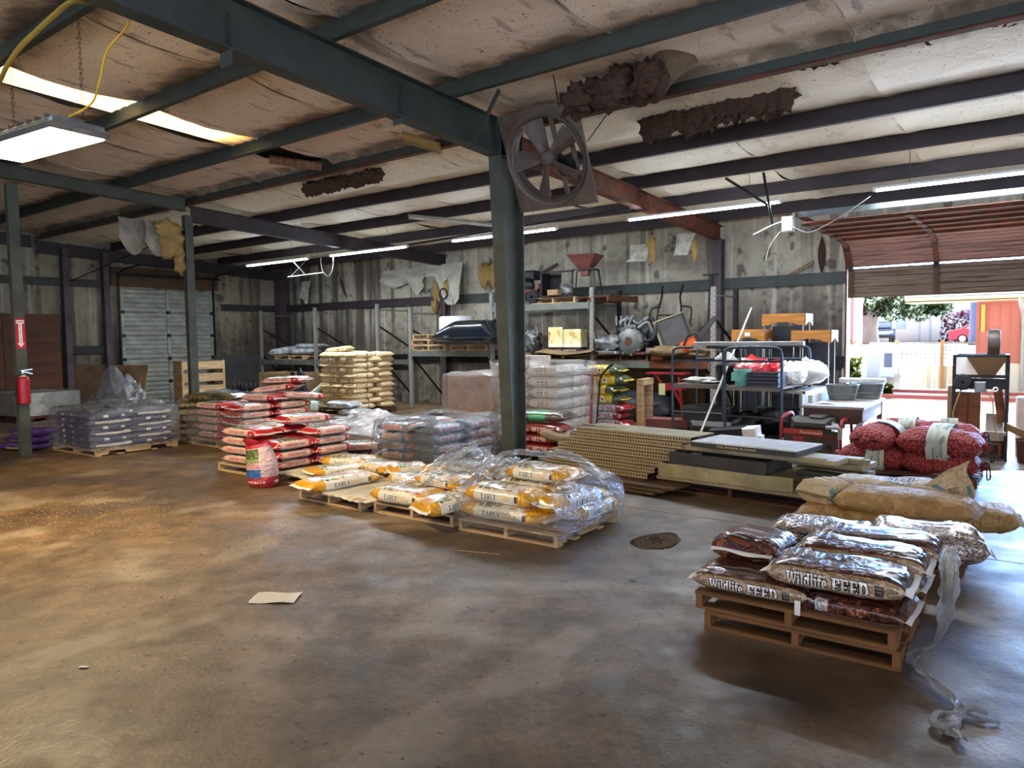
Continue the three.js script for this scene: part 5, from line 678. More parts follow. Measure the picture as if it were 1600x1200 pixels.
// ---------------------------------------------------------------- pallet racks along the back wall
const RZ = -12.85, RD = 1.15, RACKX = [-18.95, -16.4, -13.9, -12.72, -10.16, -7.55, -4.99];
{
  const holeTex = canvasTex(64, 256, (g, w, h) => { fill(g, '#8d8a80', 0, 0, w, h); for (let i = 0; i < 4; i++) { g.fillStyle = '#1d1c1a'; g.beginPath(); g.ellipse(20 + (i % 2) * 24, 32 + i * 64, 9, 13, 0, 0, 7); g.fill(); } }), um = std(0xffffff, .55, .2, { map: rep(holeTex, 1, 1) });
  const names = ['far left', 'left', 'second left', 'in the middle left', 'beside the column', 'right of the column', 'at the right end'];
  RACKX.forEach((x, i) => {
    const H = i < 3 ? 2.62 : i === 3 ? 2.5 : i === 6 ? 2.6 : 2.72, t = thing('rack_frame', `punched steel rack frame with a diagonal brace, ${names[i]} of the row`, 'rack frame', [x, 0, RZ], 0, null);
    const col = (z) => { const g = new THREE.BoxGeometry(.085, H, .07).translate(0, H / 2, z), uv = g.attributes.uv; for (let k = 0; k < 24; k++) uv.setY(k, uv.getY(k) * H / .2); return g; };
    part('upright', col(0), um, t); part('upright', col(-RD), i < 4 ? M.rackUpright : M.darkSteel, t);
    part('brace', beam([0, H - .15, -.03], [0, H - .15, -RD], .03, .03), M.rackGrey, t); part('brace', beam([0, H - .55, -.03], [0, 1.5, -RD], .035, .035), M.darkSteel, t); part('brace', beam([0, 1.3, -.03], [0, .25, -RD], .035, .035), M.darkSteel, t);
    part('foot_plate', B(.14, .01, .12, 0, .005, 0), M.darkSteel, t);
  });
  const bays = [[0, 1.1, 'left bay'], [1, 1.1, 'bay behind the tan sacks'], [3, 1.36, 'bay with the black roof box'], [4, 1.16, 'bay behind the column, lower'], [4, 2.36, 'bay behind the column, upper'], [5, 1.16, 'bay with the engines']];
  for (const [i, y, n] of bays) for (const [z, w] of [[RZ + .03, 'front'], [RZ - RD, 'rear']]) { const a = RACKX[i] + .045, b = RACKX[i + 1] - .045; one('rack_beam', `${w} steel beam of the ${n}`, 'rack beam', [B(b - a, .13, .05, (a + b) / 2, y, z), B(.03, .2, .06, a + .015, y, z), B(.03, .2, .06, b - .015, y, z)], i === 5 && w === 'front' ? M.rackGrey : M.rackGrey); }
  one('rust_patch_beam', 'rust stained right half of the front beam under the engines', 'rack beam', B(1.2, .132, .052, -5.65, 1.16, RZ + .031), M.rusty);
  // decks: pallets and boards on the beams
  const rp = (x, y, label, m = M.pallet, w = 1.1, h = .13, z = RZ - .52) => pallet(w, 1.1, [x, y, z], rr(-.02, .02), label, 'pallets on the racks', m, h);
  const y3 = 1.43, y4 = 1.23, y5 = 2.43;
  rp(-12.1, y3, 'lower yellowish pallet at the left of the roof box bay'); rp(-12.12, y3 + .135, 'second yellowish pallet at the left of the roof box bay'); rp(-12.12, y3 + .27, 'third yellowish pallet at the left of the roof box bay', M.pallet, 1.02); rp(-10.85, y3, 'yellowish pallet under the rear of the black roof box');
  rp(-9.4, y4, 'pallet on the lower shelf behind the column'); rp(-8.2, y4, 'worn pallet with flattened boards on the lower shelf', M.palletOld, 1.2); rp(-6.9, y4, 'worn pallet under the silvery engine', M.palletOld, 1.2); rp(-5.7, y4, 'worn pallet under the chainsaw and grey seat', M.palletOld, 1.05);
  rp(-8.5, y5, 'yellowish pallet on the upper shelf'); one('tilted_pallet', 'brown pallet tilted over the rack post on the upper shelf', 'pallet', [0, 1, 2, 3, 4].map((k) => B(1.0, .02, .12, 0, .1, -.4 + .2 * k)).concat([-.45, 0, .45].map((x) => B(.05, .1, 1, x, .04, 0))), M.palletOld, [-7.5, y5 + .0, RZ - .45], -.15);
  rp(-17.6, 1.17, 'pallet under the silvery sacks on the left rack', M.pallet, 1.3); rp(-15.2, 1.17, 'pallet on the rack behind the tan sacks', M.palletOld, 1.2);
  bag('silver', -18.2, 1.31, RZ - .3, .5, 'silvery white sack tilted on the left rack', 'silvery sacks on the left rack', { v: 0, sx: 1.3, sy: 1.5, rz: .12 }); bag('silver', -17.3, 1.31, RZ - .3, 0, 'silvery white sack lying flat on the left rack', 'silvery sacks on the left rack', { v: 1, sx: 1.5, sy: 1.3 }); bag('silver', -17.1, 1.5, RZ - .4, .1, 'silvery white sack on top on the left rack', 'silvery sacks on the left rack', { v: 2, sx: 1.4, sy: .9 });
  // black roof box
  { const t = thing('roof_box', 'long glossy black car roof box lying on the pallets of the rack', 'roof box', [-10.78, y3 + .13, RZ + .12], 0); const f = (lid) => grid(40, 20, (u, v) => { const s = u, L = 2.0, e = Math.pow(Math.sin(Math.PI * clamp(.06 + .9 * s, 0, 1)), .4), hh = (lid ? .3 * smooth(0, .45, s) + .1 : .16) * Math.min(1, 6 * s, 6 * (1 - s)), th = Math.PI * v, c = Math.cos(th), q = Math.sin(th); return [(s - .5) * L, (lid ? 1 : -1) * Math.pow(q, .5) * hh + .17, Math.sign(c) * Math.pow(Math.abs(c), .6) * .36 * (.6 + .4 * e)]; }); const gm = new THREE.MeshPhysicalMaterial({ color: 0x161b22, roughness: .25, clearcoat: 1, clearcoatRoughness: .1, side: THREE.DoubleSide }); part('lid', f(true), gm, t); part('tray', f(false), gm, t); part('seam', B(1.9, .02, .02, 0, .17, .365), M.aluDark, t); part('lock', B(.12, .05, .02, -.35, .2, .37), M.chrome, t); }
  one('white_drum', 'white plastic drum with a blue rim strip behind the roof box', 'drum', [lathe([[0, 0], [.4, 0], [.42, .05], [.42, .66], [.38, .7], [0, .7]], 28)], M.white, [-11.75, y3 + .13, RZ - .6]);
  one('blue_tub', 'white tub with a blue printed rim lying behind the roof box', 'tub', lathe([[0, 0], [.42, 0], [.46, .3], [.44, .34], [0, .34]], 28), std(0xffffff, .5, 0, { map: canvasTex(256, 128, (g, w, h) => { fill(g, '#e6e7e4', 0, 0, w, h); fill(g, '#2a3f7c', 0, 30, w, 34); for (let i = 0; i < 12; i++) fill(g, '#cfd4de', i * 22, 38, 10, 16); }) }), [-10.85, y3 + .3, RZ - .65]);
  one('hose_coil', 'coil of black hoses and cords hanging over the girt', 'hose', [tube([[-.2, 1.1, 0], [-.15, .4, .05], [-.05, 0, .05]], .012, 20, 6), tube([[-.35, 1.05, 0], [-.3, .5, .04], [-.28, .1, .06]], .012, 20, 6), tube([[.2, 1.0, 0], [.22, .5, .03], [.25, .05, .05]], .008, 20, 6), move(new THREE.TorusGeometry(.13, .02, 6, 16), -.1, 1.15, .03)], M.rubber, [-12.3, 1.7, RZ - .9]);
  one('wire_coil', 'small round coil on the rack behind the roof box', 'coil', move(new THREE.TorusGeometry(.12, .03, 8, 18), 0, .15, 0, .3, 0, 0), M.cardDark, [-10.2, y3 + .55, RZ - .75]);
  // small engine and boxes behind the column
  const engine = (name, label, x, y, z, s, turn) => { const t = thing(name, label, 'engine', [x, y, z], turn); t.scale.setScalar(s); return t; };
  { const t = engine('small_engine', 'small silvery gearbox just right of the main column on the lower shelf', -9.0, y4 + .13, RZ + .02, 1, 0); part('casing', blob(.2, .26, .2, .35, 3, 2, 3).translate(0, .26, 0), M.castAlu, t); part('cover', blob(.12, .2, .1, .4, 4, 6, 2).translate(.14, .2, .1), M.darkSteel, t); part('pipes', [tube([[-.1, .1, .15], [-.16, .3, .2], [-.05, .5, .1]], .03, 16, 7), tube([[.1, .3, .1], [.2, .45, .12], [.1, .6, .05]], .025, 16, 7)], M.castAlu, t); }
  { const t = engine('tiller', 'black and red engine with wheels on the upper shelf right of the column', -9.3, y5 + .02, RZ - .2, 1, 0); part('engine_block', [rbox(.5, .2, .36, .05, 0, .62, 0), blob(.22, .16, .2, .3, 4, 4, 2).translate(-.05, .42, 0)], M.black, t); part('red_frame', [B(.8, .06, .3, .05, .28, 0), B(.06, .2, .3, .4, .32, 0)], dirty(0x7c1d1c, .5), t); for (const x of [-.25, .28]) part('wheel', [move(lathe([[.03, -.05], [.13, -.06], [.16, 0], [.13, .06], [.03, .05]], 18), x, .14, .2, Math.PI / 2, 0, 0)], M.rubber, t); part('hub', move(new THREE.CylinderGeometry(.05, .05, .14, 12), .0 - .25, .14, .2, Math.PI / 2, 0, 0), M.orange, t.children.find((c) => c.name === 'wheel')); }
  { const c = canvasTex(256, 256, (g, w, h) => { fill(g, '#d8cc8c', 0, 0, w, h); speck(g, w, h * .7, 10, ['#b5683c', '#c9a25a', '#efe6b8'], 14, 40, rg); fill(g, '#e9e2c4', 0, h * .62, w, h * .12); fill(g, '#1f1d1a', 0, h * .76, w, h * .24); for (let i = 0; i < 9; i++) fill(g, '#cfc9b4', w * .1 + i * 22, h * .86, 15, 9); }); const cm = std(0xffffff, .7, 0, { map: c }); const t = thing('printed_carton', 'yellow printed carton with a black strip leaning on the lower shelf', 'carton', [-8.25, y4 + .15, RZ - .2], .1); part('carton_body', new THREE.BoxGeometry(.72, .5, .3).translate(0, .25, 0), cm, t); part('poster_flap', new THREE.BoxGeometry(.34, .56, .01).translate(-.22, .27, .17), cm, t); }
  one('flattened_boards', 'flattened cardboard sheets drooping over the lower shelf pallet', 'cardboard', [0, 1, 2].map((k) => sheet(16, 8, (u, v) => [-.65 + 1.3 * u + .05 * k, .03 * k + .03 * Math.sin(u * 5 + k) - .06 * smooth(.6, 1, v), -.4 + .95 * v + .04 * k], .008)), M.cardboard, [-8.2, y4 + .15, RZ - .3]);
  // grain hopper and frames on the upper shelf
  { const t = thing('grain_hopper', 'rusty red pyramid hopper on thin legs on the upper shelf', 'hopper', [-7.88, y5 + .14, RZ - .3], .2); t.scale.setScalar(.8); const hop = new THREE.CylinderGeometry(.55, .16, .42, 4, 1, true); hop.rotateY(Math.PI / 4); const hm = dirty(0x9a5a50, .6, .2, { side: THREE.DoubleSide }); part('funnel', hop.toNonIndexed().translate(0, .85, 0), hm, t); t.children[0].geometry.computeVertexNormals(); part('throat', B(.2, .14, .2, 0, .6, 0), hm, t); for (const [a, b] of [[-.3, -.2], [.3, -.2], [-.28, .22], [.3, .22]]) part('leg', [beam([a, .68, b * .9], [a * 1.25, -.02, b * 1.2], .03, .03)], M.darkSteel, t); part('ring', [beam([-.3, .68, .2], [.3, .68, .2], .03, .03), beam([.3, .68, -.2], [.3, .68, .2], .03, .03), beam([-.3, .68, -.2], [.3, .68, -.2], .03, .03)], M.darkSteel, t); }
  one('open_frame_box', 'black sheet frame box standing on the upper shelf left of the hopper', 'box', [B(.03, .5, .34, -.3, .25, 0), B(.3, .5, .02, -.16, .25, -.16), B(.78, .03, .06, .08, .5, .14), B(.02, .5, .02, .46, .25, .14), B(.8, .03, .36, .08, 0, 0)], M.darkSteel, [-8.45, y5 + .15, RZ - .1]);
  one('small_tan_box', 'small tan box beside a chrome part on the upper shelf', 'box', [rbox(.26, .12, .16, .008, 0, .06, 0)], M.cardboard, [-8.4, y5 + .16, RZ + .1]); one('chrome_part', 'spiky chrome machine part on the upper shelf', 'machine part', [blob(.16, .12, .1, .5, 5, 3, 2), rod([-.1, 0, 0], [-.12, .16, 0], .02), rod([0, 0, 0], [.03, .17, 0], .02), rod([.1, 0, 0], [.13, .13, 0], .02)], M.castAlu, [-8.2, y5 + .26, RZ - .05]);
  // the big engine
  { const t = engine('car_engine', 'large silvery engine block with a round bell housing on the rack', -6.66, y4 + .13, RZ - .05, .86, 0);
    part('bell_housing', [(() => { const g = lathe([[.08, .06], [.12, .08], [.27, .02], [.32, .0], [.33, -.1], [.27, -.14]], 32); return move(g, 0, .3, .15, Math.PI / 2, 0, 0); })(), ...Array.from({ length: 9 }, (_, i) => move(new THREE.CylinderGeometry(.03, .03, .05, 8), .31 * Math.cos(i * .7), .3 + .31 * Math.sin(i * .7), .16, Math.PI / 2, 0, 0)), B(.3, .12, .08, 0, .62, .1, 0, 0, 0)], M.castAlu, t);
    part('crank_hub', [move(new THREE.CylinderGeometry(.09, .1, .06, 20), 0, .28, .2, Math.PI / 2, 0, 0)], M.rusty, t);
    part('block', [blob(.36, .3, .4, .3, 3, 5, 3).translate(.05, .34, -.3), rbox(.28, .22, .6, .03, -.22, .6, -.25, 0, 0, .7), rbox(.28, .22, .6, .03, .3, .6, -.25, 0, 0, -.7)], M.aluDark, t);
    part('intake', [tube([[-.3, .72, .05], [-.1, .82, .0], [.1, .7, -.1], [.3, .85, -.2]], .06, 24, 8), tube([[.2, .6, .1], [.4, .72, .05], [.5, .5, .0]], .05, 20, 8), ...[0, 1, 2, 3].map((i) => rod([-.35 + .1 * i, .66, .1], [-.42 + .14 * i, .88, 0], .03))], M.castAlu, t);
    part('oil_pan', rbox(.8, .08, .5, .02, 0, .02, -.1), M.rusty, t); part('black_hoses', [tube([[.35, .3, .1], [.55, .35, .1], [.6, .6, 0], [.45, .8, -.1]], .04, 24, 7), blob(.18, .25, .16, .4, 3, 8, 2).translate(.5, .45, -.1)], M.black, t); part('outlet', [rbox(.22, .14, .08, .02, .52, .08, .14)], M.castAlu, t); }
  { const t = engine('gear_case', 'jagged aluminium gear case left of the large engine', -7.15, y4 + .15, RZ + .0, 1, 0); part('casing', [blob(.28, .18, .2, .45, 4, 12, 3).translate(0, .2, 0), ...[0, 1, 2, 3, 4].map((i) => rod([-.25 + .1 * i, .2, .1], [-.3 + .11 * i, .4 - .04 * i, .12], .025))], M.castAlu, t); part('plate', rbox(.4, .06, .2, .02, .1, .02, .2), M.chrome, t); }
  one('old_block', 'rusty square metal block beside the engine', 'machine part', rbox(.24, .22, .2, .02), M.rusty, [-6.05, y4 + .12, RZ + .02]);
  // two-wheel hand trucks against the wall, grey seat, chainsaw
  { const t = thing('hand_truck', 'dark hand truck with two handles leaning on the wall behind the engine', 'hand truck', [-6.2, y4 + .1, RZ - .55], 0); part('frame', [bentTube([[-.28, 0, 0], [-.26, .95, -.25], [-.16, 1.15, -.2], [-.1, 1.38, -.1]], .02, 30), bentTube([[.22, 0, 0], [.24, .95, -.25], [.22, 1.15, -.2], [.34, 1.38, -.1]], .02, 30), beam([-.26, .8, -.2], [.24, .8, -.2], .03, .03), beam([-.26, .4, -.1], [.24, .4, -.1], .03, .03), beam([-.03, 0, 0], [-.03, .8, -.2], .05, .02)], M.darkSteel, t); part('side_loop', [bentTube([[-.4, .6, -.1], [-.4, .95, -.2], [-.2, .97, -.22]], .018, 24), bentTube([[.48, .6, -.1], [.48, .95, -.2], [.25, .97, -.22]], .018, 24)], M.darkSteel, t); }
  { const t = thing('tractor_seat', 'worn grey padded seat tilted on the rack right of the engine', 'seat', [-5.78, y4 + .2, RZ - .05], .3); part('cushion', move(rbox(.55, .62, .12, .05), 0, .35, 0, -.25, 0, .35), M.greyDark, t); part('shell', move(rbox(.6, .66, .06, .03), -.04, .35, -.1, -.25, 0, .35), M.cream, t); part('base', blob(.36, .1, .22, .3, 3, 3, 2).translate(-.1, 0, .1), M.cardboard, t); }
  { const t = thing('chainsaw', 'orange chainsaw with its dark guide bar pointing up on the rack', 'chainsaw', [-5.42, y4 + .18, RZ + .02], 0); part('motor_body', [rbox(.34, .2, .2, .05, -.02, .14, 0, 0, 0, .5), rbox(.18, .14, .18, .04, -.2, .04, 0, 0, 0, .5)], M.orange, t); part('handle', tube([[-.1, .1, .1], [0, .3, .12], [.14, .32, .1], [.18, .16, .1]], .018, 24, 7), M.black, t); part('guide_bar', move(ext([[0, -.05], [.56, -.045], [.6, 0], [.56, .045], [0, .05]], .014, .004), .1, .2, 0, 0, 0, .85), M.greyDark, t); }
  one('tool_rag_pile', 'pile of dirty rags and straps on the rack beside the chainsaw', 'rags', blob(.55, .12, .3, .4, 4, 3, 3).translate(0, .06, 0), M.cardboard, [-5.5, y4 + .14, RZ - .2]);
  one('long_pole_fork', 'dark long-handled fork hanging against the wall above the seat', 'tool', [rod([-.03, 0, 0], [.02, .85, 0], .012), rod([.07, 0, 0], [.06, .85, 0], .012), tube([[-.15, -.2, .02], [-.05, -.1, 0], [-.03, 0, 0]], .012, 12, 6), tube([[.2, -.2, .02], [.09, -.1, 0], [.07, 0, 0]], .012, 12, 6), B(.3, .03, .05, .02, .86, 0)], M.darkSteel, [-5.48, 2.05, -13.9]);
  one('pry_bar', 'small bundle of rusty chain and bolts on the rack beam near the carts', 'hardware', blob(.25, .07, .12, .6, 6, 4, 3).translate(0, .05, 0), M.rusty, [-5.1, y4 + .02, RZ - .1]);
  // under the racks
  one('cardboard_bin', 'wide brown cardboard bin under the left rack', 'carton', [B(1.9, .9, .02, 0, .45, .4), B(1.9, .9, .02, 0, .45, -.4), B(.02, .9, .8, -.95, .45, 0), B(.02, .9, .8, .95, .45, 0), B(1.9, .02, .8, 0, .02, 0)], M.cardboard, [-15.55, 0, -11.5]);
  one('cardboard_box', 'low open brown box on the floor left of the tan sacks', 'carton', [B(.7, .4, .02, 0, .2, .3), B(.02, .4, .6, -.35, .2, 0), B(.02, .4, .6, .35, .2, 0), B(.7, .4, .02, 0, .2, -.3)], M.cardboard, [-13.9, 0, -10.1], .3);
  bag('silver', -14.1, .0, -10.9, .9, 'greenish white sack leaning left of the tan sacks, lower one', 'greenish sacks by the tan stack', { v: 0, sx: 1.0, sy: 2, m: foil(canvasTex(64, 64, (g, w, h) => { fill(g, '#b9cbb9', 0, 0, w, h); fill(g, '#6c9a80', 0, 20, w, 14); })) }); bag('silver', -14.15, .36, -10.95, .7, 'greenish white sack leaning left of the tan sacks, upper one', 'greenish sacks by the tan stack', { v: 1, rz: .6, m: foil(canvasTex(64, 64, (g, w, h) => { fill(g, '#c2d2c2', 0, 0, w, h); fill(g, '#5f9276', 0, 20, w, 10); })) });
  one('dark_board', 'large dark board leaning by the corner left of the racks', 'board', B(.03, 1.3, 1.45, -18.98, .66, -12.1, 0, 0, .06), M.greyDark);
  one('dark_bundle', 'dark bundled tarp on the floor under the right rack', 'tarp', blob(.6, .34, .4, .3, 3, 3, 3).translate(0, .3, 0), M.black, [-6.6, 0, -13.2]);
  one('upright_pallet', 'pale wooden pallet standing on its edge beside the yellow sacks', 'pallet', [B(.1, 1.0, .04, 0, .5, .04), B(.1, 1.0, .04, 0, .5, -.4), B(.1, .1, .5, 0, .97, -.2), B(.1, .1, .5, 0, .05, -.2), B(.02, .98, .1, -.06, .5, -.1), B(.02, .98, .1, -.06, .5, -.3)], M.pallet, [-5.3, .0, -10.55], .1);
  one('tan_board_wall', 'tall tan board standing at the back under the right rack', 'board', B(1.7, 1.05, .02, -6.3, .53, -13.6), M.cardDark);
}
// red hand truck before the yellow sacks
{ const t = thing('red_hand_truck', 'red two-wheel hand truck with black grips before the yellow sacks', 'hand truck', [-5.83, 0, -9.85], .25); part('frame', [bentTube([[0, .1, 0], [0, 1.12, -.1]], .026, 20), beam([-.14, 1.1, -.1], [.14, 1.1, -.1], .03, .03), rod([-.18, .1, .05], [-.17, .3, 0], .015)], M.red, t); part('handle', [bentTube([[-.16, .12, .1], [-.14, .7, .02], [-.13, 1.12, -.1], [-.06, 1.32, .02]], .015, 26), bentTube([[.1, .15, .04], [.13, .7, .0], [.14, 1.1, -.1], [.36, 1.28, .0]], .015, 26)], M.darkSteel, t); part('grip', [rod([.26, 1.21, -.05], [.38, 1.3, .0], .022)], M.black, t.children[1]); part('grip', rod([-.11, 1.2, -.06], [-.05, 1.34, .03], .022), M.black, t.children[1]); for (const x of [-.2, .2]) part('wheel', move(lathe([[.03, -.03], [.1, -.035], [.13, 0], [.1, .035], [.03, .03]], 18), x, .13, -.05, 0, 0, Math.PI / 2), M.rubber, t); part('toe_plate', B(.36, .015, .22, 0, .012, .12), M.darkSteel, t); }
// ---------------------------------------------------------------- platform carts and what is on them
function cart(name, label, x, z, w, d, hgt, deck, turn) {
  const t = thing(name, label, 'cart', [x, 0, z], turn, null), m = M.blueGrey;
  const hoop = (zz) => [bentTube([[-w / 2, .12, zz], [-w / 2, hgt, zz], [w / 2, hgt, zz], [w / 2, .12, zz]], .022, 70), rod([-w / 2, hgt - .2, zz], [w / 2, hgt - .2, zz], .017), rod([-w / 2, .5, zz], [w / 2, .5, zz], .017)];
  part('hoop', hoop(d / 2), m, t); part('hoop', hoop(-d / 2), m, t); part('deck', [B(w, .03, d, 0, deck, 0), B(w, .05, .02, 0, deck - .02, d / 2)], dirty(0x8c8076, .6), t); part('lower_deck', B(w, .03, d, 0, .2, 0), M.darkSteel, t);
  for (const [a, b] of [[-1, -1], [1, -1], [-1, 1], [1, 1]]) part('caster', [move(new THREE.CylinderGeometry(.07, .07, .04, 16), a * (w / 2 - .08), .07, b * (d / 2 - .08), 0, 0, Math.PI / 2), B(.05, .1, .05, a * (w / 2 - .08), .14, b * (d / 2 - .08))], M.rubber, t);
  return t;
}
cart('platform_cart', 'blue-grey tubular cart standing on the left, before the rack', -4.45, -11.3, .82, 1.0, 1.52, .93, 0);
cart('platform_cart', 'blue-grey tubular cart on the right loaded with bags and trays', -3.52, -11.35, .82, 1.5, 1.52, .93, 0);
one('white_rail', 'long white dusty rail lying across the tops of both carts', 'rail', [rbox(1.65, .06, .1, .008), B(.2, .1, .09, -.72, -.03, 0)], M.paint, [-3.68, 1.58, -10.82], 0);
one('white_pole', 'thin pale pole leaning on the left cart', 'pole', [rod([-3.95, .25, -9.6], [-3.98, 2.15, -11.9], .016)], M.paint);
{
  const Yd = .95;
  one('red_bag', 'crumpled red bag with white patches on the right cart', 'bag', blob(.26, .22, .22, .3, 3, 3, 3).translate(0, .2, 0), foil(canvasTex(64, 64, (g, w, h) => { fill(g, '#b8262c', 0, 0, w, h); fill(g, '#e2e2e0', 40, 20, 18, 18); })), [-3.72, Yd, -11.15]);
  one('red_bag', 'smaller red bag behind the stacked trays on the right cart', 'bag', blob(.24, .15, .2, .35, 3, 8, 3).translate(0, .14, 0), M.redGloss, [-3.38, Yd + .06, -11.35]);
  one('teal_bucket', 'teal bucket with a white label on the right cart', 'bucket', [lathe([[0, 0], [.1, 0], [.13, .24], [.135, .25], [.12, .245], [.1, .02]], 24), B(.14, .13, .01, -.06, .14, .115, -.08, 0, 0)], M.teal, [-3.72, Yd, -10.75]);
  for (let k = 0; k < 8; k++) one('black_tray', `flat grey-black tray, ${ORD[k]} of the stack on the right cart`, 'tray', [B(.44, .018, .42, 0, .01, 0), B(.46, .006, .44, 0, .02, 0)], k % 2 ? M.black : std(0x3a4048, .4), [-3.38, Yd + .026 * k, -10.82], .02 * (k % 3), 'flat trays stacked on the right cart');
  for (const [i, x, z, s] of [[0, -3.2, -11.35, 1], [1, -3.02, -11.8, 1.15], [2, -3.3, -11.75, .9]]) one('white_plastic_bag', ['tied clear-white plastic bag in the middle of the right cart', 'big bulging white plastic bag at the far end of the right cart', 'white plastic bag at the rear left of the right cart'][i], 'plastic bag', [blob(.22 * s, .17 * s, .24 * s, .28, 3, 3 + i, 3).translate(0, .16 * s, 0), blob(.05, .06, .05, .4, 4, 4, 2).translate(-.05, .3 * s, .1)], new THREE.MeshPhysicalMaterial({ color: 0xdedbd2, roughness: .35, clearcoat: .5, bumpMap: T.crinkle, bumpScale: .03 }), [x, Yd, z]);
  one('cooking_pot', 'dark steel pot on the left cart', 'pot', lathe([[0, 0], [.15, 0], [.16, .25], [.17, .26], [.15, .25], [.14, .02]], 24), M.darkSteel, [-4.14, Yd, -11.2]); one('dirty_sack', 'dirty folded sack on top of the dark pot', 'sack', blob(.18, .12, .16, .3, 3, 2, 2).translate(0, .06, 0), M.whiteDirty, [-4.14, Yd + .3, -11.2]);
  one('grey_cloth', 'grey crumpled cloth lying on the deck of the left cart', 'cloth', blob(.32, .05, .2, .4, 4, 2, 3).translate(0, .04, 0), M.whiteDirty, [-4.5, Yd, -11.15]);
}
// wire racks with scalloped oak tops
function topper(x, y, z, w, d, label, turn = 0) { const t = thing('display_rack', label, 'display rack', [x, 0, z], turn, 'wire racks with scalloped oak headers'); const sc = (L) => { const p = [[-L / 2, 0], [-L / 2, .2], [L / 2, .2], [L / 2, 0]]; const n = 28; for (let i = 1; i < n; i++) { const u = i / n; p.push([L / 2 - u * L, .06 * Math.pow(Math.sin(u * Math.PI), 1.5) + .012 * Math.sin(u * Math.PI * 6) ** 2]); } return p; }; part('header_board', ext(sc(w), .016, .002, 0, y - .2, d / 2), M.oak, t); part('header_side', move(ext(sc(d), .016, .002), w / 2, y - .2, 0, 0, Math.PI / 2, 0), M.oak, t); part('header_side', move(ext(sc(d), .016, .002), -w / 2, y - .2, 0, 0, Math.PI / 2, 0), M.oak, t); for (const [a, b] of [[-1, -1], [1, -1], [-1, 1], [1, 1]]) part('wire_upright', rod([a * (w / 2 - .03), 0, b * (d / 2 - .03)], [a * (w / 2 - .03), y - .02, b * (d / 2 - .03)], .009, 6), M.paint, t); part('back_panel', B(w - .06, y - .2, .01, 0, (y - .2) / 2, -d / 2), M.black, t); part('wire_shelf', [0, 1, 2].map((k) => beam([-w / 2, .4 + .45 * k, d / 2 - .03], [w / 2, .4 + .45 * k, d / 2 - .03], .008, .008)), M.darkSteel, t); return t; }
topper(-3.58, 2.05, -12.5, .68, .45, 'tallest wire display rack with a scalloped oak header, rear middle'); topper(-4.15, 1.8, -12.45, .55, .42, 'wire display rack with a scalloped oak header and white tag, left of the three'); topper(-3.13, 1.77, -12.45, .6, .45, 'wire display rack with a scalloped oak header, nearest the open door');
one('white_tag', 'small white paper tag on the left oak header', 'tag', B(.09, .06, .004, -4.15, 1.72, -12.215), M.white);
// counter, table and tubs by the door
one('counter_end', 'pale laminate counter panel slanting between the right cart and the table', 'counter', [B(.04, .86, 2.0, 0, .43, 0), B(.3, .04, 2.0, -.14, .84, 0), B(.03, .8, .3, 0, .42, .98)], M.paint, [-2.95, 0, -12.2]);
{ const t = thing('work_table', 'low brown wooden work table with a pale worn top by the open door', 'table', [-2.34, 0, -11.0], .02); part('top', rbox(.78, .035, 1.68, .006, 0, .735, 0), dirty(0xb9a79a, .55), t); part('apron', [B(.7, .2, .03, 0, .62, .8), B(.7, .2, .03, 0, .62, -.8)], M.woodApron ?? dirty(0x5a3a2c, .6), t); part('apron', B(.03, .18, 1.6, .34, .62, 0), std(0xffffff, .7, 0, { map: T.woodDark }), t); for (const [a, b] of [[-1, -1], [1, -1], [-1, 1], [1, 1]]) part('leg', B(.07, .72, .07, a * .33, .36, b * .77), M.palletOld, t); part('back_rail', B(.06, .12, 1.0, -.35, .8, 0), M.paint, t); }
for (const [i, x, z] of [[0, -2.42, -11.2], [1, -2.16, -11.6]]) { const t = thing('galvanized_tub', `oval galvanized steel tub on the work table, ${i ? 'right and rear' : 'left and front'} one`, 'tub', [x, .755, z], .3, 'galvanized tubs on the work table'); t.scale.set(1.25, 1, .85); part('tub_body', lathe([[0, .01], [.13, .0], [.14, .01], [.175, .2], [.178, .22], [.172, .22], [.165, .19], [.13, .02], [0, .02]], 36), M.galv, t); part('rim', move(new THREE.TorusGeometry(.175, .008, 8, 36), 0, .22, 0, Math.PI / 2, 0, 0), M.galv, t); part('hoop', move(new THREE.TorusGeometry(.158, .004, 6, 36), 0, .09, 0, Math.PI / 2, 0, 0), M.galv, t); }
one('pale_slab', 'pale flat box standing on the table behind the tubs', 'box', rbox(.62, .06, .3, .008), M.paint, [-2.3, 1.0, -11.95], .1); one('door_papers', 'pale papers lying on the work table', 'paper', [sheet(6, 4, (u, v) => [.3 * u, .004 + .008 * Math.sin(u * 6), .2 * v], .002)], M.white, [-2.6, .757, -10.6], .3);
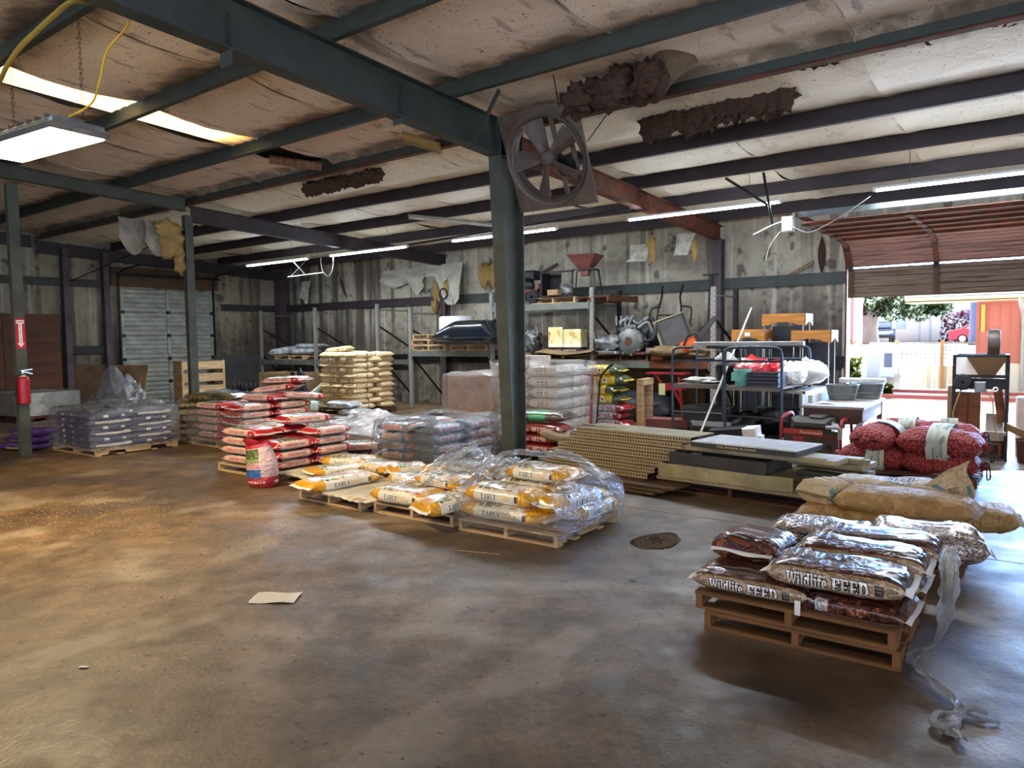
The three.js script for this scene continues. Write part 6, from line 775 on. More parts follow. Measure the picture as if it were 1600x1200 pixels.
// generator
{ const t = thing('generator', 'dusty red and black portable generator behind the metal trays', 'generator', [-2.5, 0, -10.1], -.08); part('tank', [rbox(.52, .17, .4, .06, -.02, .52, 0), rbox(.2, .06, .3, .02, .05, .61, 0)], dirty(0x4a463f, .5), t); part('frame', [bentTube([[-.38, .05, .22], [-.38, .6, .22], [-.34, .66, .0], [-.38, .6, -.22], [-.38, .05, -.22]], .02, 50), bentTube([[.38, .05, .22], [.38, .56, .22], [.34, .6, .0], [.38, .56, -.22], [.38, .05, -.22]], .02, 50), rod([-.38, .4, .22], [.38, .38, .22], .018), rod([-.38, .08, .22], [.38, .08, .22], .018)], M.red, t); part('control_panel', B(.7, .3, .03, 0, .24, .2), std(0xffffff, .6, 0, { map: canvasTex(256, 128, (g, w, h) => { fill(g, '#4a3a34', 0, 0, w, h); fill(g, '#9c2f2a', w * .18, h * .1, w * .2, h * .35); for (const x of [.5, .65, .8]) fill(g, '#1c1816', w * x, h * .4, 22, 26); }) }), t); { const uv = t.children[2].geometry.attributes.uv, q = [[0, 1], [1, 1], [0, 0], [1, 0]]; for (let k = 0; k < 24; k++) uv.setXY(k, ...q[k % 4]); } part('name_strip', new THREE.BoxGeometry(.7, .07, .03).translate(0, .42, .22), std(0xffffff, .5, 0, { map: canvasTex(512, 64, (g, w, h) => { fill(g, '#a83a2c', 0, 0, w, h); fill(g, '#2c2522', w * .72, 0, w * .28, h); text(g, 'Powermate', w * .3, h * .5, 'italic bold 48px serif', '#d9c9a8', 220); }) }), t); part('engine', blob(.26, .2, .2, .3, 3, 3, 3).translate(0, .24, 0), M.darkSteel, t); part('white_guard', tube([[.2, .5, .22], [.36, .5, .24], [.38, .36, .25]], .025, 20, 7), M.paint, t); }
one('toolbox', 'dusty pinkish red wooden toolbox on the floor under the left cart', 'toolbox', [move(ext([[-.4, 0], [.4, 0], [.4, .26], [.34, .34], [-.34, .34], [-.4, .26]], .3, .008), 0, 0, -.15)], dirty(0x9a5a58, .7), [-5.1, 0, -11.1], .1);
one('grey_toolbox', 'dusty grey box beside the pinkish toolbox', 'toolbox', [rbox(.8, .36, .4, .02, 0, .18, 0), B(.3, .03, .04, 0, .38, 0)], M.greyDark, [-4.4, .22, -11.2]);
one('black_projector_box', 'black box with a white end lying before the right cart', 'box', [rbox(.5, .26, .34, .02, 0, .14, 0, 0, 0, .12)], M.black, [-3.75, .1, -10.3], .1); one('white_box_end', 'white plastic end piece beside the black box', 'box', [rbox(.2, .24, .34, .02, 0, .14, 0, 0, 0, .12), B(.06, .08, .2, .12, .1, 0)], M.white, [-3.42, .14, -10.3], .1);
one('dark_bucket_pile', 'dark dusty buckets and baskets on the lower deck of the right cart', 'buckets', [blob(.28, .2, .3, .25, 3, 4, 3).translate(.1, .2, 0), blob(.22, .16, .26, .3, 3, 8, 3).translate(-.25, .16, .2)], M.darkSteel, [-3.45, .22, -11.1]);
one('seat_cushion', 'dark rounded cushion on the lower deck of the left cart', 'cushion', rbox(.7, .16, .5, .07, 0, .1, 0), M.greyDark, [-4.2, .2, -10.95]);
one('red_lantern', 'small pink and white patterned thing on the floor by the trays', 'bag', blob(.13, .08, .1, .3, 4, 2, 2).translate(0, .07, 0), std(0xb06a74, .6), [-3.2, .0, -9.6]);
one('pallet_jack_base', 'tangle of black springs and hoops with a rusty plate on the floor by the pole', 'machine part', [tube([[-.4, .05, 0], [-.2, .3, .05], [0, .34, 0], [.2, .26, .05], [.35, .05, 0]], .02, 30, 6), tube([[-.3, .04, .1], [-.1, .2, .12], [.1, .34, .0], [.3, .1, -.1]], .018, 30, 6), tube([[-.5, .1, -.1], [-.2, .18, 0], [.1, .26, .1], [.45, .04, .1]], .016, 30, 6), B(.3, .02, .2, .02, .2, .1, .3, .2, 0), beam([-.6, .04, .1], [.3, .1, .2], .06, .03)], M.darkSteel, [-3.9, .02, -9.5]);
one('red_stool', 'small red step stool with a hanging yellow tag under the rack', 'stool', [B(.75, .03, .25, 0, 1.05, 0), beam([-.2, 1.04, .1], [-.05, .85, .1], .025, .025), beam([.25, 1.0, .1], [.35, .1, .12], .03, .03), beam([.1, .85, .1], [.32, .5, .12], .03, .03), B(.3, .12, .2, .15, .82, 0)], M.red, [-5.45, 0, -11.9]); one('yellow_tag', 'pale yellow paper tag hanging below the red step stool', 'tag', B(.12, .2, .006, -5.48, .78, -11.72), std(0xc9bf86, .7));
one('white_cloth_bundle', 'small white cloth bundle lying behind the perforated panels', 'cloth', blob(.22, .1, .14, .35, 4, 4, 3).translate(0, .08, 0), M.white, [-4.6, .35, -8.6]);
// grain cleaning machine by the door
{
  const t = thing('grain_cleaner', 'old wooden grain cleaning machine with hopper and flat round blower by the door', 'machine', [-.78, 0, -11.75], .06), ws = std(0xffffff, .7, 0, { map: T.wood }), w = .6, d = .6; ws.color.set(0xa0704e);
  for (const [a, b] of [[-1, -1], [1, -1], [-1, 1], [1, 1]]) part('post', B(.04, 1.4, .04, a * w / 2, .7, b * d / 2), M.darkSteel, t);
  part('top_rail', [B(w + .04, .03, .04, 0, 1.39, d / 2), B(w + .04, .03, .04, 0, 1.39, -d / 2), B(.04, .03, d, w / 2, 1.39, 0), B(.04, .03, d, -w / 2, 1.39, 0), B(w, .03, .04, 0, .08, d / 2), B(w, .04, .04, 0, 1.12, d / 2 + .01)], M.darkSteel, t);
  const q = new THREE.CylinderGeometry(.34, .1, .3, 4, 1, true); q.rotateY(Math.PI / 4); const fm = std(0x9c7a52, .55, .2, { side: THREE.DoubleSide }); part('hopper', q.toNonIndexed().translate(.07, 1.23, 0), fm, t); t.children.at(-1).geometry.computeVertexNormals();
  part('cross_panel', B(w, .14, .03, 0, 1.02, d / 2), M.darkSteel, t); part('pulley', [move(lathe([[.02, -.02], [.09, -.025], [.11, 0], [.09, .025], [.02, .02]], 24), -.2, 1.04, d / 2 + .05, Math.PI / 2, 0, 0)], M.black, t); part('switch_box', rbox(.13, .14, .07, .01, 0, .98, d / 2 + .05), M.galv, t); part('hose_ring', move(new THREE.TorusGeometry(.025, .01, 6, 14), .17, .95, d / 2 + .04), M.white, t); part('motor', move(new THREE.CylinderGeometry(.06, .06, .2, 14), .22, 1.02, .1, Math.PI / 2, 0, 0), M.darkSteel, t);
  part('wooden_bin', [B(.3, .86, .44, -.14, .47, .02)], ws, t); part('bin_board', [B(.16, .84, .015, -.22, .47, .25), B(.14, .84, .015, -.06, .47, .25)], ws, t); part('side_bin', [B(.07, .95, .5, -.34, .5, 0)], M.cardboard, t);
  part('chute', [move(B(.2, .34, .02), .17, .45, .2, -.3, 0, 0), move(B(.24, .16, .02), .18, .32, .3, .5, 0, 0)], M.paint, t); part('chute_board', [B(.1, .5, .03, .22, .75, .22, 0, 0, .12), B(.03, .4, .3, .3, .7, .1)], ws, t); part('outlet_frame', [B(.16, .03, .03, .16, .22, .32), B(.16, .03, .03, .16, .06, .32), B(.03, .18, .03, .09, .14, .32), B(.03, .18, .03, .23, .14, .32), B(.3, .24, .2, .14, .14, .18)], M.rusty, t);
  part('blower', [move(lathe([[.02, -.07], [.15, -.075], [.18, -.06], [.18, .06], [.15, .075], [.02, .07]], 32), .14, 1.56, -.05, 0, 0, Math.PI / 2), B(.14, .2, .2, .14, 1.44, -.05)], dirty(0x6e6258, .5, .4), t); part('belt', tube([[-.2, 1.0, .34], [-.3, .6, .36], [-.2, .4, .37], [-.12, .25, .36]], .012, 24, 6), M.cardboard, t); part('cord', tube([[.05, .96, .36], [.14, .8, .38], [.16, .5, .38], [.22, .3, .4]], .008, 24, 6), M.cardboard, t);
  part('blades', B(.3, .3, .02, -.16, 1.23, -.28), M.white, t);
}
one('cardboard_flap', 'loose flap of cardboard sticking out at the right of the grain cleaner', 'cardboard', sheet(6, 4, (u, v) => [.28 * u, -.14 * u + .1 * v, .05 * v], .006), M.cardboard, [-.46, .42, -11.4], .1);
one('waste_bin', 'rusty tapered metal bin on the floor right of the grain cleaner', 'bin', lathe([[0, 0], [.15, 0], [.18, .3], [.19, .31], [.175, .31], [.14, .02]], 28), M.rusty, [-.18, 0, -11.45]);
one('white_barrel', 'pale drum behind the right post of the grain cleaner', 'barrel', lathe([[0, 0], [.16, 0], [.17, .1], [.17, .8], [.15, .82], [0, .82]], 24), M.paint, [-.22, 0, -12.1]);
// ---------------------------------------------------------------- big wall fan by the main column
{
  const t = thing('wall_fan', 'large dusty square-framed fan with five blades beside the top of the main column', 'fan', [-4.68, 3.74, -6.98], 0); t.rotation.x = .42; const S = 1.06, R = .47;
  const sh = new THREE.Shape([[-S / 2, -S * .53], [S / 2, -S * .53], [S / 2, S * .53], [-S / 2, S * .53]].map((p) => new THREE.Vector2(...p))); const ho = new THREE.Path(); ho.absarc(0, 0, R, 0, 7, true); sh.holes.push(ho); const pm = dirty(0x796a5f, .55, .4);
  part('panel', new THREE.ExtrudeGeometry(sh, { depth: .012, bevelEnabled: true, bevelSize: .006, bevelThickness: .006, bevelSegments: 1, curveSegments: 40 }), pm, t);
  part('bell_ring', move(lathe([[R - .005, -.14], [R, -.02], [R + .01, .02], [R + .05, .035], [R + .045, .02], [R + .0, -.03], [R - .012, -.14]], 56), 0, 0, .02, Math.PI / 2, 0, 0), pm, t);
  const bm = dirty(0x75625a, .65, .2, { side: THREE.DoubleSide });
  for (let k = 0; k < 5; k++) { const a = k * Math.PI * .4 + 1.75; const bl = part('blade', move(sheet(10, 8, (u, v) => { const r = .07 + .37 * u, w = (.1 + .2 * u) * (v - .5) * (1 - .15 * u * u), tw = .75 - .3 * u; return [r, w * Math.cos(tw) + .03 * u, w * Math.sin(tw) + .02 * Math.sin(v * 3)]; }, .004), 0, 0, -.02, 0, 0, a), bm, t); part('blade_patch', move(B(.07, .05, .012), Math.cos(a) * .13, Math.sin(a) * .13, -.02, .4, 0, a), dirty(0x9c3a38, .7), bl); }
  part('hub', move(lathe([[0, .06], [.06, .055], [.09, .03], [.1, -.05], [0, -.05]], 24), 0, 0, -.02, Math.PI / 2, 0, 0), bm, t);
  part('motor_strut', [B(.05, .95, .03, .06, 0, -.17, 0, 0, .0), B(.05, .95, .03, -.2, 0, -.17), B(.05, .95, .03, .26, 0, -.17)], pm, t); part('motor', move(new THREE.CylinderGeometry(.12, .12, .24, 20), .14, -.14, -.26, Math.PI / 2, 0, 0), M.darkSteel, t);
  part('hanging_wire', [rod([.3, .5, 0], [.5, .85, .3], .006), rod([.55, .1, -.02], [.75, .35, -.3], .006)], M.darkSteel, t);
}
// ---------------------------------------------------------------- fire extinguisher and sign on the left post
{
  const t = thing('fire_extinguisher', 'red fire extinguisher with a white label hung on the green post', 'fire extinguisher', [-12.49, .8, -4.33], 1.2); const bm = std(0xffffff, .35, 0, { map: canvasTex(256, 256, (g, w, h) => { fill(g, '#a8141a', 0, 0, w, h); fill(g, '#d8d0b8', w * .0, h * .12, w, h * .28); speck(g, w, h * .4, 26, ['#a8141a'], 4, 10, rg); fill(g, '#e4d8d4', w * .3, h * .72, w * .34, h * .2); g.fillStyle = '#e4d8d4'; g.beginPath(); g.moveTo(w * .3, h * .64); g.lineTo(w * .47, h * .6); g.lineTo(w * .64, h * .64); g.lineTo(w * .47, h * .68); g.fill(); }) });
  part('cylinder', lathe([[0, 0], [.078, 0], [.085, .015], [.085, .36], [.07, .41], [.03, .43], [.028, .46], [0, .46]], 28), bm, t); part('valve', [rod([0, .45, 0], [0, .49, 0], .025), B(.15, .015, .025, .05, .515, 0, 0, 0, .15), B(.14, .015, .025, .06, .475, 0, 0, 0, -.3)], M.chrome, t); part('hose', tube([[.02, .46, .03], [-.08, .42, .05], [-.1, .25, .04], [-.095, .1, .03]], .01, 20, 6), M.black, t);
  const s = one('fire_sign', 'red and white fire extinguisher arrow sign on the green post', 'sign', new THREE.BoxGeometry(.13, .46, .006), std(0xffffff, .4, 0, { map: canvasTex(128, 512, (g, w, h) => { fill(g, '#b5161e', 0, 0, w, h); fill(g, '#efe6e2', 12, 30, w - 24, 60); text(g, 'FIRE', w / 2, 60, 'bold 40px sans-serif', '#b5161e', 96, 'center'); g.fillStyle = '#efe6e2'; g.beginPath(); g.moveTo(40, 90); g.lineTo(88, 90); g.lineTo(88, 420); g.lineTo(112, 420); g.lineTo(64, 492); g.lineTo(16, 420); g.lineTo(40, 420); g.fill(); [...'EXTINGUISHER'].forEach((c, i) => text(g, c, w / 2, 108 + i * 27, 'bold 28px sans-serif', '#b5161e', 40, 'center')); }) }), [-12.585, 1.87, -4.36], Math.PI / 2);
}
// ---------------------------------------------------------------- torn insulation
const torn = (label, geo, m, pos = [0, 0, 0], turn = 0) => one('torn_insulation', label, 'insulation', geo, m, pos, turn);
const shag = (x0, x1, y, z, h, seed) => merge(Array.from({ length: Math.ceil((x1 - x0) / .13) }, (_, i) => { const x = x0 + i * .13 + .05; return blob(.12, h * (.4 + .25 * Math.abs(n3(i * .7 + seed, 3, seed))), .1, .5, 3.5, i + seed, 3).translate(x, y - h * .35, z + .03 * n3(i, seed, 2)); }));
torn('dark brown strip of bare insulation hanging along the eave beam right of the fan', shag(-3.95, -2.35, 4.32, -7.95, .34, 3), M.insulDark);
torn('ragged brown insulation bunched under the green purlin right of the fan', [...Array.from({ length: 9 }, (_, i) => blob(.12 + .05 * rnd(), .12 + .06 * rnd(), .14, .6, 3.5, i + 20, 3).translate(-4.15 + .115 * i, 4.22 - .03 * Math.sin(i * 2), -6.75 + .1 * Math.sin(i * 1.7)))], M.insulDark);
torn('tan flap of insulation facing curling down at the right of the ragged bunch', [sheet(16, 12, (u, v) => [-3.22 + .34 * u, 4.5 - .36 * v * (1 - .75 * u), -6.6 - .35 * v + .06 * Math.sin(u * 4)], .015)], dirty(0x8a735a, .8));
torn('frayed brown insulation edge along the eave beam left of the main column', shag(-9.9, -8.3, 4.26, -7.7, .2, 40), M.insulDark);
torn('dark frayed insulation along the eave beam at the right edge', shag(-2.2, .8, 4.44, -7.6, .14, 60), M.insulDark);
torn('rolled flap of insulation hanging by the rafter left of the main column', [sheet(16, 10, (u, v) => { const a = v * 4.5; return [-6.75 + .55 * u + .04 * Math.cos(a), 4.3 - .22 * u + .07 * Math.sin(a), -6.75 - .1 * u + .06 * Math.cos(a)]; }, .012)], M.insulGold);
one('timber_batten', 'short brown timber wedged between two purlins left of the main rafter', 'timber', beam([-8.95, 4.27, -6.3], [-8.5, 4.2, -6.85], .06, .1), std(0xffffff, .8, 0, { map: T.woodDark }));
const flap = (x0, x1, y, h, z, seed, pt) => sheet(20, 14, (u, v) => { const L = h * (pt(u)); return [lerp(x0, x1, u) + .05 * n3(u * 4, v * 4, seed) * v + .04 * v * Math.sin(seed), y - L * v, z + .12 * v + .07 * n3(u * 5, v * 4, seed + 2) * v]; }, .008);
const fl = std(0xd9d3c4, .6, 0, { map: T.grime, side: THREE.DoubleSide });
torn('torn white facing sheet hanging to a point on the back wall, left one', flap(-15.0, -13.4, 3.62, .74, -14.14, 3, (u) => .35 + .65 * Math.max(1 - Math.abs(u - .85) * 3.2, .55 - Math.abs(u - .35))), fl);
torn('torn white facing sheet hanging on the back wall above the rack post', flap(-13.1, -11.9, 3.62, 1.0, -13.9, 5, (u) => .3 + .75 * smooth(.3, .75, u) * (1 - .2 * smooth(.9, 1, u))), fl);
torn('golden insulation clump showing between the torn white sheets', [blob(.14, .3, .1, .5, 3, 4, 3).translate(-12.95, 2.95, -14.12), blob(.12, .2, .1, .5, 3, 7, 3).translate(-13.05, 2.6, -14.12), blob(.1, .22, .08, .5, 3, 2, 3).translate(-12.35, 2.95, -13.8)], M.insulGold);
torn('shaggy brown insulation tuft hanging on the back wall left of the main column', [shag(-11.4, -10.7, 3.45, -14.0, .5, 80)], M.insulGold);
torn('white facing flap hanging by the far end of the rusty rafter', [flap(-6.9, -6.5, 3.55, .35, -13.3, 9, (u) => 1), sheet(10, 12, (u, v) => [-5.85 + .35 * u * (1 - .3 * v), 3.66 - .42 * v, -13.2 + .15 * v + .05 * Math.sin(u * 5)], .01)], fl);
torn('brown insulation scrap beside the white flap on the rusty rafter', [blob(.1, .24, .07, .5, 3, 5, 3).translate(-6.45, 3.42, -13.3), blob(.06, .2, .06, .5, 3, 15, 3).translate(-5.5, 3.3, -13.2)], M.insulGold);
torn('two pale rounded facing flaps hanging left of the green post', [sheet(14, 12, (u, v) => [-12.85 - .1 * u + .05 * Math.sin(v * 3), 3.86 - .62 * v * Math.sin(Math.PI * (.18 + .6 * u)), -6.0 - .5 * u], .01), sheet(14, 12, (u, v) => [-12.8 - .05 * u + .06 * Math.sin(v * 3), 3.86 - .62 * v * Math.sin(Math.PI * (.2 + .65 * u)), -6.42 - .5 * u], .01)], std(0xb4a898, .7, 0, { map: T.grime, side: THREE.DoubleSide }));
torn('golden insulation tuft hanging beside the green post', [blob(.14, .26, .2, .5, 3, 4, 3).translate(-12.72, 3.5, -6.85), blob(.08, .2, .1, .5, 3, 9, 3).translate(-12.72, 3.15, -7.0), blob(.12, .13, .24, .5, 3, 19, 3).translate(-12.7, 3.74, -6.8)], M.insulGold);
torn('curled strip of wall facing peeling above the girt right of the wall column', [sheet(20, 10, (u, v) => { const a = v * 4.2; return [-4.15 + .55 * u, 2.72 + .28 * u + .08 * Math.sin(a), -14.2 + .09 * Math.cos(a)]; }, .012)], M.cardboard);
torn('slit in the wall facing showing dark backing left of the overhead door', [sheet(4, 16, (u, v) => [-3.45 + (u - .5) * .14 * Math.sin(Math.PI * v), 2.8 + .72 * v, -14.17], .006)], M.insulDark);
torn('dark curved slit in the back wall facing at the left', [sheet(4, 16, (u, v) => [-16.9 + .3 * (1 - v) + (u - .5) * .12 * Math.sin(Math.PI * v), 2.9 + .7 * v, -14.17], .006)], M.insulDark);
torn('pale facing strip hanging in the far left corner', [flap(-18.3, -17.9, 3.5, .7, -13.9, 11, (u) => .6 + .4 * u)], fl);
// unlit fittings and brackets
{ const t = thing('unlit_batten_lamp', 'unlit white fluorescent batten hanging left of the main column', 'lamp', [-8.35, 3.78, -9.75], 0); part('reflector', [beam([-.55, .03, .75], [.45, -.05, -.95], .12, .04)], M.whiteDirty, t); part('dead_tube', rod([-.55, -.0, .75], [.45, -.08, -.95], .018), M.paint, t); }
one('hanging_bracket', 'thin white conduit bracket below the leftmost tube lamps', 'bracket', [rod([-15.3, 3.3, -11.2], [-13.9, 3.32, -11.2], .015), rod([-14.6, 3.3, -11.2], [-14.5, 3.62, -10.74], .015), rod([-15.2, 3.3, -11.2], [-15.2, 4.02, -12.0], .006)], M.paint);
one('drop_rods', 'dark rods dropping from the purlin to the tube lamp right of the fan', 'rod', [rod([-3.9, 4.0, -10.48], [-3.32, 3.55, -10.7], .02), rod([-3.35, 4.0, -10.48], [-3.3, 3.3, -10.75], .018)], M.darkSteel);
one('cobweb_box', 'dusty white electrical box with tangled wires below the tube lamp joint', 'electrical box', [rbox(.16, .22, .1, .01), tube([[-.5, -.1, 0], [-.2, .02, 0], [0, .05, .05]], .01, 20, 5), tube([[0, 0, .05], [.3, -.15, .05], [.7, .0, .1], [1.1, .25, .1]], .008, 30, 5), tube([[-.1, -.1, .05], [-.25, -.3, .05], [-.3, -.5, .05]], .006, 20, 5)], M.paint, [-3.12, 3.3, -10.9]);
one('dangling_cord', 'pale looped cord hanging between the two left tube lamps', 'cord', tube([[-13.4, 3.6, -10.7], [-13.35, 3.3, -10.7], [-13.15, 3.15, -10.7], [-13.0, 3.3, -10.7], [-12.95, 3.6, -10.7]], .01, 30, 5), M.paint);
// ---------------------------------------------------------------- small things on the floor
{ const gm = std(0x8c7450, .9), d = new THREE.InstancedMesh(new THREE.IcosahedronGeometry(.0045, 0), gm, 2600), m = new THREE.Matrix4(), c = new THREE.Color(); for (let i = 0; i < 2600; i++) { const a = rnd() * 6.283, r = Math.sqrt(rnd()) * (1 + .15 * Math.sin(a * 3)); m.makeTranslation(-2.6 + Math.cos(a) * r * .17, .003 + .014 * (1 - r) * rnd(), -5.46 + Math.sin(a) * r * .26); d.setMatrixAt(i, m); d.setColorAt(i, c.set([0x8c7450, 0xa88a5e, 0x5f4c34, 0x3e3226, 0xc2a678][i % 5])); } d.name = 'spilled_grain'; tag(d, 'small dark heap of spilled grain on the floor beside the early bird pallet', 'grain', null, 'stuff'); shade(d); scene.add(d); one('grain_mound', 'low mound under the spilled grain', 'grain', move(new THREE.SphereGeometry(1, 28, 10, 0, 7, 0, Math.PI / 2).scale(.18, .012, .27), -2.6, .0, -5.46), std(0x4e4030, .95), [0, 0, 0], 0, null, 'stuff'); }
{ const gm = std(0xc49a5c, .9), n = 1500, d = new THREE.InstancedMesh(new THREE.IcosahedronGeometry(.0042, 0), gm, n), m = new THREE.Matrix4(); for (let i = 0; i < n; i++) { const a = rnd() * 6.283, r = Math.pow(rnd(), .7); m.makeTranslation(-6.4 + Math.cos(a) * r * 2.4, .003, -3.1 + Math.sin(a) * r * 1.1); d.setMatrixAt(i, m); } d.name = 'scattered_kernels'; tag(d, 'scattered golden kernels over the bare floor at the left', 'grain', null, 'stuff'); shade(d); scene.add(d); }
one('paper_label', 'printed white label sheet lying on the bare floor', 'paper', sheet(10, 6, (u, v) => [.3 * (u - .5), .004 + .004 * Math.sin(u * 7 + v * 3), .19 * (v - .5)], .0015), std(0xffffff, .6, 0, { map: canvasTex(256, 128, (g, w, h) => { fill(g, '#d8d4c8', 0, 0, w, h); for (let i = 0; i < 13; i++) fill(g, '#a9a498', 10, 6 + i * 9, w - 20 - (i * 37 % 60), 3); }) }), [-4.08, .002, -2.81], .62);
one('paper_scrap', 'tiny white paper scrap on the floor at the lower left', 'paper', sheet(4, 3, (u, v) => [.05 * u, .004 + .004 * u * v, .02 * v], .001), M.white, [-4.06, .002, -1.6], .5); one('paper_scrap', 'tiny white crumb on the floor at the bottom middle', 'paper', blob(.012, .006, .009, .4, 3, 2, 1), M.white, [-1.75, .006, -1.55]); one('paper_scrap', 'small curled grey scrap on the floor left of the wildlife pallet', 'paper', sheet(5, 3, (u, v) => [.05 * u, .006 + .012 * Math.sin(u * 3), .03 * v], .001), M.whiteDirty, [-2.34, .002, -4.5], .3);
one('straw_stick', 'thin pale straw lying on the floor before the right early bird pallet', 'straw', rod([-3.82, .004, -4.3], [-3.45, .004, -4.42], .003, 5), M.pallet);
// ---------------------------------------------------------------- outside, seen through the open door
{
  const gr = std(0xd6cfc4, .95, 0, { map: T.grime });
  struct('yard', [B(60, .1, 12, 0, -.07, -20.4), (() => { const g = grid(2, 24, (u, v) => { const z = -26.4 - 74 * v; return [-60 + 120 * u, -.02 + 1.0 * smooth(-26, -46, z) * (1), z]; }, (u, v) => [u * 40, v * 30]); return g; })(), B(90, .1, 60, 0, -.09, 33.8), B(50, .1, 60, 34.6, -.09, -11), B(8, .1, 40, -24.5, -.09, -4)], gr);
  struct('far_road', [B(120, .02, 7, -5, 1.0, -58)], std(0xc9c4bc, .9));
  const rail = thing('red_kerb_rail', 'low red painted rails on the ground across the yard outside the door', 'rail', [-2.4, 0, -21.2]); part('rail', [B(7, .1, .12, 0, .06, 0)], std(0x9c4a44, .7), rail); part('rail', [B(7, .08, .1, 0, .12, -1.2)], std(0x9c4a44, .7), rail);
  // red building on the right
  { const t = thing('red_building', 'red metal sided building with a white roof edge and downspout outside on the right', 'building', [.9, 0, -24.2]); const W = 5.2, x0 = -W / 2, m = std(0xb86650, .6); for (let k = 0; k < 22; k++) part('siding_panel', [B(W / 22, 1.75, .05, x0 + (k + .5) * W / 22, 1.7, 0), B(.03, 1.75, .03, x0 + k * W / 22 + .02, 1.7, .03)], m, t); part('base_wall', [B(W, .85, .06, 0, .42, .0)], std(0xd9cfb8, .8), t); part('side_wall', B(.1, 2.6, 6, x0, 1.3, -3), m, t); part('fascia', [B(W + 2.2, .16, .1, -.6, 2.66, .9), B(W + 2.2, .05, 1.0, -.6, 2.58, .45)], std(0xd9b48c, .7), t); part('roof', [move(B(W + 2.2, .05, 7), -.6, 2.95, -2.4, .08, 0, 0)], std(0xe6e4de, .5, .3), t); part('gutter', B(W + 2.2, .12, .12, -.6, 2.78, 1.0), M.white, t); part('downspout', [tube([[-1.65, 2.72, .95], [-1.6, 2.45, .8], [-1.55, 2.1, .2], [-1.55, 1.2, .1], [-1.55, .1, .1]], .06, 30, 8)], M.whiteDirty, t); part('yellow_post', B(.09, .75, .08, x0 + .12, 2.1, .12), std(0xe0a63c, .6), t); }
  // fence with posts, boards and wire lattice
  { const t = thing('yard_fence', 'pale board fence with a wire lattice above and brown posts, beyond the yard', 'fence', [-3.3, 0, -25.4]); for (let k = 0; k < 26; k++) part('board', B(.135, .72, .02, -2 + k * .142, .36, 0), std([0xd9cfae, 0xcfc5a2, 0xe0d8ba][k % 3], .8), t); for (const x of [-.62, .62, 1.62]) part('post', B(.09, 1.5, .09, x, .75, .03), std(0xb98a52, .7), t); for (let k = 0; k < 20; k++) part('lattice_bar', rod([-.6 + k * .13, .74, 0], [-.6 + k * .13, 1.32, 0], .012, 5), std(0x7a6f76, .6), t); for (let k = 0; k < 5; k++) part('lattice_bar', rod([-.62, .82 + k * .12, .01], [1.9, .82 + k * .12, .01], .012, 5), std(0x7a6f76, .6), t); part('top_rail', B(3.4, .06, .06, .3, 1.4, 0), M.whiteDirty, t); }
  { const t = thing('trailer', 'pale box trailer with a small dark window parked outside at the left of the doorway', 'trailer', [-4.5, 0, -23.6], .1); part('box', rbox(1.7, .95, 1.6, .03, 0, .85, 0), std(0xd5dfe0, .5), t); part('roof_lip', B(1.8, .06, 1.7, 0, 1.34, 0), M.white, t); part('door', B(.3, .75, .02, .3, .75, .81), std(0xb9c0cc, .5), t); part('window', B(.2, .4, .03, .68, .95, .81), std(0x5a6480, .3), t); for (const x of [-.4, .4]) part('wheel', move(lathe([[.05, -.07], [.18, -.08], [.22, 0], [.18, .08], [.05, .07]], 18), x, .22, .7, Math.PI / 2, 0, 0), M.rubber, t); part('ramp', B(.5, .03, .8, .75, .35, 1.0, .5, 0, 0), M.whiteDirty, t); }
  const leafG = (n, f, s, seed) => { const r = mulberry(seed), g = []; const base = new THREE.BufferGeometry(); const P = [], N = [], U = []; for (let i = 0; i < n; i++) { const c = V(f(r)), q = new THREE.Quaternion().setFromEuler(new THREE.Euler(r() * 6, r() * 6, r() * 6)), L = s * (.6 + .8 * r()); const p = [[-L / 2, 0, 0], [0, L * .32, 0], [L / 2, 0, 0], [0, -L * .32, .05 * L]].map((a) => V(a).applyQuaternion(q).add(c)); const nn = new THREE.Vector3(0, 0, 1).applyQuaternion(q); for (const k of [0, 1, 2, 0, 2, 3]) { P.push(p[k].x, p[k].y, p[k].z); N.push(nn.x, nn.y, nn.z); U.push(0, 0); } } base.setAttribute('position', new THREE.Float32BufferAttribute(P, 3)); base.setAttribute('normal', new THREE.Float32BufferAttribute(N, 3)); base.setAttribute('uv', new THREE.Float32BufferAttribute(U, 2)); return base; };
  const leafM = (c) => new THREE.MeshPhysicalMaterial({ color: c, roughness: .8, transmission: .6, thickness: 0, side: THREE.DoubleSide });
  { const t = thing('shade_tree', 'leafy broad tree with a thick trunk across the street outside the door', 'tree', [-8.15, .8, -44]); part('trunk', [lathe([[0, 0], [.75, 0], [.5, .35], [.4, 1.2], [.46, 2.1], [0, 2.2]], 18), rod([0, 1.8, 0], [1.6, 3.4, .3], .28, 8, .15), rod([0, 1.8, 0], [-1.2, 3.5, -.3], .26, 8, .14)], std(0x8a7d74, .9, 0, { bumpMap: T.bump, bumpScale: .05 }), t); const lf = part('foliage', leafG(4200, (r) => { const k = Math.floor(r() * 8), c = [[.2, 2.5, 0, 1.0], [1.3, 2.3, .3, 1.0], [2.3, 2.2, 0, .95], [-1.0, 2.7, 0, 1.2], [1, 3.6, 0, 1.6], [2.6, 3.5, .5, 1.4], [3.3, 2.3, .6, .7], [-2.4, 3.6, 0, 1.4]][k], a = r() * 6.283, z = r() * 2 - 1, q = Math.cbrt(r()) * c[3], s = Math.sqrt(1 - z * z); return [c[0] + q * s * Math.cos(a), c[1] + q * z * .75, c[2] + q * s * Math.sin(a)]; }, .22, 5), leafM(0xc4d2a4), t); lf.userData.kind = 'stuff'; }
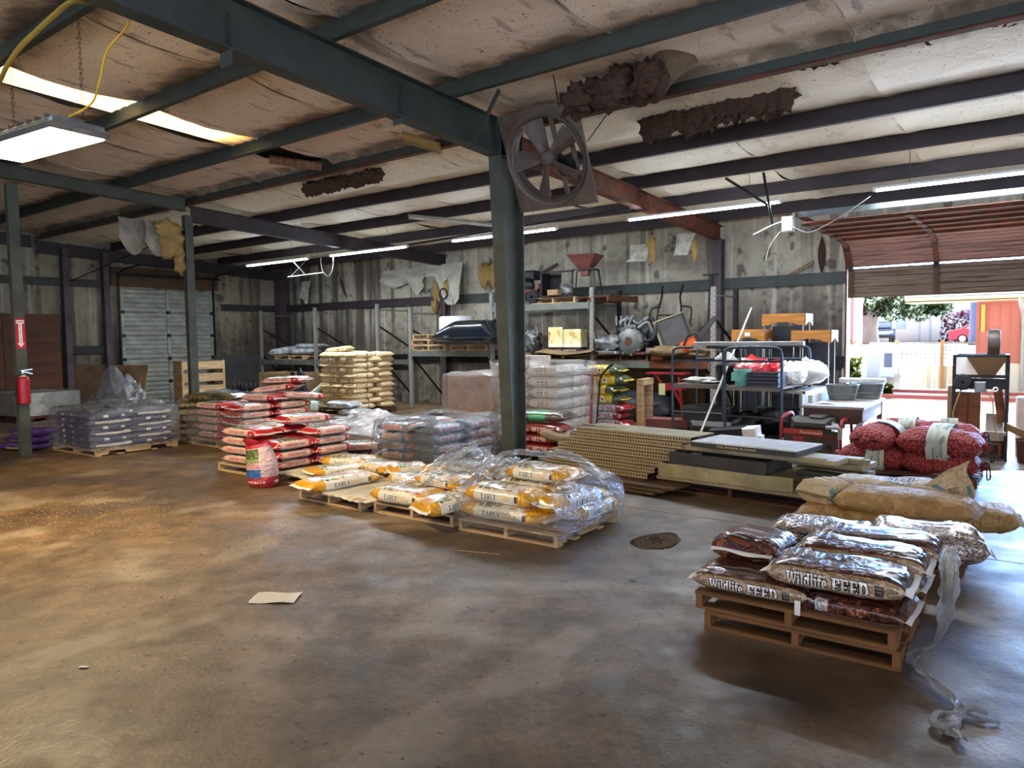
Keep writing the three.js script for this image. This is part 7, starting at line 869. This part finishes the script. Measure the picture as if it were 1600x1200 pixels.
  const bush = (x, z, w, h, c, label, n = 900, s = .13) => { const t = thing('bush', label, 'bush', [x, 0, z]); const l = part('foliage', leafG(n, (r) => { const a = r() * 6.283, q = Math.sqrt(r()); return [Math.cos(a) * q * w, h * Math.pow(r(), .8), Math.sin(a) * q * w * .6]; }, s, Math.floor(w * 1000) + n), leafM(c), t); l.userData.kind = 'stuff'; part('stem', [rod([0, 0, 0], [.1, h * .6, 0], .03), rod([0, 0, 0], [-.12, h * .55, .05], .025)], M.cardDark, t); };
  bush(-4.55, -21.2, .42, 1.05, 0xa8b23c, 'yellow-green bush just outside the left side of the doorway'); bush(-3.95, -21.6, .55, .35, 0xb4bb52, 'low yellow-green shrubs at the foot of the trailer'); bush(-5.7, -26.2, .5, 1.5, 0xb3b45a, 'yellowish bush beside the red shed', 700);
  one('red_shed', 'red shed with white trim far outside at the left edge of the doorway', 'shed', [B(1.3, 3.4, 2, 0, 1.7, 0), B(.05, 2.6, .05, .4, 1.6, 1.01), B(.05, 2.6, .05, .05, 1.6, 1.01)], std(0xb87a76, .7), [-8.2, .5, -38]);
  // vehicles
  { const t = thing('off_road_car', 'dark blue off-road car seen from the front beside the tree', 'car', [-9.95, 1.0, -57.5], .25), p = std(0x2f4266, .35); part('body', [rbox(1.7, .6, 2.6, .1, 0, .75, 0), rbox(1.4, .55, 1.5, .1, 0, 1.3, -.4)], p, t); part('windscreen', B(1.25, .36, .03, 0, 1.32, .36), std(0x9fb2c4, .15), t); part('grille', B(1.0, .2, .03, 0, .78, 1.31), M.chrome, t); for (const x of [-.6, .6]) part('headlamp_glass', move(new THREE.CylinderGeometry(.11, .11, .05, 14), x, .82, 1.31, Math.PI / 2, 0, 0), M.white, t); for (const [x, z] of [[-.75, .85], [.75, .85], [-.75, -.85], [.75, -.85]]) part('wheel', move(lathe([[.1, -.11], [.32, -.12], [.38, 0], [.32, .12], [.1, .11]], 18), x, .38, z, 0, 0, Math.PI / 2), M.rubber, t); part('bumper', B(1.6, .14, .14, 0, .48, 1.36), M.darkSteel, t); }
  { const t = thing('red_car', 'red hatchback parked across the street, seen from its side', 'car', [-3.7, 1.0, -57.5], 0), p = std(0xc0243c, .3); part('body', [ext([[-1.9, .3], [1.9, .3], [1.95, .8], [1.4, .95], [.7, 1.42], [-.5, 1.45], [-1.2, .98], [-1.9, .8]], 1.5, .06, 0, 0, -.75)], p, t); part('side_glass', ext([[-1.0, .98], [.95, 1.0], [.6, 1.34], [-.45, 1.36]], .02, 0, 0, 0, .8), std(0x9fb4bc, .15), t); for (const x of [-1.15, 1.2]) for (const z of [-.7, .72]) part('wheel', move(lathe([[.12, -.1], [.28, -.1], [.32, 0], [.28, .1], [.12, .1]], 20), x, .32, z, Math.PI / 2, 0, 0), M.rubber, t); for (const x of [-1.15, 1.2]) part('hub', move(new THREE.CylinderGeometry(.2, .2, .05, 14), x, .32, .84, Math.PI / 2, 0, 0), M.chrome, t); }
  one('utility_trunk', 'dark bluish tree trunk beside the red car', 'tree', [lathe([[0, 0], [.42, 0], [.36, .6], [.34, 3.6], [0, 3.6]], 14)], std(0x5d6484, .9, 0, { bumpMap: T.bump, bumpScale: .04 }), [-3.6, .95, -50]);
  { const t = thing('white_house', 'white house with a columned porch across the street', 'house', [-9.2, 1.0, -70]); part('wall', B(9, 3.2, 4, 0, 1.6, -2.5), M.white, t); part('porch_roof', B(9.4, .25, 2.4, 0, 3.0, 0), M.white, t); for (let k = 0; k < 6; k++) part('column', rod([.2 + k * .82, 0, 1], [.2 + k * .82, 2.9, 1], .1, 12), std(0xbac6d2, .6), t); part('roof', move(B(9.6, .2, 4), 0, 3.9, -2, .35, 0, 0), std(0xb9b6b4, .8), t); for (const x of [-3, -1.4]) part('window', B(.8, 1.2, .05, x, 1.7, -.46), std(0xa8bccc, .2), t); }
  bush(-5.6, -66, 1.6, 3.4, 0xb98aa0, 'pinkish flowering tree behind the red car', 900, .3);
}
camera.updateMatrixWorld();
renderer.render(scene, camera);
